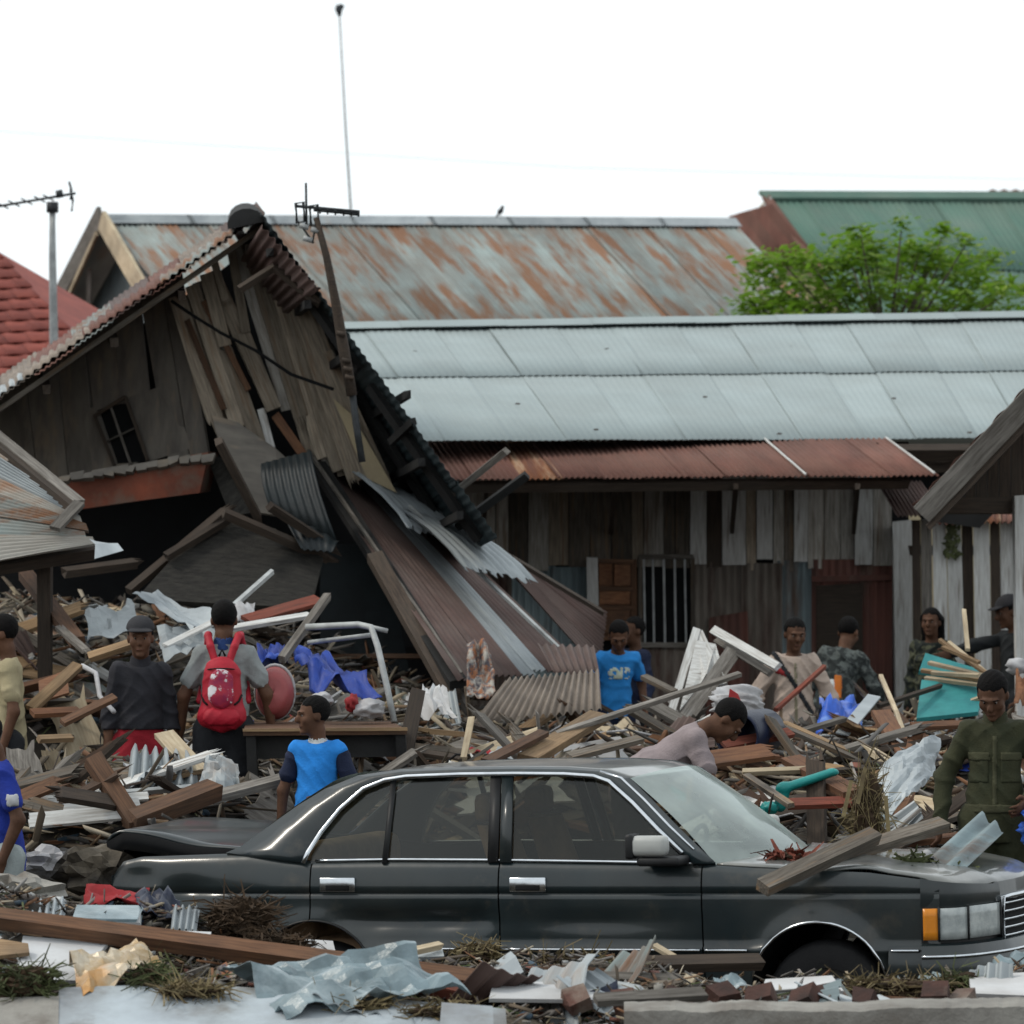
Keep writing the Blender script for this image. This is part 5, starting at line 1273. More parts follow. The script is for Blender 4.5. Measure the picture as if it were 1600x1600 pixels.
    def clip(X, Y, Z):
        near = (X - nt_[0]) ** 2 + (Y - nt_[1]) ** 2 + (Z - nt_[2]) ** 2
        pl = (X - nt_[0]) * nn[0] + (Y - nt_[1]) * nn[1] + (Z - nt_[2]) * nn[2]
        pl = np.where(near < .11 ** 2, pl, -1.)
        if lean < 40:
            hm = np.where((np.abs(X) < .25) & (np.abs(Y) < .22), hemz - Z, -1.)
            return np.maximum(pl, hm)
        return pl + 0 * Z
    f.carve(clip)
    shirt_o = put('hoodie' if hood else 'shirt', f, shirt)
    if sleeve_m:
        mid = (sh['R'] + sh['L']) / 2; g0 = sl_f.g.copy()
        for sg in (-1, 1):
            sl_f.g = g0.copy(); sl_f.carve(lambda X, Y, Z: -sg * (X - mid[0]) + 0 * Y + 0 * Z); put('sleeve', sl_f, sleeve_m)
    if collar:
        f = Field(nt_ - .14, nt_ + .14, .007)
        f.cap(nt_ - Rl @ v3(0, 0, .03), nt_ + Rl @ v3(0, 0, collar_h), .074, .066, .0)
        f.carve(lambda X, Y, Z: -(np.sqrt((X - nt_[0]) ** 2 + (Y - nt_[1]) ** 2) - .058) + 0 * Z); put('collar', f, collar)
    # ---- hair and hat
    f = Field(hc - .24, hc + .2, .007)
    f.ell(hp_(0, .022, .040), (.086, .102, .098), Rh, .01)
    if hair == 'long':
        for sx in (-.06, -.02, .02, .06): f.cap(hp_(sx, .05, .02), hp_(sx * 1.25, .075, -.20), .05, .03, .02)
        for sx in (-.08, .08): f.cap(hp_(sx * .9, .0, .04), hp_(sx, .02, -.16), .03, .025, .02)
    f.folds(.0013, 70, 1.)
    iR = Rh.T
    def face(X, Y, Z):
        x, y, z = X - hc[0], Y - hc[1], Z - hc[2]
        ly = iR[1, 0] * x + iR[1, 1] * y + iR[1, 2] * z; lz = iR[2, 0] * x + iR[2, 1] * y + iR[2, 2] * z
        fr_ = np.maximum(.062 - lz + 0 * ly, 0 * ly + lz * 0 - 1)     # hairline on the forehead
        a = np.where(ly < -.02, .072 - lz, np.where(ly < .03, .02 - lz, (-.055 if hair == 'short' else -.21) - lz))
        return a
    f.carve(face)
    put('hair', f, 'hair')
    if hat:
        f = Field(hc - .22, hc + .22, .007); f.ell(hp_(0, .015, .062), (.094, .110, .088), Rh, .01)
        f.carve(lambda X, Y, Z: (.058 - ((X - hc[0]) * iR[2, 0] + (Y - hc[1]) * iR[2, 1] + (Z - hc[2]) * iR[2, 2])))
        f.cap(hp_(-.03, -.10, .066), hp_(.03, -.10, .066), .055, .055, .01, Rh @ v3(0, 0, 1), .18)
        put('cap', f, hat)
    for sx in (-1, 1):
        for nm, r_, m_, dy in (('eye', .0085, 'eye_white', -.0800), ('iris', .0056, 'hair', -.0850)):
            bm = bmesh.new(); bmesh.ops.create_uvsphere(bm, u_segments=8, v_segments=6, radius=r_ * S)
            me = bpy.data.meshes.new(nm); bm.to_mesh(me); bm.free(); me.materials.append(MT[m_]); me.polygons.foreach_set('use_smooth', [True] * len(me.polygons))
            o = link(bpy.data.objects.new(nm, me)); o.parent = root; o.location = tuple(hp_(sx * .031, dy, .012) * S)
        br_ = ctube_person('eyebrow', [hp_(sx * .016, -.1, .034) * S, hp_(sx * .035, -.098, .038) * S, hp_(sx * .052, -.086, .034) * S], .0026 * S, 'hair', root)
    ctube_person('mouth', [hp_(-.021, -.096, -.061) * S, hp_(0, -.1005, -.057) * S, hp_(.021, -.096, -.061) * S], .0034 * S, 'lip', root)
    Mw = root.matrix_basis
    return dict(root=root, S=S, J=J, sh=sh, el=el, wr=wr, hc=hc, shirt=shirt_o, world=lambda p: Mw @ (Vector(p) * S), R=Rl)
def ctube_person(name, pts, r, m, root):
    V, Fc = tube_data(pts, r, 6); return mesh_obj(name, V, Fc, m, root, smooth=True, world=False)

tan_c = cloth('tan', (.36, .31, .19)); dark_c = cloth('dark', (.02, .022, .026)); royal = cloth('royal', (.015, .035, .27)); hoodm = cloth('hood', (.026, .026, .032))
redc = cloth('red', (.26, .012, .022)); greyt = cloth('greytee', (.25, .27, .27)); sky_c = cloth('sky', (.02, .22, .66)); navy = cloth('navy', (.012, .018, .045)); teeb = cloth('teeblue', (.025, .235, .62))
mauve = cloth('mauve', (.27, .225, .23)); beige = cloth('beige', (.43, .345, .29)); khaki = cloth('khaki', (.2, .18, .12)); blackc = cloth('black', (.015, .018, .02)); olive = cloth('olive', (.036, .038, .018), c3=(.026, .03, .015), thr=.55, s3=6)
camog = cloth('camogrey', (.1, .115, .11), c3=(.025, .03, .03), thr=.5, s3=16, soft=.03); camod = cloth('camodark', (.075, .08, .05), c3=(.012, .016, .014), thr=.48, s3=16, soft=.03)
capm = cloth('cap', (.03, .03, .034)); capb = cloth('capbrown', (.09, .07, .045)); whitec = cloth('white', (.6, .62, .62)); bluecol = cloth('bluecollar', (.02, .05, .16)); pale = cloth('pale', (.32, .36, .36))

PP = {}
PP['tan'] = person('tan', 'man in a tan short-sleeved shirt walking out at the left edge', -80, tan_c, dark_c, hem=.06, head=(-10, 12), build=1.02)
PP['blueleft'] = person('blueleft', 'person in a royal blue T-shirt cut off by the left picture edge', -70, royal, pale, hem=.08, head=(-10, 25), build=1.05, lean=4, arms={'L': ((.26, .05, 1.1), (.24, -.1, .82)), 'R': ((-.26, .0, 1.1), (-.24, -.15, .85))})
PP['hood'] = person('hood', 'man in a dark long-sleeved top, dark cap and red shorts facing the camera', 8, hoodm, redc, 'long', hem=-.13, hat=capm, head=(-5, 8), lean=6, collar=hoodm, pant_len=.3, build=1.02, looseness=1.3, legs={'R': ((-.13, -.20, .53), (-.12, -.05, .09)), 'L': ((.12, -.02, .5), (.13, .06, .085))})
PP['pack'] = person('pack', 'man in a grey T-shirt seen from behind carrying a red backpack', 180, greyt, dark_c, hem=-.04, head=(4, 8), collar=bluecol, pant_len=.3, build=1.08, arms={'R': ((-.29, .0, 1.13), (-.31, -.08, .88)), 'L': ((.27, .02, 1.12), (.29, -.08, .88))})
PP['boy'] = person('boy', 'boy in a bright blue sports shirt with navy sleeves looking left behind the car', -12, sky_c, sky_c, 'short', head=(-62, 6), collar=whitec, collar_h=-.012, sleeve_m=navy, hem=.06, arms={'R': ((-.24, .0, 1.12), (-.25, -.02, .86)), 'L': ((.25, .02, 1.14), (.05, -.16, 1.06))})
PP['tee'] = person('tee', 'young man in a blue T-shirt with a white print looking down beside the fallen roof', 14, teeb, navy, hem=.02, head=(-14, 36), lean=16, arms={'R': ((-.26, -.03, 1.12), (-.27, -.10, .86)), 'L': ((.27, .03, 1.14), (.26, -.10, .9))})
PP['behind'] = person('behind', 'person with dark hair half hidden behind the man in the blue T-shirt', -60, navy, dark_c, 'long', arms={'L': ((.25, .0, 1.12), (.36, -.15, .95))})
PP['bend'] = person('bend', 'man in a mauve-grey shirt bent double over the rubble behind the car roof', 90, mauve, dark_c, 'short', lean=50, head=(0, 12), hem=.0, build=1.12, arms={'R': ((-.2, -.46, 1.0), (-.16, -.58, .76)), 'L': ((.2, -.46, 1.0), (.16, -.6, .76))})
PP['beige'] = person('beige', 'man in a pale pinkish-beige long-sleeved jacket with a dark strap across his chest', 4, beige, khaki, 'long', hem=.12, head=(6, 16), build=1.05, looseness=1.5, arms={'R': ((-.30, .02, 1.14), (-.34, -.10, .92)), 'L': ((.29, .0, 1.14), (.38, -.1, .92))})
PP['camo'] = person('camo', 'man in a grey camouflage jacket seen from behind, leaning towards the white post', 172, camog, blackc, 'long', hem=.08, head=(-20, 28), lean=12, side=-10, build=1.08, looseness=1.4, arms={'R': ((-.36, -.08, 1.12), (-.42, -.2, .9)), 'L': ((.22, .0, 1.15), (.22, -.12, .92))})
PP['woman'] = person('woman', 'woman with long black hair in a dark camouflage top before the plank fence', -16, camod, dark_c, 'long', female=True, hair='long', head=(-6, 4), hem=.06, looseness=1.5)
PP['reach'] = person('reach', 'man in a black jacket stretching his arm towards the woman at the right edge', -68, blackc, dark_c, 'long', hat=capm, head=(-8, 18), hem=.04, arms={'R': ((-.16, -.35, 1.34), (-.10, -.6, 1.27)), 'L': ((.24, .02, 1.12), (.26, -.1, .9))})
PP['officer'] = person('officer', 'man in an olive uniform standing by the bonnet, looking down', -8, olive, olive, 'long', head=(-10, 36), build=1.05, collar=olive, hem=.1, looseness=1.1, arms={'R': ((-.29, .03, 1.13), (-.30, -.07, .88)), 'L': ((.27, .04, 1.15), (.16, -.20, 1.02))})
# ================================================================== what people wear and carry
def decal(o, fn, m, name, off=.004):
    """a printed or sewn patch: the faces of the garment inside a region, lifted off the cloth"""
    me = o.data; V = np.empty(len(me.vertices) * 3, np.float32); me.vertices.foreach_get('co', V); V = V.reshape(-1, 3)
    Nn = np.empty(len(me.vertices) * 3, np.float32); me.vertices.foreach_get('normal', Nn); Nn = Nn.reshape(-1, 3)
    Q = np.empty(len(me.loops), np.int32); me.loops.foreach_get('vertex_index', Q); Q = Q.reshape(-1, 4); C = V[Q].mean(1)
    k = fn(C[:, 0], C[:, 1], C[:, 2]); q = Q[k]
    if not len(q): return None
    u, inv = np.unique(q, return_inverse=True)
    r_ = np_mesh(name, V[u] + Nn[u] * off, inv.reshape(-1, 4), m, o, True, world=False)
    s_ = r_.modifiers.new('thick', 'SOLIDIFY'); s_.thickness = .003; return r_
w_ = PP['tee']; s_ = w_['S']
mat('c_print', (.55, .6, .58), (.4, .45, .3), 30, rand=0)
decal(w_['shirt'], lambda x, y, z: (y < -.03) & (np.abs(x) < .085) & (np.abs(z - 1.27 * s_) < .045) & (vnoise(x * 60 + 5, z * 60) > .42), 'c_print', 'print')
w_ = PP['blueleft']; decal(w_['shirt'], lambda x, y, z: (y < -.03) & (np.abs(x - .05) < .05) & (np.abs(z - 1.26 * w_['S']) < .04), 'cloth_red', 'print')
decal(w_['shirt'], lambda x, y, z: (x > .17) & (np.abs(z - 1.26 * w_['S']) < .03) & (np.abs(y) < .03), 'cloth_white', 'sleeve_badge')
w_ = PP['officer']; s_ = w_['S']
olive2 = cloth('olive_light', (.055, .056, .03))
for sx in (-.085, .085):
    decal(w_['shirt'], lambda x, y, z: (y < 0) & (np.abs(x - sx * s_) < .055) & (np.abs(z - 1.27 * s_) < .02), olive2, 'pocket_flap', .006)
    decal(w_['shirt'], lambda x, y, z: (y < 0) & (np.abs(x - sx * s_) < .05) & (np.abs(z - 1.19 * s_) < .055), olive, 'pocket', .004)
decal(w_['shirt'], lambda x, y, z: (np.abs(x) < .2) & (np.abs(z - .99 * s_) < .022), olive2, 'belt', .006)
decal(w_['shirt'], lambda x, y, z: (np.abs(x) < .012) & (y < 0) & (z > 1.0 * s_) & (z < 1.38 * s_), olive2, 'button_strip', .004)
w_ = PP['beige']; s_ = w_['S']
decal(w_['shirt'], lambda x, y, z: (y < 0) & (np.abs(x + .09) < .055) & (np.abs(z - (1.33 - (x + .09) * .4) * s_) < .022), 'cloth_red', 'chest_patch')
decal(w_['shirt'], lambda x, y, z: (np.abs(x) < .17) & (np.abs((x - .0) * 1.6 + (z - 1.22 * s_)) < .028), dark_c, 'strap', .006)
decal(w_['shirt'], lambda x, y, z: (y < 0) & (np.abs(x) < .008) & (z < 1.4 * s_), khaki, 'zip', .004)
w_ = PP['camo']; s_ = w_['S']
orange_c = cloth('orange', (.55, .16, .03))
decal(w_['shirt'], lambda x, y, z: (y > 0) & (x > -.02) & (x < .09) & (np.abs(z - 1.13 * s_) < .075), whitec, 'back_panel', .008)
decal(w_['shirt'], lambda x, y, z: (y > 0) & (x < -.02) & (x > -.08) & (np.abs(z - 1.15 * s_) < .09), orange_c, 'reflective_stripe', .008)
w_ = PP['hood']

def worn(name, label, cat, P_):
    o = thing(name, label, cat, (0, 0, 0)); o.matrix_basis = P_['root'].matrix_basis.copy(); return o
def fmesh(name, fld, m, root): V, Q = fld.mesh(); return np_mesh(name, V, Q, m, root, True, world=False)
mat('pack_red', (.42, .012, .03), (.3, .01, .022), 5, rough=.6, rand=0)
mat('pack_print', (.36, .02, .04), (.22, .015, .06), 18, rough=.6, rand=0, c3=(.65, .62, .64), thr=.55, s3=11, soft=.02)
Wp = PP['pack']; s_ = Wp['S']
bp = worn('backpack', 'red backpack with a white and maroon print on the back of the grey T-shirt man', 'backpack', Wp)
f = Field((-.25, .0, .75), (.25, .4, 1.6), .008)
f.cap((0, .185, 1.02), (0, .175, 1.24), .135, .118, .03, v3(0, 1, 0), .60); f.cap((-.08, .18, .99), (.08, .18, .99), .07, .07, .04); f.folds(.004, 26, 2)
fmesh('main_compartment', f, 'pack_red', bp)
f = Field((-.25, .1, .75), (.25, .42, 1.4), .008); f.cap((0, .265, 1.12), (0, .255, 1.21), .085, .075, .02, v3(0, 1, 0), .35); f.folds(.003, 30, 1); fmesh('printed_flap', f, 'pack_print', bp)
f = Field((-.25, .1, .75), (.25, .42, 1.4), .008); f.cap((-.06, .255, .985), (.06, .255, .985), .055, .055, .02, v3(0, 1, 0), .6); f.folds(.003, 30, 3); fmesh('front_pocket', f, 'pack_red', bp)
for sx in (-1, 1):
    f = Field((-.3, -.3, .8), (.3, .4, 1.7), .008); pts = [(.045, .15, 1.33), (.075, .13, 1.42), (.095, .07, 1.485), (.10, -.02, 1.49), (.11, -.10, 1.42), (.12, -.13, 1.28), (.15, .02, 1.08)]
    for a, b in zip(pts[:-1], pts[1:]): f.cap((sx * a[0], a[1], a[2]), (sx * b[0], b[1], b[2]), .024, .024, .01)
    fmesh('strap', f, 'pack_red', bp)
for z_, w__ in ((1.07, .118), (1.27, .10)): tube('zip', [(w__ * math.sin(a), .165 + .092 * math.cos(a), z_ + .015 * math.cos(a)) for a in np.linspace(-1.4, 1.4, 13)], .0045, 'black', bp, seg=5, world=False)
for sx in (-1, 1): tube('side_strap', [(sx * .125, .20, 1.12), (sx * .11, .235, 1.08), (sx * .085, .262, 1.06)], .007, 'black', bp, seg=5, world=False)
tube('grab_handle', [(-.02, .16, 1.36), (0, .165, 1.40), (.02, .16, 1.36)], .008, 'black', bp, world=False)
# blue bag in the officer's hand
Wo = PP['officer']; hw = Wo['world'](Wo['wr']['L'] + v3(.02, -.06, -.03))
def lump(name, c, r, m, seed=0, amp=.25, fr=3., sub=3, parent=None, flat=False):
    bm = bmesh.new(); bmesh.ops.create_icosphere(bm, subdivisions=sub, radius=1)
    rs_ = np.random.RandomState(seed); o3 = rs_.rand(3) * 9
    for v in bm.verts:
        p = v.co; k = 1 + amp * (float(vnoise(p.x * fr + o3[0] + 7 * p.z, p.y * fr + o3[1] + 3 * p.z)) - .5) * 2
        v.co = Vector((p.x * r[0], p.y * r[1], p.z * r[2])) * k
    me = bpy.data.meshes.new(name); bm.to_mesh(me); bm.free(); me.materials.append(MT[m])
    if not flat: me.polygons.foreach_set('use_smooth', [True] * len(me.polygons))
    o = link(bpy.data.objects.new(name, me)); o.matrix_basis = Matrix.Translation(Vector(c)); attach(o, parent); return o
o = lump('plastic_bag', hw + Vector((.06, -.02, -.10)), (.10, .07, .13), 'bag_blue', 5, .5, 4, 4); tag(o, 'shiny blue plastic bag held by the olive-uniformed man', 'bag')

# ================================================================== rubble pieces one can tell apart
def crumple(name, c, m, n=10, amp=.04, seed=0, fr=3., th=.003, parent=None, arch_=0., lift=0., smooth=True):
    c = [Vector(q) for q in c]; nn = ((c[1] - c[0]).cross(c[3] - c[0])).normalized()
    if nn.z < 0: nn = -nn
    o0 = bil(c, .5, .5); V = []; L_ = max((c[1] - c[0]).length, (c[3] - c[0]).length)
    for j in range(n + 1):
        for i in range(n + 1):
            u, v = i / n, j / n; h = (float(vnoise(u * fr + seed * 3.1, v * fr + seed * 1.7)) - .5) * 2 * amp + (float(vnoise(u * fr * 2.6 + seed, v * fr * 2.6)) - .5) * amp + arch_ * math.sin(math.pi * u)
            e = (float(vnoise(u * 5 + seed, v * 5 + seed * 2)) - .5) * .06
            V.append(bil(c, min(1.05, max(-.05, u + e * (v == 0 or v == 1 or u in (0, 1)))), min(1.05, max(-.05, v + e))) + nn * (h + lift) - o0)
    Fc = [(j * (n + 1) + i, j * (n + 1) + i + 1, (j + 1) * (n + 1) + i + 1, (j + 1) * (n + 1) + i) for j in range(n) for i in range(n)]
    o = mesh_obj(name, V, Fc, m, parent, smooth=smooth, M=Matrix.Translation(o0)); s_ = o.modifiers.new('thick', 'SOLIDIFY'); s_.thickness = th; return o
def SP(p):
    """pixel on the heap -> point; a third number gives the distance itself"""
    return P(*p) if len(p) == 3 else surf(*p)
def plank(a, b, w, t, m, label, name='plank', lift=.02, nrm=None, splinter=False, roll=0., cat='plank', group=None):
    A, B = SP(a), SP(b)
    if len(a) == 2 and len(b) == 2:      # lies over the heap: both ends near one another in depth
        pass
    o = bar(name, A + Vector((0, 0, lift)), B + Vector((0, 0, lift)), w, t, m, nrm=nrm, roll=roll, splinter=splinter); tag(o, label, cat, group); return o
PL = plank
# --- left heap, in front of the two men
PL((146, 1192, 22.3), (214, 1296, 22.0), .10, .07, 'wood_brown', 'reddish-brown beam leaning across the whitewashed weatherboards', 'beam', cat='beam')
PL((205, 1290, 22.0), (334, 1240, 22.4), .11, .10, 'wood_brown', 'thick brown beam lying towards the crumpled tin behind the boot', 'beam', cat='beam')
PL((330, 1252, 22.4), (446, 1222, 22.7), .06, .05, 'wood_grey', 'grey rail lying towards the boy in the sports shirt', cat='plank')
bd = thing('weatherboard_panel', 'whitewashed weatherboard panel lying left of the leaning brown beam', 'panel', P(120, 1275, 21.9))
for i in range(4):
    y = 1252 + i * 10
    bar('board', P(46, y + 6, 22.2 - i * .08), P(232 - i * 14, y - 8, 22.3 - i * .08), .055, .02, 'wood_white', bd, nrm=(0, -.75, .65))
PL((46, 1256, 22.35), (300, 1236, 22.6), .03, .03, 'iron_light', 'thin bright metal strip along the top of the whitewashed panel', 'metal_strip', cat='metal strip')
o = sheet('zinc_sheet', [P(205, 1168, 23.3), P(300, 1180, 23.3), P(312, 1232, 22.8), P(198, 1232, 22.8)], 'tin_zinc', waves=6, amp=.035, nv=3, bend=.04); tag(o, 'pleated zinc sheet below the man in red shorts', 'metal sheet')
PL((256, 1152, 23.6), (310, 1212, 23.0), .12, .03, 'wood_cream', 'cream board slanting between the red shorts and the dark shorts', cat='board')
o = crumple('crumpled_tin', [P(322, 1182, 22.9), P(372, 1186, 22.9), P(378, 1240, 22.6), P(308, 1238, 22.6)], 'tin_zinc', 10, .06, 3, smooth=False); tag(o, 'crumpled grey tin below the red backpack', 'metal sheet')
PL((140, 1032, 25.6), (208, 1010, 25.6), .07, .04, 'wood_tan', 'yellow plank pointing at the dark cap', cat='plank')
PL((48, 1112, 25.0), (122, 1044, 25.3), .08, .03, 'wood_tan', 'tan plank slanting beside the tan shirt man', cat='plank')
o = slab('plywood_sheet', [P(60, 1064, 25.6), P(104, 1046, 25.7), P(108, 1082, 25.4), P(62, 1096, 25.3)], .015, 'wood_orange'); tag(o, 'orange plywood sheet behind the tan shirt man', 'board')
PL((50, 1120, 24.6), (124, 1116, 24.8), .07, .03, 'wood_orange', 'flat orange plank level with the tan shirt hem', cat='plank')
PL((98, 1134, 24.2), (180, 1094, 24.4), .06, .03, 'wood_brown', 'brown plank rising to the right towards the dark top', cat='plank')
PL((60, 1160, 23.8), (112, 1158, 23.9), .05, .03, 'wood_tan', 'short pale lath near the royal blue shirt', cat='lath')
PL((40, 902, 28.0), (122, 1008, 26.3), .09, .07, 'wood_brown', 'dark brown rafter sloping down from under the low tin roof', 'beam', cat='beam')
PL((92, 985, 26.6), (134, 1022, 26.0), .05, .03, 'wood_grey', 'pale broken lath at the foot of the dark rafter', cat='lath', splinter=True)
o = tube('bent_strip', [P(128, 1040, 25.4), P(150, 1052, 25.3), P(156, 1088, 25.0), P(178, 1112, 24.7)], .016, 'cloth_white', seg=6); tag(o, 'white bent plastic strip left of the man in the dark top', 'strip')
o = crumple('twisted_sheet', [P(206, 936, 27.4), P(250, 930, 27.6), P(346, 976, 26.6), P(300, 996, 26.2)], 'tin_bright', 10, .05, 8, lift=.03, smooth=False); tag(o, 'twisted pale grey sheet above the man with the dark cap', 'metal sheet')
o = crumple('twisted_sheet', [P(140, 968, 27.4), P(210, 944, 27.4), P(216, 984, 26.6), P(140, 1012, 26.4)], 'tin_zinc', 10, .06, 12, lift=.03, smooth=False); tag(o, 'dull grey tin fragment left of the dark cap', 'metal sheet')
o = crumple('twisted_sheet', [P(246, 984, 26.6), P(338, 984, 26.6), P(330, 1012, 25.9), P(256, 1030, 25.7)], 'tin_zinc', 8, .05, 15, lift=.02, smooth=False); tag(o, 'dented grey tin between the dark cap and the red backpack', 'metal sheet')
PL((258, 1014, 25.9), (332, 978, 26.3), .05, .02, 'wood_white', 'white lath between the dark cap and the red backpack', cat='lath')
PL((366, 950, 27.0), (426, 897, 27.4), .03, .03, 'iron_light', 'thin white rod pointing up right of the red backpack', 'metal_rod', cat='rod')
o = crumple('rag', [P(366, 945, 27.0), P(398, 940, 27.0), P(394, 975, 26.6), P(364, 978, 26.5)], 'cloth_white', 8, .05, 4); tag(o, 'pale rag beside the head of the backpack carrier', 'rag')
PL((384, 974, 26.4), (498, 942, 26.9), .11, .03, 'wood_red', 'red-brown board above the white frame right of the backpack', cat='board')
PL((352, 988, 26.0), (484, 966, 26.3), .05, .03, 'wood_white', 'white painted rail below the red-brown board', cat='rail')
fr_ = thing('bent_bedstead', 'bent grey metal frame standing over the blue tarpaulin', 'frame', P(560, 1100, 25.2))
tube('tube', [P(478, 980, 25.4), P(560, 976, 25.3), P(580, 980, 25.2), P(590, 1010, 25.1), P(604, 1070, 25.0), P(616, 1128, 24.9)], .021, 'iron_light', fr_)
tube('cross_tube', [P(482, 1004, 25.7), P(582, 992, 25.3)], .015, 'iron_light', fr_); tube('spur', [P(580, 980, 25.2), P(606, 986, 25.2)], .015, 'iron_light', fr_)
PL((440, 1036, 25.2), (512, 936, 25.9), .05, .05, 'wood_grey', 'grey pole leaning across the bent metal frame', 'wooden_pole', cat='pole')
o = crumple('blue_tarpaulin', [P(448, 1030, 25.9), P(520, 1040, 25.9), P(592, 1098, 25.0), P(490, 1086, 25.1)], 'tarp_blue', 16, .09, 6, 4, lift=.06); tag(o, 'crumpled blue tarpaulin under the bent metal frame', 'tarpaulin')
o = crumple('blue_tarpaulin', [P(404, 1022, 26.0), P(446, 1018, 26.0), P(450, 1044, 25.6), P(404, 1048, 25.6)], 'tarp_blue', 10, .07, 9, 4, lift=.04); tag(o, 'small blue tarpaulin corner beside the arm of the backpack carrier', 'tarpaulin')
# red round tub lying on its side
tb = thing('red_tub', 'faded red plastic tub standing on edge right of the backpack carrier', 'tub', P(428, 1120, 25.0))
V, Fc = [], []; c0 = P(428, 1082, 25.0); n = 28
for (r_, dy) in ((.0, -.10), (.09, -.098), (.135, -.07), (.165, .10), (.175, .11), (.16, .105), (.125, -.05), (.0, -.07)):
    for k in range(n): an = 2 * math.pi * k / n; V.append(c0 + Vector((math.cos(an) * r_ * .72, dy + .02 * math.sin(an), math.sin(an) * r_)))
for q_ in range(7):
    for k in range(n): Fc.append((q_ * n + k, q_ * n + (k + 1) % n, (q_ + 1) * n + (k + 1) % n, (q_ + 1) * n + k))
mesh_obj('shell', V, Fc, 'plastic_red', tb, smooth=True)
tube('rim', [c0 + Vector((math.cos(a) * .172 * .72, .11, math.sin(a) * .172)) for a in np.linspace(0, 6.283, 25)[:-1]], .010, 'cloth_white', tb, closed=True)
tbl = thing('broken_table', 'broken low table with a pale edge and dark underside behind the boy', 'table', P(500, 1180, 24.0))
slab('table_top', [P(385, 1128, 25.2), P(610, 1126, 25.2), P(636, 1140, 24.1), P(380, 1142, 24.1)], .03, 'wood_brown', tbl, nrm=(0, 0, 1)); bar('table_edge', P(380, 1141, 24.08), P(636, 1139, 24.08), .018, .02, 'wood_tan', tbl, nrm=(0, -1, 0))
slab('apron', [P(400, 1146, 24.2), P(630, 1144, 24.2), P(640, 1182, 24.2), P(400, 1186, 24.2)], .03, 'charcoal', tbl)
for a in (392, 626): bar('leg', P(a, 1146, 24.15), P(a + 4, 1230, 24.15), .06, .06, 'charcoal', tbl, nrm=(0, -1, 0))
for i, (x0, y0, x1, y1, m, sd, lab) in enumerate(((548, 1094, 602, 1122, 'cloth_white', 5, 'white bundle of cloth on the broken table'), (486, 1082, 520, 1104, 'cloth_white', 7, 'small white cloth at the foot of the blue tarpaulin'), (540, 1086, 560, 1112, 'cloth_red', 9, 'red rag beside the white bundle'))):
    c = P((x0 + x1) / 2, (y0 + y1) / 2, 24.8); o = lump('cloth_bundle', c, ((x1 - x0) / 2 / F * 24.8, .08, (y1 - y0) / 2 / F * 24.8), m, sd, .4, 3, 3); tag(o, lab, 'cloth')
PL((652, 1088, 24.6), (632, 1186, 24.2), .09, .08, 'wood_dark', 'dark broken post leaning behind the car roof', 'post', nrm=(0, -1, 0), cat='post', splinter=True)
o = crumple('white_sheet', [P(660, 1066, 25.6), P(686, 1066, 25.6), P(714, 1116, 24.8), P(656, 1110, 24.9)], 'white_board', 8, .06, 14, smooth=False); tag(o, 'crumpled white sheet at the foot of the fallen roof rafters', 'sheet')
# torn clothes hanging under the fallen roof
o = crumple('hanging_cloth', [P(730, 1006, 27.0), P(766, 1008, 27.0), P(776, 1088, 26.6), P(728, 1090, 26.6)], 'cloth_pattern', 14, .07, 21, 4); tag(o, 'patterned orange and grey clothes hanging at the end of the fallen roof', 'cloth')
# --- behind the car roof
PL((824, 1192, 23.4), (936, 1124, 24.6), .13, .05, 'wood_tan', 'broad fresh tan plank slanting up behind the car roof', cat='plank')
PL((736, 1128, 24.4), (724, 1192, 24.0), .04, .03, 'wood_cream', 'thin pale stake standing behind the car roof', 'stake', cat='stake')
PL((868, 1152, 24.0), (1156, 1058, 25.4), .035, .03, 'wood_grey', 'long thin grey pole lying across below the blue T-shirt', 'wooden_pole', cat='pole')
PL((760, 1196, 23.0), (850, 1150, 23.8), .07, .03, 'wood_brown', 'brown lath beside the broad tan plank', cat='lath')
PL((890, 1188, 23.2), (1000, 1160, 23.6), .06, .03, 'wood_weathered', 'weathered board left of the bending man', cat='board')
af = thing('timber_trestle', 'broken white timber trestle leaning beside the barred window', 'trestle', P(1090, 1120, 28.0))
for a, b, w, m in (((1088, 984, 28.2), (1046, 1122, 27.6), .055, 'wood_white'), ((1092, 988, 28.2), (1130, 1070, 27.8), .06, 'wood_white'), ((1114, 984, 28.2), (1216, 1042, 27.6), .06, 'wood_white'), ((1142, 1016, 28.0), (1036, 1168, 26.6), .07, 'wood_grey'), ((1150, 1024, 28.1), (1082, 1118, 27.4), .05, 'wood_grey'), ((1120, 1000, 28.3), (1204, 1052, 27.8), .05, 'wood_grey')):
    bar('timber', P(*a), P(*b), w, .03, m, af, nrm=(0, -1, .2))
slab('board', [P(1088, 1000, 28.1), P(1118, 1006, 28.1), P(1136, 1066, 27.8), P(1112, 1072, 27.8), P(1104, 1052, 27.8), P(1092, 1072, 27.8), P(1062, 1110, 27.6)], .02, 'wood_white', af)
PL((1006, 1062, 27.4), (1054, 1086, 27.0), .05, .03, 'wood_weathered', 'short board by the hand of the man in the blue T-shirt', cat='board')
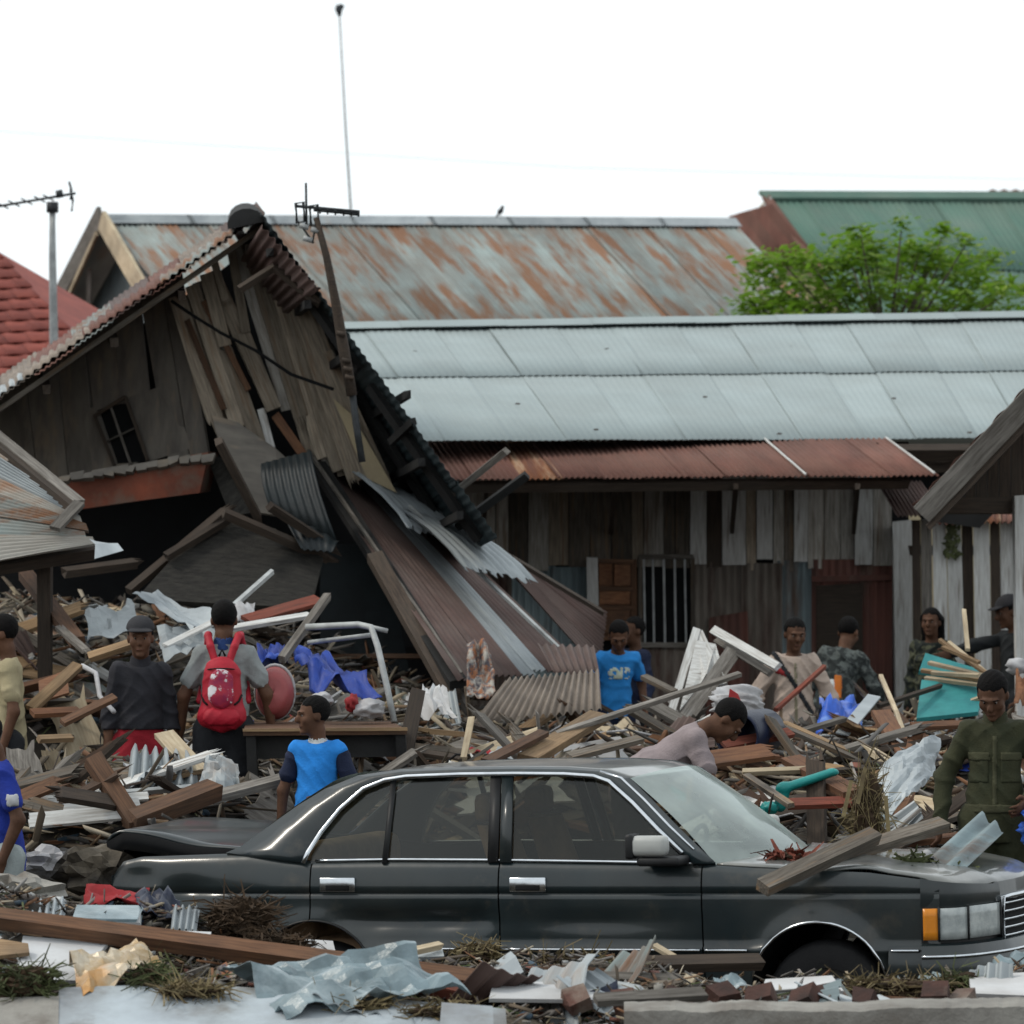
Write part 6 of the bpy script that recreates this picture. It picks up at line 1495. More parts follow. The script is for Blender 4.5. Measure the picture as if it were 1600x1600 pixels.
# white bag with a red leaf print over a navy drum
sk = thing('white_sack', 'white sack with a red leaf print above the navy drum', 'sack', P(1158, 1110, 24.6))
lump('cloth', P(1152, 1096, 24.8), (.16, .13, .10), 'cloth_white', 31, .3, 2.5, 4, sk)
leafV = [P(1140, 1076, 24.62), P(1152, 1084, 24.6), P(1160, 1104, 24.58), P(1154, 1116, 24.58), P(1144, 1108, 24.6), P(1138, 1092, 24.62)]
slab('printed_leaf', leafV, .02, 'cloth_red', sk)
dr = thing('navy_drum', 'navy plastic drum with a black open mouth behind the bending man', 'drum', P(1160, 1190, 24.2))
V, Fc = [], []; ca = P(1152, 1150, 24.0); axd = Vector((.45, .88, .05)).normalized(); sx_ = axd.cross(Vector((0, 0, 1))).normalized(); sz_ = sx_.cross(axd); n = 26
for (r_, t_) in ((.0, .36), (.10, .36), (.125, .02), (.135, 0.), (.14, .03), (.142, .20), (.135, .42), (.0, .44)):
    for k in range(n): an = 2 * math.pi * k / n; V.append(ca + axd * t_ + (sx_ * math.cos(an) + sz_ * math.sin(an)) * r_)
for q_ in range(7):
    for k in range(n): Fc.append((q_ * n + k, q_ * n + (k + 1) % n, (q_ + 1) * n + (k + 1) % n, (q_ + 1) * n + k))
mesh_obj('shell', V, Fc, 'plastic_navy', dr, smooth=True)
tube('rim', [ca + (sx_ * math.cos(a) + sz_ * math.sin(a)) * .137 for a in np.linspace(0, 6.283, 25)[:-1]], .009, 'plastic_navy', dr, closed=True)
# --- right heap
PL((1212, 1114, 28.0), (1288, 1046, 28.8), .03, .03, 'wood_red', 'maroon stick crossing in front of the beige jacket', 'stick', cat='stick')
o = crumple('plastic_bag', [P(1280, 1098, 27.6), P(1344, 1094, 27.8), P(1346, 1146, 26.8), P(1276, 1150, 26.7)], 'bag_blue', 14, .10, 33, 4, lift=.05); tag(o, 'crumpled bright blue plastic bag at the feet of the beige jacket man', 'bag')
PL((1316, 1152, 26.2), (1366, 1092, 27.0), .09, .01, 'tin_bright', 'pale metal strip rising right of the blue plastic bag', 'metal_strip', cat='metal strip')
PL((1150, 1178, 24.4), (1320, 1128, 25.6), .035, .03, 'wood_grey', 'thin grey pole lying below the blue plastic bag', 'wooden_pole', cat='pole')
PL((1376, 1118, 25.4), (1420, 1192, 24.4), .12, .04, 'wood_orange', 'stout orange plank leaning left of the teal panels', cat='plank')
of = thing('wooden_crate_frame', 'small orange wooden frame leaning left of the olive uniform', 'frame', P(1435, 1190, 24.4))
for a, b in (((1422, 1156, 24.7), (1446, 1150, 24.7)), ((1446, 1150, 24.7), (1440, 1196, 24.3)), ((1422, 1156, 24.7), (1416, 1196, 24.3)), ((1416, 1196, 24.3), (1440, 1196, 24.3))): bar('slat', P(*a), P(*b), .035, .03, 'wood_orange', of, nrm=(0, -1, .2))
PL((1424, 1140, 25.0), (1520, 1136, 25.2), .06, .03, 'wood_orange', 'orange rail under the teal panels', cat='rail')
PL((1376, 1060, 27.6), (1400, 1116, 26.6), .03, .02, 'wood_cream', 'thin pale stick standing beside the white post', 'stick', cat='stick')
PL((1400, 1116, 26.6), (1412, 1150, 25.9), .03, .02, 'wood_cream', 'lower pale stick leaning under the one beside the white post', 'stick', cat='stick')
PL((1372, 1108, 27.0), (1470, 1076, 27.6), .03, .03, 'wood_dark', 'black stick lying across the lower teal panel', 'stick', cat='stick')
o = slab('painted_teal_board', [P(1446, 1020, 28.2), P(1532, 1046, 28.2), P(1530, 1062, 28.0), P(1436, 1048, 28.0)], .03, 'wood_board_teal'); tag(o, 'upper teal painted panel among bamboo sticks', 'panel')
o = slab('painted_teal_board', [P(1440, 1062, 27.8), P(1540, 1072, 27.6), P(1528, 1112, 27.2), P(1432, 1122, 27.2)], .03, 'wood_board_teal'); tag(o, 'lower larger teal painted panel left of the olive uniform', 'panel')
for i, (a, b) in enumerate((((1468, 1004), (1542, 1058)), ((1482, 1008), (1548, 1062)), ((1452, 1040), (1544, 1062)), ((1440, 1052), (1540, 1068)), ((1446, 1064), (1544, 1076)), ((1506, 958), (1512, 1020)), ((1474, 1016), (1530, 1040)), ((1456, 1056), (1530, 1060)), ((1430, 1130), (1540, 1092)))):
    PL((*a, 28.0 - .04 * i), (*b, 27.5 - .02 * i), .028, .024, 'wood_cream' if i % 3 else 'wood_tan', ['topmost bamboo stick over the teal panels, nearest the woman', 'bamboo stick just right of the topmost one over the teal panels', 'bamboo stick along the bottom of the upper teal panel', 'bamboo stick just below the upper teal panel', 'bamboo stick along the top of the lower teal panel', 'upright bamboo stick at the hand of the black-jacketed man', 'short bamboo stick on the upper teal panel', 'short bamboo stick between the two teal panels', 'bamboo stick slanting under the lower teal panel'][i], 'bamboo_stick', cat='stick')
o = crumple('orange_cloth', [P(1588, 1052, 27.0), P(1612, 1050, 27.0), P(1612, 1106, 26.6), P(1584, 1104, 26.6)], 'wood_orange', 8, .05, 40); tag(o, 'orange cloth at the right edge behind the olive uniform', 'cloth')
o = lump('white_bundle', P(1592, 1040, 27.2), (.09, .06, .06), 'cloth_white', 44, .3); tag(o, 'white bundle above the orange cloth at the right edge', 'cloth')
PL((1080, 1196, 23.0), (1200, 1180, 23.3), .14, .03, 'wood_orange', 'splintered orange board right of the bending man', cat='board', splinter=True)
PL((1130, 1170, 24.0), (1236, 1150, 24.2), .08, .03, 'wood_red', 'red-brown board below the navy drum', cat='board')
PL((1236, 1192, 23.4), (1334, 1246, 22.4), .12, .04, 'wood_orange', 'orange plank slanting behind the teal plastic piece', cat='plank')
PL((1160, 1212, 23.0), (1262, 1208, 23.1), .04, .03, 'wood_cream', 'thin cream lath above the windscreen', cat='lath')
PL((1166, 1218, 22.8), (1236, 1264, 22.2), .04, .03, 'wood_weathered', 'weathered lath slanting down right of the windscreen', cat='lath')
PL((1228, 1262, 22.3), (1332, 1258, 22.4), .07, .03, 'wood_red', 'flat red-brown board below the teal plastic piece', cat='board')
tp = thing('teal_plastic_piece', 'bent teal plastic chair piece on the right heap', 'plastic piece', P(1250, 1240, 22.6))
f = Field((-.4, -.2, -.2), (.4, .2, .3), .010); f.cap((-.12, 0, -.10), (-.10, 0, .0), .035, .04, .02); f.cap((-.10, 0, .0), (.18, .05, .09), .045, .04, .02, v3(0, 0, 1), .6); V, Q = f.mesh()
np_mesh('shell', V, Q, 'plastic_teal', tp, True, world=False); tp.location = P(1252, 1232, 22.6)
o = lump('teal_plastic_scrap', P(1202, 1262, 22.3), (.05, .04, .035), 'plastic_teal', 3, .3); tag(o, 'small teal plastic scrap right of the windscreen', 'plastic piece')
o = crumple('white_sheet', [P(1368, 1212, 22.4), P(1466, 1172, 22.8), P(1452, 1236, 22.4), P(1386, 1294, 21.9)], 'tin_bright', 16, .035, 51, 5, lift=.06, arch_=.06, smooth=False); tag(o, 'curved white sheet hanging left of the olive uniform', 'sheet')
# straw bundle on the bonnet
def bundle(name, label, c, r, m, n, seed, ln=(.08, .25), cat='straw', core='coir', flat=.25, wid=.0045):
    rs_ = np.random.RandomState(seed); t_ = thing(name, label, cat, c)
    lump('core', c, (r[0] * .75, r[1] * .75, r[2] * .75), core, seed, .5, 4, 4, t_, flat=True)
    dv = rs_.randn(n, 3); dv /= np.linalg.norm(dv, axis=1)[:, None]; rad = rs_.uniform(.55, 1.0, n)
    p0 = np.array(c) + dv * np.array(r) * rad[:, None]; t2 = rs_.randn(n, 3) * np.array([1, 1, flat]); t2 /= np.linalg.norm(t2, axis=1)[:, None]
    L_ = rs_.uniform(*ln, n)[:, None]; p1 = p0 + t2 * L_ * .5 + rs_.randn(n, 3) * .012; p2 = p0 + t2 * L_ + rs_.randn(n, 3) * .03
    sd = np.cross(t2, rs_.randn(n, 3)); sd /= np.linalg.norm(sd, axis=1)[:, None]; sd *= wid * rs_.uniform(.5, 1.4, n)[:, None]
    V = np.stack([p0 - sd, p0 + sd, p1 - sd, p1 + sd, p2 - sd * .5, p2 + sd * .5], 1).reshape(-1, 3); b = np.arange(n)[:, None] * 6
    o = np_mesh('fibres', V, np.concatenate([b + np.array([0, 1, 3, 2]), b + np.array([2, 3, 5, 4])]), m, t_, False); o['kind'] = 'stuff'; return t_
bundle('root_bundle', 'dark bundle of roots and straw standing on the bonnet', P(1356, 1276, 20.5), (.08, .08, .25), 'straw', 420, 4, (.08, .24), flat=3.5, wid=.003)
for i, (a, b) in enumerate((((1330, 1226), (1318, 1282)), ((1384, 1250), (1392, 1352)), ((1352, 1206), (1340, 1262)))): PL((*a, 20.35), (*b, 20.3), .02, .012, 'straw', ['straw-coloured stalk hanging from the left of the root bundle', 'straw-coloured stalk hanging down the right of the root bundle', 'straw-coloured stalk at the top of the root bundle'][i], 'stalk', cat='stalk', nrm=(0, -1, 0))
PL((1192, 1394, 19.15), (1366, 1312, 19.7), .085, .06, 'wood_weathered', 'heavy weathered plank resting on the bonnet beside the windscreen', cat='plank', splinter=False)
PL((1300, 1348, 19.7), (1474, 1294, 20.2), .08, .05, 'wood_weathered', 'second heavy plank on the bonnet, behind the root bundle', cat='plank')
o = sheet('corrugated_piece', [P(1450, 1338, 19.8), P(1494, 1366, 19.6), P(1568, 1296, 20.1), P(1528, 1268, 20.3)], 'tin_wall_blue', waves=2, amp=.022, nv=3); tag(o, 'bent piece of zinc channel lying on the bonnet before the olive uniform', 'metal sheet')
for i, (px, py, d, r, m, lab) in enumerate(((1232, 1342, 19.85, (.11, .06, .035), 'wood_red', 'heap of reddish leaves on the wiper edge of the windscreen'), (1420, 1352, 19.8, (.09, .08, .04), 'coir', 'dark sod on the bonnet below the root bundle'), (1445, 1344, 20.0, (.05, .05, .05), 'cloth_white', 'white scrap beside the dark sod on the bonnet'), (1500, 1368, 19.7, (.04, .04, .02), 'cloth_white', 'small white scrap on the bonnet at the end of the zinc channel'), (1480, 1364, 19.8, (.12, .08, .025), 'leaf_debris', 'green-brown leaf litter along the bonnet edge'))):
    if i in (0, 1, 4): bundle('leaf_litter', lab, P(px, py, d), r, 'wood_red' if i == 0 else 'leaf_debris', 120, 60 + i, (.04, .12), 'leaf litter', 'coir', wid=.012)
    else: o = lump('scrap', P(px, py, d), r, m, i + 70, .4); tag(o, lab, 'scrap')

# --- foreground, in front of the car
kw = thing('low_wall', 'low rough concrete wall along the bottom right edge', 'wall', P(1300, 1600, 16.2))
V, Fc = [], []; nW = 90
for i in range(nW + 1):
    px = 975 + 720 * i / nW; e = (float(vnoise(i * .13, 2.)) - .5) * 6 + (float(vnoise(i * 2.7, 7.)) - .5) * 2.2; y0 = 1577 - i / nW * 8 + e
    V += [P(px, 1900, 16.05), P(px, y0 + 5, 16.08), P(px, y0, 16.12), P(px, y0 - 10, 16.32), P(px, 1900, 16.36)]
for i in range(nW):
    for k in range(4): q = i * 5 + k; Fc.append((q, q + 5, q + 6, q + 1))
Fc += [(0, 1, 2, 3, 4), tuple(nW * 5 + k for k in (4, 3, 2, 1, 0))]
mesh_obj('wall_body', V, Fc, 'concrete', kw)
for i in range(10):
    px = 895 + i * 66 + rng.uniform(-24, 24); py = 1564 - (i > 6) * 2 + rng.uniform(-8, 5); d = 17.0 + rng.uniform(-.2, .2)
    M, _ = frame(P(px, py, d), P(px + 34, py + rng.uniform(-12, 12), d + rng.uniform(-.06, .06)), (rng.uniform(-.3, .3), -.5, .85)); o = mesh_obj('brick', box_verts(.105 + rng.uniform(-.02, .02), .10, .075, .006), BOXF, 'brick', M=M)
    tag(o, ['first', 'second', 'third', 'fourth', 'fifth', 'sixth', 'seventh', 'eighth', 'ninth', 'tenth'][i] + ' broken brick from the left behind the low concrete wall', 'brick', 'bricks behind the low wall')
PL((-20, 1440, 18.0), (752, 1542, 17.5), .085, .07, 'wood_brown', 'long reddish-brown beam lying across the foreground in front of the boot', 'beam', cat='beam', splinter=True)
o = slab('white_slab', [P(92, 1543, 17.0), P(300, 1536, 17.1), P(560, 1556, 17.0), P(790, 1576, 16.8), P(800, 1720, 15.9), P(90, 1720, 15.9)], .08, 'concrete_white', nrm=(0, -.72, .69)); tag(o, 'large white painted slab along the bottom left foreground', 'slab')
o = slab('grey_slab', [P(-40, 1560, 16.9), P(92, 1556, 16.9), P(90, 1720, 15.9), P(-40, 1720, 15.9)], .08, 'concrete', nrm=(0, -.72, .69)); tag(o, 'grey concrete piece in the bottom left corner', 'slab')
o = slab('white_board', [P(36, 1462, 18.0), P(168, 1474, 17.9), P(120, 1532, 17.3), P(24, 1528, 17.3)], .02, 'white_board', nrm=(0, -.5, .86)); tag(o, 'white board below the long beam at the left', 'board')
o = slab('cardboard', [P(-30, 1462, 17.8), P(44, 1474, 17.7), P(46, 1488, 17.6), P(-30, 1496, 17.5)], .02, 'wood_tan', nrm=(0, -.5, .86)); tag(o, 'tan cardboard piece at the left edge under the long beam', 'cardboard')
o = crumple('plastic_film', [P(345, 1528, 17.3), P(640, 1516, 17.4), P(730, 1570, 16.9), P(440, 1592, 16.7)], 'plastic_film', 22, .07, 61, 5, lift=.06, smooth=False); tag(o, 'crumpled blue-grey plastic film over the white slab', 'plastic film')
o = crumple('packaging', [P(110, 1502, 17.4), P(210, 1488, 17.5), P(256, 1520, 17.2), P(120, 1560, 16.9)], 'foil', 12, .07, 63, 4, lift=.04, smooth=False); tag(o, 'crumpled orange and silver packaging left of the plastic film', 'packaging')
bundle('coir_clump', 'shaggy brown clump of coconut fibre in front of the boot', P(376, 1440, 18.6), (.16, .14, .12), 'coir', 900, 5, (.04, .14), 'fibre clump', wid=.004)
bundle('coir_clump', 'low trail of dark fibre right of the shaggy clump', P(432, 1476, 18.4), (.17, .12, .05), 'coir', 500, 6, (.04, .12), 'fibre clump', wid=.004)
bundle('weed_clump', 'dark clump of weeds in the bottom left corner', P(36, 1536, 17.0), (.15, .12, .08), 'leaf_debris', 500, 7, (.04, .14), 'weeds')
for i, (px, py, d_) in enumerate(((300, 1548, 16.95), (560, 1572, 16.85), (690, 1582, 16.75))):
    bundle('weed_clump', ['thin straw litter at the left end of the white slab', 'thin straw litter along the middle edge of the white slab', 'thin straw litter at the right end of the white slab'][i], P(px, py, d_), (.16, .07, .03), 'straw', 260, 30 + i, (.04, .14), 'litter', wid=.004)
bundle('weed_clump', 'greenish weeds at the right end of the packaging', P(232, 1528, 17.1), (.09, .08, .06), 'leaf_debris', 300, 8, (.04, .12), 'weeds')
bundle('weed_clump', 'dry weeds below the front door of the car', P(900, 1508, 18.5), (.22, .1, .05), 'straw', 400, 9, (.04, .14), 'weeds')
bundle('weed_clump', 'dry weeds below the rear door of the car', P(745, 1490, 18.7), (.10, .08, .06), 'straw', 260, 10, (.04, .12), 'weeds')
bundle('weed_clump', 'dry weeds in front of the front wheel', P(1395, 1545, 17.6), (.3, .1, .05), 'straw', 500, 11, (.04, .12), 'weeds')
bundle('weed_clump', 'dry weeds below the front bumper', P(1505, 1540, 17.7), (.14, .1, .06), 'leaf_debris', 300, 12, (.04, .12), 'weeds')
o = sheet('zinc_offcut', [P(48, 1416, 18.8), P(104, 1410, 18.9), P(100, 1446, 18.4), P(44, 1450, 18.4)], 'tin_bright', waves=5, amp=.016, nv=2, lift=.02); tag(o, 'small pale corrugated offcut at the left in front of the boot', 'metal sheet')
for i in range(5):
    M, _ = frame(P(112, 1446 - i * 5, 18.5), P(226, 1448 - i * 5, 18.5), (0, -.3, .95), rng.uniform(-.1, .1)); o = mesh_obj('book', box_verts(.30, .20, .014, .004), BOXF, ['plastic_navy', 'tin_wall_blue', 'plastic_navy', 'white_board', 'plastic_film'][i], M=M)
    tag(o, ['lowest', 'second lowest', 'middle', 'second highest', 'topmost'][i] + ' flat sodden book in the stack before the boot', 'book', 'sodden books')
o = crumple('rag', [P(132, 1404, 18.9), P(232, 1396, 19.0), P(236, 1426, 18.7), P(130, 1424, 18.7)], 'cloth_red', 10, .04, 71, 4, lift=.03); tag(o, 'dull red rag on the books in front of the boot', 'rag')
o = crumple('rag', [P(212, 1404, 18.9), P(280, 1412, 18.9), P(278, 1444, 18.6), P(214, 1440, 18.6)], 'camo_rag' if 'camo_rag' in MT else 'plastic_navy', 10, .05, 73, 4, lift=.03); tag(o, 'dark cloth between the red rag and the fibre clump', 'rag')
o = sheet('zinc_offcut', [P(270, 1426, 18.7), P(312, 1428, 18.7), P(306, 1466, 18.3), P(266, 1462, 18.3)], 'tin_zinc', waves=4, amp=.014, nv=2, lift=.03); tag(o, 'grey corrugated offcut left of the shaggy fibre clump', 'metal sheet')
for i, (c, m, lab, nm) in enumerate((
    ([P(772, 1532, 17.4), P(924, 1536, 17.4), P(932, 1562, 17.0), P(764, 1560, 17.0)], 'white_board', 'flat pale panel in front of the rear door', 'panel'),
    ([P(1196, 1530, 17.6), P(1300, 1524, 17.6), P(1318, 1548, 17.3), P(1190, 1550, 17.3)], 'white_board', 'flat pale panel in front of the front wheel', 'panel'),
    ([P(1514, 1524, 17.7), P(1620, 1518, 17.7), P(1620, 1556, 17.2), P(1518, 1552, 17.2)], 'white_board', 'flat pale panel below the front bumper at the right edge', 'panel'),
    ([P(690, 1566, 16.6), P(770, 1572, 16.6), P(772, 1640, 16.2), P(684, 1640, 16.2)], 'concrete_white', 'pale block at the right end of the white slab', 'block'),
    ([P(640, 1482, 18.6), P(690, 1476, 18.6), P(694, 1494, 18.4), P(640, 1496, 18.4)], 'tin_zinc', 'small grey plate under the rear door', 'plate'),
    ([P(455, 1466, 18.8), P(520, 1470, 18.8), P(524, 1486, 18.6), P(460, 1484, 18.6)], 'white_board', 'white scrap of board under the rear wheel arch', 'board'),
    ([P(232, 1452, 18.2), P(330, 1456, 18.2), P(326, 1472, 18.0), P(226, 1466, 18.0)], 'white_board', 'white strip of board behind the long beam', 'board'))):
    o = slab(nm if nm != 'panel' else 'pale_panel', c, .02, m, nrm=(0, -.5, .86)); tag(o, lab, nm)
ch = thing('zinc_channel', 'short bent zinc gutter channel under the front door', 'channel', P(780, 1540, 17.9))
for c in ([P(744, 1524, 18.0), P(798, 1486, 18.3), P(806, 1494, 18.2), P(754, 1532, 17.9)], [P(754, 1532, 17.9), P(806, 1494, 18.2), P(814, 1510, 18.0), P(764, 1546, 17.7)], [P(764, 1546, 17.7), P(814, 1510, 18.0), P(818, 1518, 17.9), P(770, 1552, 17.6)]): slab('channel_side', c, .006, 'tin_zinc', ch, nrm=(0, -.7, .7))
PL((584, 1526, 17.9), (742, 1560, 17.4), .09, .06, 'wood_red', 'dark red broken beam left of the zinc channel', 'beam', cat='beam', splinter=True)
PL((520, 1520, 18.0), (688, 1484, 18.5), .03, .03, 'wood_cream', 'thin pale lath crossing the long beam', cat='lath')
PL((1022, 1484, 18.7), (1066, 1510, 18.4), .03, .02, 'wood_cream', 'small yellow stick below the front door', 'stick', cat='stick')
PL((1080, 1532, 17.6), (1054, 1582, 17.0), .05, .02, 'wood_cream', 'short cream stake among the bricks', 'stake', cat='stake')
PL((1010, 1514, 18.3), (1190, 1510, 18.5), .07, .05, 'wood_dark', 'dark beam lying before the front wheel', 'beam', cat='beam')
PL((860, 1532, 17.5), (1060, 1538, 17.5), .05, .03, 'wood_grey', 'grey lath lying above the row of bricks', cat='lath')
PL((930, 1570, 16.5), (1100, 1560, 16.7), .06, .03, 'wood_grey', 'grey lath at the left end of the low concrete wall', cat='lath')
for i, (px, py, d, r, m) in enumerate(((150, 1360, 21.0, (.2, .2, .12), 'earth'), (70, 1350, 21.2, (.12, .1, .08), 'cloth_white'), (30, 1400, 19.8, (.2, .2, .1), 'concrete'))):
    o = lump(['earth_clod', 'rag_bundle', 'rubble_block'][i], P(px, py, d), r, m, 90 + i, .5, 3, 3, flat=True); tag(o, ['dark clod of earth behind the boot', 'grey-white rag bundle behind the royal blue shirt', 'grey rubble lump at the left edge before the boot'][i], ['clod', 'rag', 'rubble'][i])

# ================================================================== loose pieces strewn over the heap, alike and uncounted apart
rf = random.Random(21)
def car_zone(X, Y):
    q = carM.inverted() @ Vector((X, Y, .5)); return -2.5 < q.x < 2.8 and -1.02 < q.y < 1.0
def free(X, Y, r=.36):
    if car_zone(X, Y): return False
    for a, b, _, _ in PITS:
        if b - 1.9 < Y < b + .3 and abs(X - a * Y / b) < r: return False      # trodden way in front of each person
    return True
MARKS = [(15, 1080, 'the tan shirt'), (20, 1260, 'the royal blue T-shirt'), (215, 1060, 'the man in the dark cap'), (350, 1070, 'the red backpack'), (430, 1080, 'the red tub'), (540, 1050, 'the blue tarpaulin'), (560, 980, 'the bent bedstead'), (500, 1200, 'the boy in the sports shirt'), (190, 1270, 'the leaning brown beam'), (640, 1140, 'the dark broken post'), (840, 1090, 'the fawn corrugated sheet'), (880, 1155, 'the broad tan plank'), (968, 1050, 'the blue T-shirt'), (1050, 1160, 'the bending man'), (1090, 1050, 'the white trestle'), (1160, 1150, 'the navy drum'), (1240, 1060, 'the beige jacket'), (1310, 1120, 'the blue plastic bag'), (1480, 1080, 'the teal boards'), (1400, 1155, 'the stout orange plank'), (1250, 1232, 'the teal chair piece'), (1410, 1235, 'the curved white sheet'), (1200, 1290, 'the windscreen'), (1530, 1200, 'the olive uniform'), (70, 860, 'the low tin roof'), (350, 880, 'the collapsed house'), (270, 1200, 'the pleated zinc sheet'),
         (100, 1440, 'the stack of books'), (300, 1485, 'the long foreground beam'), (376, 1440, 'the shaggy fibre clump'), (170, 1520, 'the packaging'), (540, 1550, 'the plastic film'), (690, 1545, 'the dark red beam'), (780, 1515, 'the zinc channel'), (850, 1545, 'the pale panel before the rear door'), (1100, 1550, 'the brick row'), (1280, 1500, 'the front wheel'), (1255, 1535, 'the pale panel before the front wheel'), (1480, 1500, 'the front bumper'), (1560, 1540, 'the pale panel at the right edge')]
TONE = {'wood_weathered': 'weathered', 'wood_grey': 'grey', 'wood_brown': 'brown', 'wood_dark': 'dark', 'wood_tan': 'tan', 'wood_orange': 'orange', 'wood_cream': 'cream', 'wood_red': 'reddish', 'wood_white': 'whitewashed', 'tin_zinc': 'grey zinc', 'tin_bright': 'bright zinc', 'tin_rusty': 'rusty', 'tin_brown': 'brown', 'tin_fawn': 'fawn', 'tin_wall_blue': 'bluish', 'cloth_white': 'white', 'cloth_red': 'red', 'tarp_blue': 'blue', 'plastic_film': 'blue-grey', 'plastic_navy': 'navy', 'cloth_pattern': 'patterned', 'white_board': 'off-white'}
def where(X, Y, Z):
    px = X / Y * F + 800; py = HY + (CH - Z) / Y * F; m = min(MARKS, key=lambda q: math.hypot(px - q[0], py - q[1])); dx, dy = px - m[0], py - m[1]
    return ('right of ' if dx > 0 else 'left of ') + m[2] if abs(dx) > abs(dy) else ('below ' if dy > 0 else 'above ') + m[2]
def slope_n(X, Y):
    e = .25; hx = float(H(X + e, Y, False) - H(X - e, Y, False)) / (2 * e); hy = float(H(X, Y + e, False) - H(X, Y - e, False)) / (2 * e)
    return Vector((-hx, -hy, 1)).normalized()
# share a few plank meshes between the alike pieces
PM = []
for i in range(10):
    L_ = rf.uniform(.5, 1.7); w = rf.uniform(.05, .13); t_ = rf.uniform(.02, .04); 
    vv, ff, n_ = [], [], 5; bow = rf.gauss(0, .02); tw = rf.gauss(0, .12)
    for q in range(n_ + 1):
        x_ = (q / n_ - .5) * L_; zb = bow * (1 - (2 * q / n_ - 1) ** 2); an_ = tw * (q / n_ - .5); ca_, sa_ = math.cos(an_), math.sin(an_)
        for y_, z_ in ((-w / 2, -t_ / 2), (w / 2, -t_ / 2), (w / 2, t_ / 2), (-w / 2, t_ / 2)):
            y_ *= rf.uniform(.92, 1.06); vv.append((x_ + (rf.uniform(-.03, .05) if q in (0, n_) else 0), y_ * ca_ - z_ * sa_, y_ * sa_ + z_ * ca_ + zb))
    for q in range(n_):
        for k_ in range(4): ff.append((q * 4 + k_, q * 4 + (k_ + 1) % 4, q * 4 + 4 + (k_ + 1) % 4, q * 4 + 4 + k_))
    ff += [(3, 2, 1, 0), tuple(n_ * 4 + k_ for k_ in range(4))]
    for e_ in (0, 1):      # torn ends
        for k_ in range(4):
            y0 = -w / 2 + w * k_ / 4; b_ = len(vv); xe = (L_ / 2 - .03) * (1 if e_ else -1); ln = rf.uniform(.03, .16) * (1 if e_ else -1)
            vv += [(xe, y0, -t_ * .45), (xe, y0 + w / 4, -t_ * .45), (xe, y0 + w / 4, t_ * .45), (xe, y0, t_ * .45), (xe + ln, y0 + w / 8 + rf.uniform(-.01, .01), rf.uniform(-t_, t_) * .4)]
            ff += [(b_, b_ + 1, b_ + 4), (b_ + 1, b_ + 2, b_ + 4), (b_ + 2, b_ + 3, b_ + 4), (b_ + 3, b_, b_ + 4)]
    PM.append((L_, vv, ff))
pm_cache = {}
def filler(name, X, Y, kind, m, label, cat, group, tilt=.22, up=.02):
    n = slope_n(X, Y); a = rf.gauss(0, .75); xd = Vector((math.cos(a), math.sin(a), 0)); xd = (xd - n * xd.dot(n)).normalized()
    xd = (xd + n * rf.gauss(0, tilt)).normalized(); y = n.cross(xd).normalized(); z = xd.cross(y)
    M = Matrix((xd, y, z)).transposed().to_4x4(); M = Matrix.Translation(Vector((X, Y, float(H(X, Y, False)) + up))) @ M @ Matrix.Rotation(rf.gauss(0, .35), 4, 'X')
    key = (kind, m)
    if key not in pm_cache:
        if kind[0] == 'p': L_, me_v, me_f = PM[kind[1]]
        else:
            rr = random.Random(kind[1] * 7); w, l = rr.uniform(.2, .45), rr.uniform(.3, .7); nn_ = 8; me_v = []; me_f = []
            for j in range(4):
                for i in range(25): me_v.append(((i / 24 - .5) * w, (j / 3 - .5) * l, .010 * math.sin(i / 24 * 6.283 * 4) + .05 * math.sin(j * 1.4 + kind[1]) * (i / 24) + (.03 if kind[1] % 2 else -.03) * (i / 24 - .5) ** 2 * 4))
            me_f = [(j * 25 + i, j * 25 + i + 1, (j + 1) * 25 + i + 1, (j + 1) * 25 + i) for j in range(3) for i in range(24)]
        me = bpy.data.meshes.new(name); me.from_pydata(me_v, [], me_f); me.materials.append(MT[m]); pm_cache[key] = me
    o = link(bpy.data.objects.new(name, pm_cache[key])); o.matrix_basis = M; tag(o, label, cat, group)
    if kind[0] == 's': s_ = o.modifiers.new('thick', 'SOLIDIFY'); s_.thickness = .004
    return o
woods = ['wood_weathered'] * 7 + ['wood_grey'] * 3 + ['wood_brown'] * 5 + ['wood_dark'] * 6 + ['wood_tan'] * 2 + ['wood_orange'] * 2 + ['wood_cream', 'wood_red', 'wood_white']
tins = ['tin_zinc', 'tin_zinc', 'tin_bright', 'tin_rusty', 'tin_brown', 'tin_fawn', 'tin_wall_blue']
n_p = n_s = tries = 0
while n_p < 290 and tries < 8000:
    tries += 1; Y = rf.choice([rf.uniform(17.2, 18.4), rf.uniform(21.7, 25), rf.uniform(21.7, 25), rf.uniform(22, 26), rf.uniform(24, 30), rf.uniform(24, 30)]); X = rf.uniform(-.145, .145) * Y
    if not free(X, Y): continue
    back = Y > 20; m = rf.choice(woods); k = rf.randrange(10)
    if not back and (PM[k][0] > 1.0 or m in ('wood_tan', 'wood_orange', 'wood_cream')): continue
    z = float(H(X, Y, False)); side_ = 'in the heap' if back else 'before the car'
    lab = f"{'long' if PM[k][0] > 1.2 else 'short' if PM[k][0] < .8 else 'loose'} {TONE[m]} plank {side_} {where(X, Y, z)}"
    filler('loose_plank', X, Y, ('p', k), m, lab, 'plank', 'loose planks ' + side_, .26 if back else .05, .02 if back else .0); n_p += 1
tries = 0
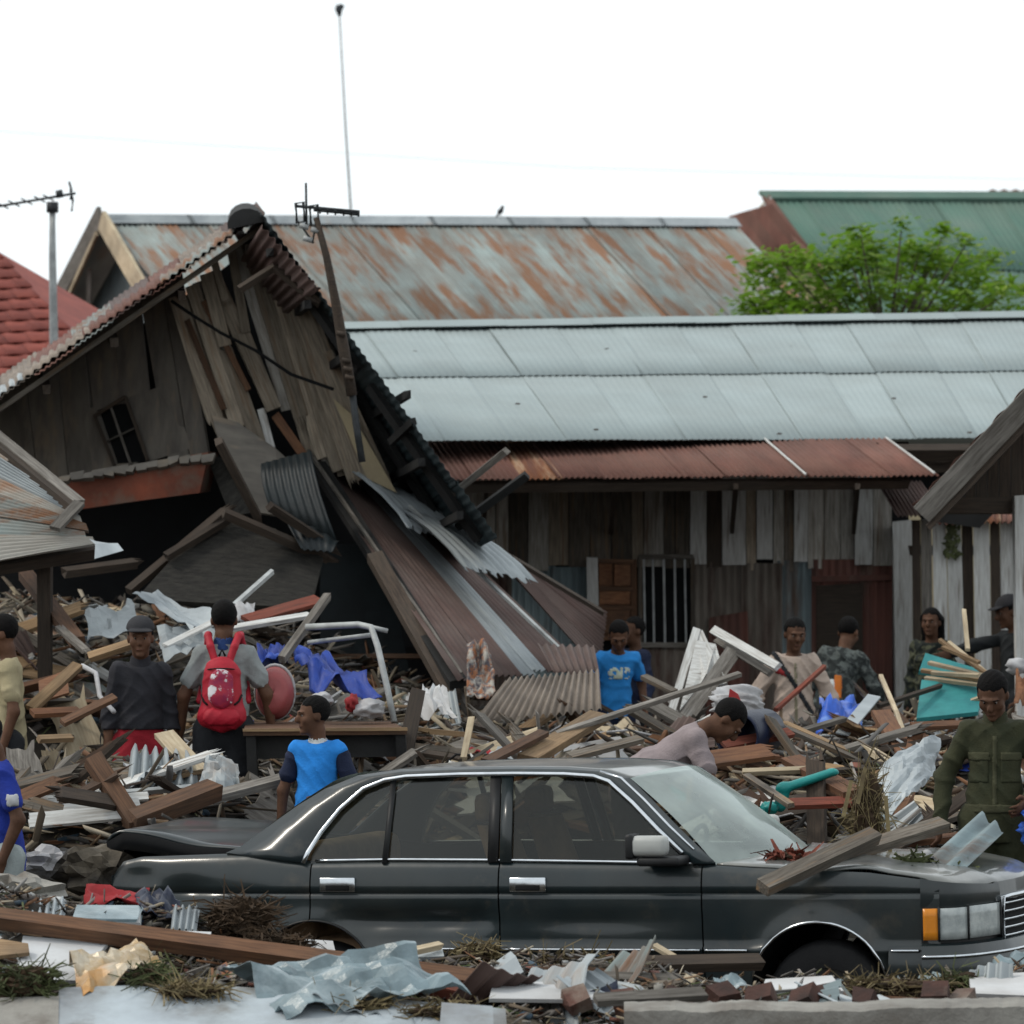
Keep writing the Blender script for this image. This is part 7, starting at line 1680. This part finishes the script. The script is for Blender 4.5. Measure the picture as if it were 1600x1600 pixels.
while n_s < 62 and tries < 3000:
    tries += 1; Y = rf.choice([rf.uniform(16.9, 17.5), rf.uniform(21.7, 25), rf.uniform(24, 30), rf.uniform(24, 30)]); X = rf.uniform(-.145, .145) * Y
    if not free(X, Y): continue
    back = Y > 20; m = rf.choice(tins); z = float(H(X, Y, False)); side_ = 'in the heap' if back else 'before the car'
    filler('tin_fragment', X, Y, ('s', rf.randrange(6)), m, f"torn {TONE[m]} tin {side_} {where(X, Y, z)}", 'tin fragment', 'tin fragments ' + side_, .25 if back else .08, .04); n_s += 1
for i in range(46):
    Y = rf.choice([rf.uniform(17.2, 18.4), rf.uniform(21.7, 27), rf.uniform(21.7, 27)]); X = rf.uniform(-.14, .14) * Y
    if not free(X, Y): continue
    back = Y > 20; m = rf.choice(['cloth_white', 'cloth_red', 'tarp_blue', 'plastic_film', 'plastic_navy', 'cloth_pattern', 'white_board'] if back else ['plastic_film', 'plastic_navy', 'cloth_pattern', 'tin_wall_blue'])
    z = float(H(X, Y, False)); r_ = rf.uniform(.07, .16); cx = [Vector((X - r_, Y + r_, z + .05)), Vector((X + r_, Y + r_ * .8, z + .06)), Vector((X + r_ * .9, Y - r_, z + .02)), Vector((X - r_, Y - r_, z + .02))]
    o = crumple('rag', cx, m, 7, .05, 100 + i, 3, lift=.01); side_ = 'in the heap' if back else 'before the car'; tag(o, f"crumpled {TONE[m]} scrap {side_} {where(X, Y, z)}", 'scrap', 'scraps ' + side_)

BMk = []
for i in range(8):      # broad broken boards: ragged thin panels, some with a missing corner
    l, w, t_ = rf.uniform(.35, .95), rf.uniform(.16, .36), rf.uniform(.012, .022); pts = []
    for q in range(7): pts.append((-l / 2 + l * q / 6, -w / 2 + rf.uniform(0, .03)))
    for q in range(4): pts.append((l / 2 - rf.uniform(0, .10), -w / 2 + w * (q + 1) / 5))
    for q in range(7): pts.append((l / 2 - l * q / 6 - (.05 if q == 0 else 0), w / 2 - rf.uniform(0, .04)))
    for q in range(4): pts.append((-l / 2 + rf.uniform(0, .12), w / 2 - w * (q + 1) / 5))
    n_ = len(pts); vv = [(x_, y_, t_ / 2) for x_, y_ in pts] + [(x_, y_, -t_ / 2) for x_, y_ in pts]
    ff = [tuple(range(n_)), tuple(range(2 * n_ - 1, n_ - 1, -1))] + [(q, n_ + q, n_ + (q + 1) % n_, (q + 1) % n_) for q in range(n_)]
    BMk.append((l, vv, ff))
n_b = tries = 0
bw = ['wood_white'] * 3 + ['wood_cream'] * 2 + ['wood_tan'] * 2 + ['wood_grey'] * 4 + ['white_board'] * 2 + ['wood_orange', 'wood_weathered', 'wood_weathered', 'wood_brown', 'wood_board_teal']
TONE['wood_board_teal'] = 'teal'
while n_b < 85 and tries < 4000:
    tries += 1; Y = rf.choice([rf.uniform(21.8, 24.5), rf.uniform(23, 27), rf.uniform(24, 30)]); X = rf.uniform(-.14, .14) * Y
    if not free(X, Y, .42): continue
    m = rf.choice(bw); k = rf.randrange(8); z = float(H(X, Y, False)); PM_i = BMk[k]
    key = (('b', k), m)
    if key not in pm_cache:
        me = bpy.data.meshes.new('broken_board'); me.from_pydata(PM_i[1], [], PM_i[2]); me.materials.append(MT[m]); pm_cache[key] = me
    filler('broken_board', X, Y, ('b', k), m, f"{'large' if PM_i[0] > .65 else 'small'} {TONE[m]} broken board {where(X, Y, z)}", 'board', 'broken boards in the heap', .3, .05); n_b += 1

for i in range(16):
    Y = rf.uniform(21.8, 28); X = rf.uniform(-.13, .13) * Y
    if not free(X, Y, .5): continue
    a = rf.uniform(-.6, .6); L_ = rf.uniform(.6, 1.4); pts = []
    for q in range(9):
        t_ = q / 8 - .5; x_ = X + L_ * t_ * math.cos(a) + .08 * math.sin(q * 1.3 + i); y_ = Y + L_ * t_ * math.sin(a); pts.append((x_, y_, float(H(x_, y_, False)) + .06 + .09 * math.sin(q * .9 + i) ** 2))
    m_ = ['black', 'iron_light', 'cloth_white'][i % 3]; o = tube('loose_wire', [Vector(p_) - Vector(pts[4]) for p_ in pts], .008, m_, seg=5); o.location = pts[4]
    tag(o, f"{['black', 'grey', 'white'][i % 3]} loose wire curling {where(X, Y, pts[4][2])}", 'wire', 'loose wires in the heap')
# countless splinters, chips and stones
rs_ = np.random.RandomState(9)
def scatter(name, n, yr, size, pal, label):
    Y = rs_.uniform(*yr, n); X = rs_.uniform(-.15, .15, n) * Y
    q = np.array(carM.inverted()); lx = q[0, 0] * X + q[0, 1] * Y + q[0, 2] * .5 + q[0, 3]; ly = q[1, 0] * X + q[1, 1] * Y + q[1, 2] * .5 + q[1, 3]
    k = ~((lx > -2.35) & (lx < 2.75) & (np.abs(ly) < .95)); X, Y = X[k], Y[k]; n = len(X); Z = H(X, Y) + rs_.uniform(-.01, .05, n)
    L_ = rs_.uniform(*size[0], n) ; w = rs_.uniform(*size[1], n); t_ = rs_.uniform(*size[2], n)
    a = rs_.uniform(0, 6.283, n); el_ = rs_.randn(n) * .35
    x = np.stack([np.cos(a) * np.cos(el_), np.sin(a) * np.cos(el_), np.sin(el_)], 1); u = rs_.randn(n, 3) * .4 + np.array([0, -.2, 1]); y = np.cross(u, x); y /= np.linalg.norm(y, axis=1)[:, None]; z = np.cross(x, y)
    c = np.stack([X, Y, Z], 1); V = []
    for sz in (-1, 1):
        for sx, sy in ((-1, -1), (1, -1), (1, 1), (-1, 1)): V.append(c + x * (sx * L_ / 2 * rs_.uniform(.7, 1.1, n))[:, None] + y * (sy * w / 2 * rs_.uniform(.6, 1.2, n))[:, None] + z * (sz * t_ / 2)[:, None])
    V = np.stack(V, 1).reshape(-1, 3); b = np.arange(n)[:, None] * 8; Q = np.concatenate([b + np.array(f_) for f_ in BOXF], 1).reshape(-1, 4)
    pal = np.array(pal); ci = rs_.randint(0, len(pal), n); col = pal[ci] * rs_.uniform(.6, 1.3, n)[:, None]
    o = np_mesh(name, V, Q, None, None, False); at_ = o.data.color_attributes.new('piece', 'FLOAT_COLOR', 'POINT'); cc = np.ones((n * 8, 4), np.float32); cc[:, :3] = np.repeat(col, 8, 0); at_.data.foreach_set('color', cc.ravel())
    o.data.materials.append(MT['pieces']); tag(o, label, None, kind='stuff'); return o
m = bpy.data.materials.new('pieces'); m.use_nodes = True; MT['pieces'] = m; an_ = m.node_tree.nodes.new('ShaderNodeAttribute'); an_.attribute_name = 'piece'; m.node_tree.links.new(an_.outputs['Color'], m.node_tree.nodes['Principled BSDF'].inputs['Base Color']); m.node_tree.nodes['Principled BSDF'].inputs['Roughness'].default_value = .9
WP = [(.3, .26, .2), (.22, .2, .18), (.1, .075, .05), (.13, .11, .085), (.06, .038, .024), (.2, .13, .075), (.04, .03, .024), (.03, .024, .02), (.14, .065, .03), (.28, .23, .16), (.08, .074, .068), (.15, .145, .14)]
SPp = [(.2, .19, .17), (.12, .11, .09), (.3, .29, .27), (.16, .06, .04), (.06, .05, .045), (.4, .41, .41), (.05, .08, .11), (.1, .09, .08)]
scatter('splinters', 7000, (21.4, 31), ((.12, .75), (.008, .045), (.005, .02)), WP, 'countless wood splinters covering the heap behind the car')
scatter('splinters', 6000, (16.9, 19.3), ((.04, .24), (.004, .016), (.004, .010)), WP, 'countless wood splinters in front of the car')
scatter('rubble', 2600, (21.4, 31), ((.03, .15), (.02, .09), (.008, .03)), SPp, 'countless stones and chips over the heap behind the car')
scatter('rubble', 1300, (16.7, 19.4), ((.02, .09), (.015, .06), (.006, .02)), SPp, 'countless stones and chips in front of the car')
GL = [(.07, .09, .03), (.1, .1, .04), (.13, .11, .06), (.05, .06, .02)]
scatter('plant_litter', 3500, (16.8, 28), ((.06, .24), (.006, .014), (.001, .003)), GL, 'shredded leaves and grass stalks lying over the rubble')

# pieces that would read alike are told apart by their place from left to right
from collections import defaultdict
same = defaultdict(list)
for o in list(COL.objects):
    if o.get('group') and o.get('label'): same[o['label']].append(o)
ORD = ['first', 'second', 'third', 'fourth', 'fifth', 'sixth', 'seventh', 'eighth']
for lab, L_ in same.items():
    if len(L_) < 2: continue
    L_.sort(key=lambda o: o.matrix_basis.translation.x / o.matrix_basis.translation.y)
    for i, o in enumerate(L_):
        o['label'] = (['leftmost', 'rightmost'][i] if len(L_) == 2 else ['leftmost', 'middle', 'rightmost'][i] if len(L_) == 3 else ORD[min(i, 7)] + '-from-left') + ' ' + lab
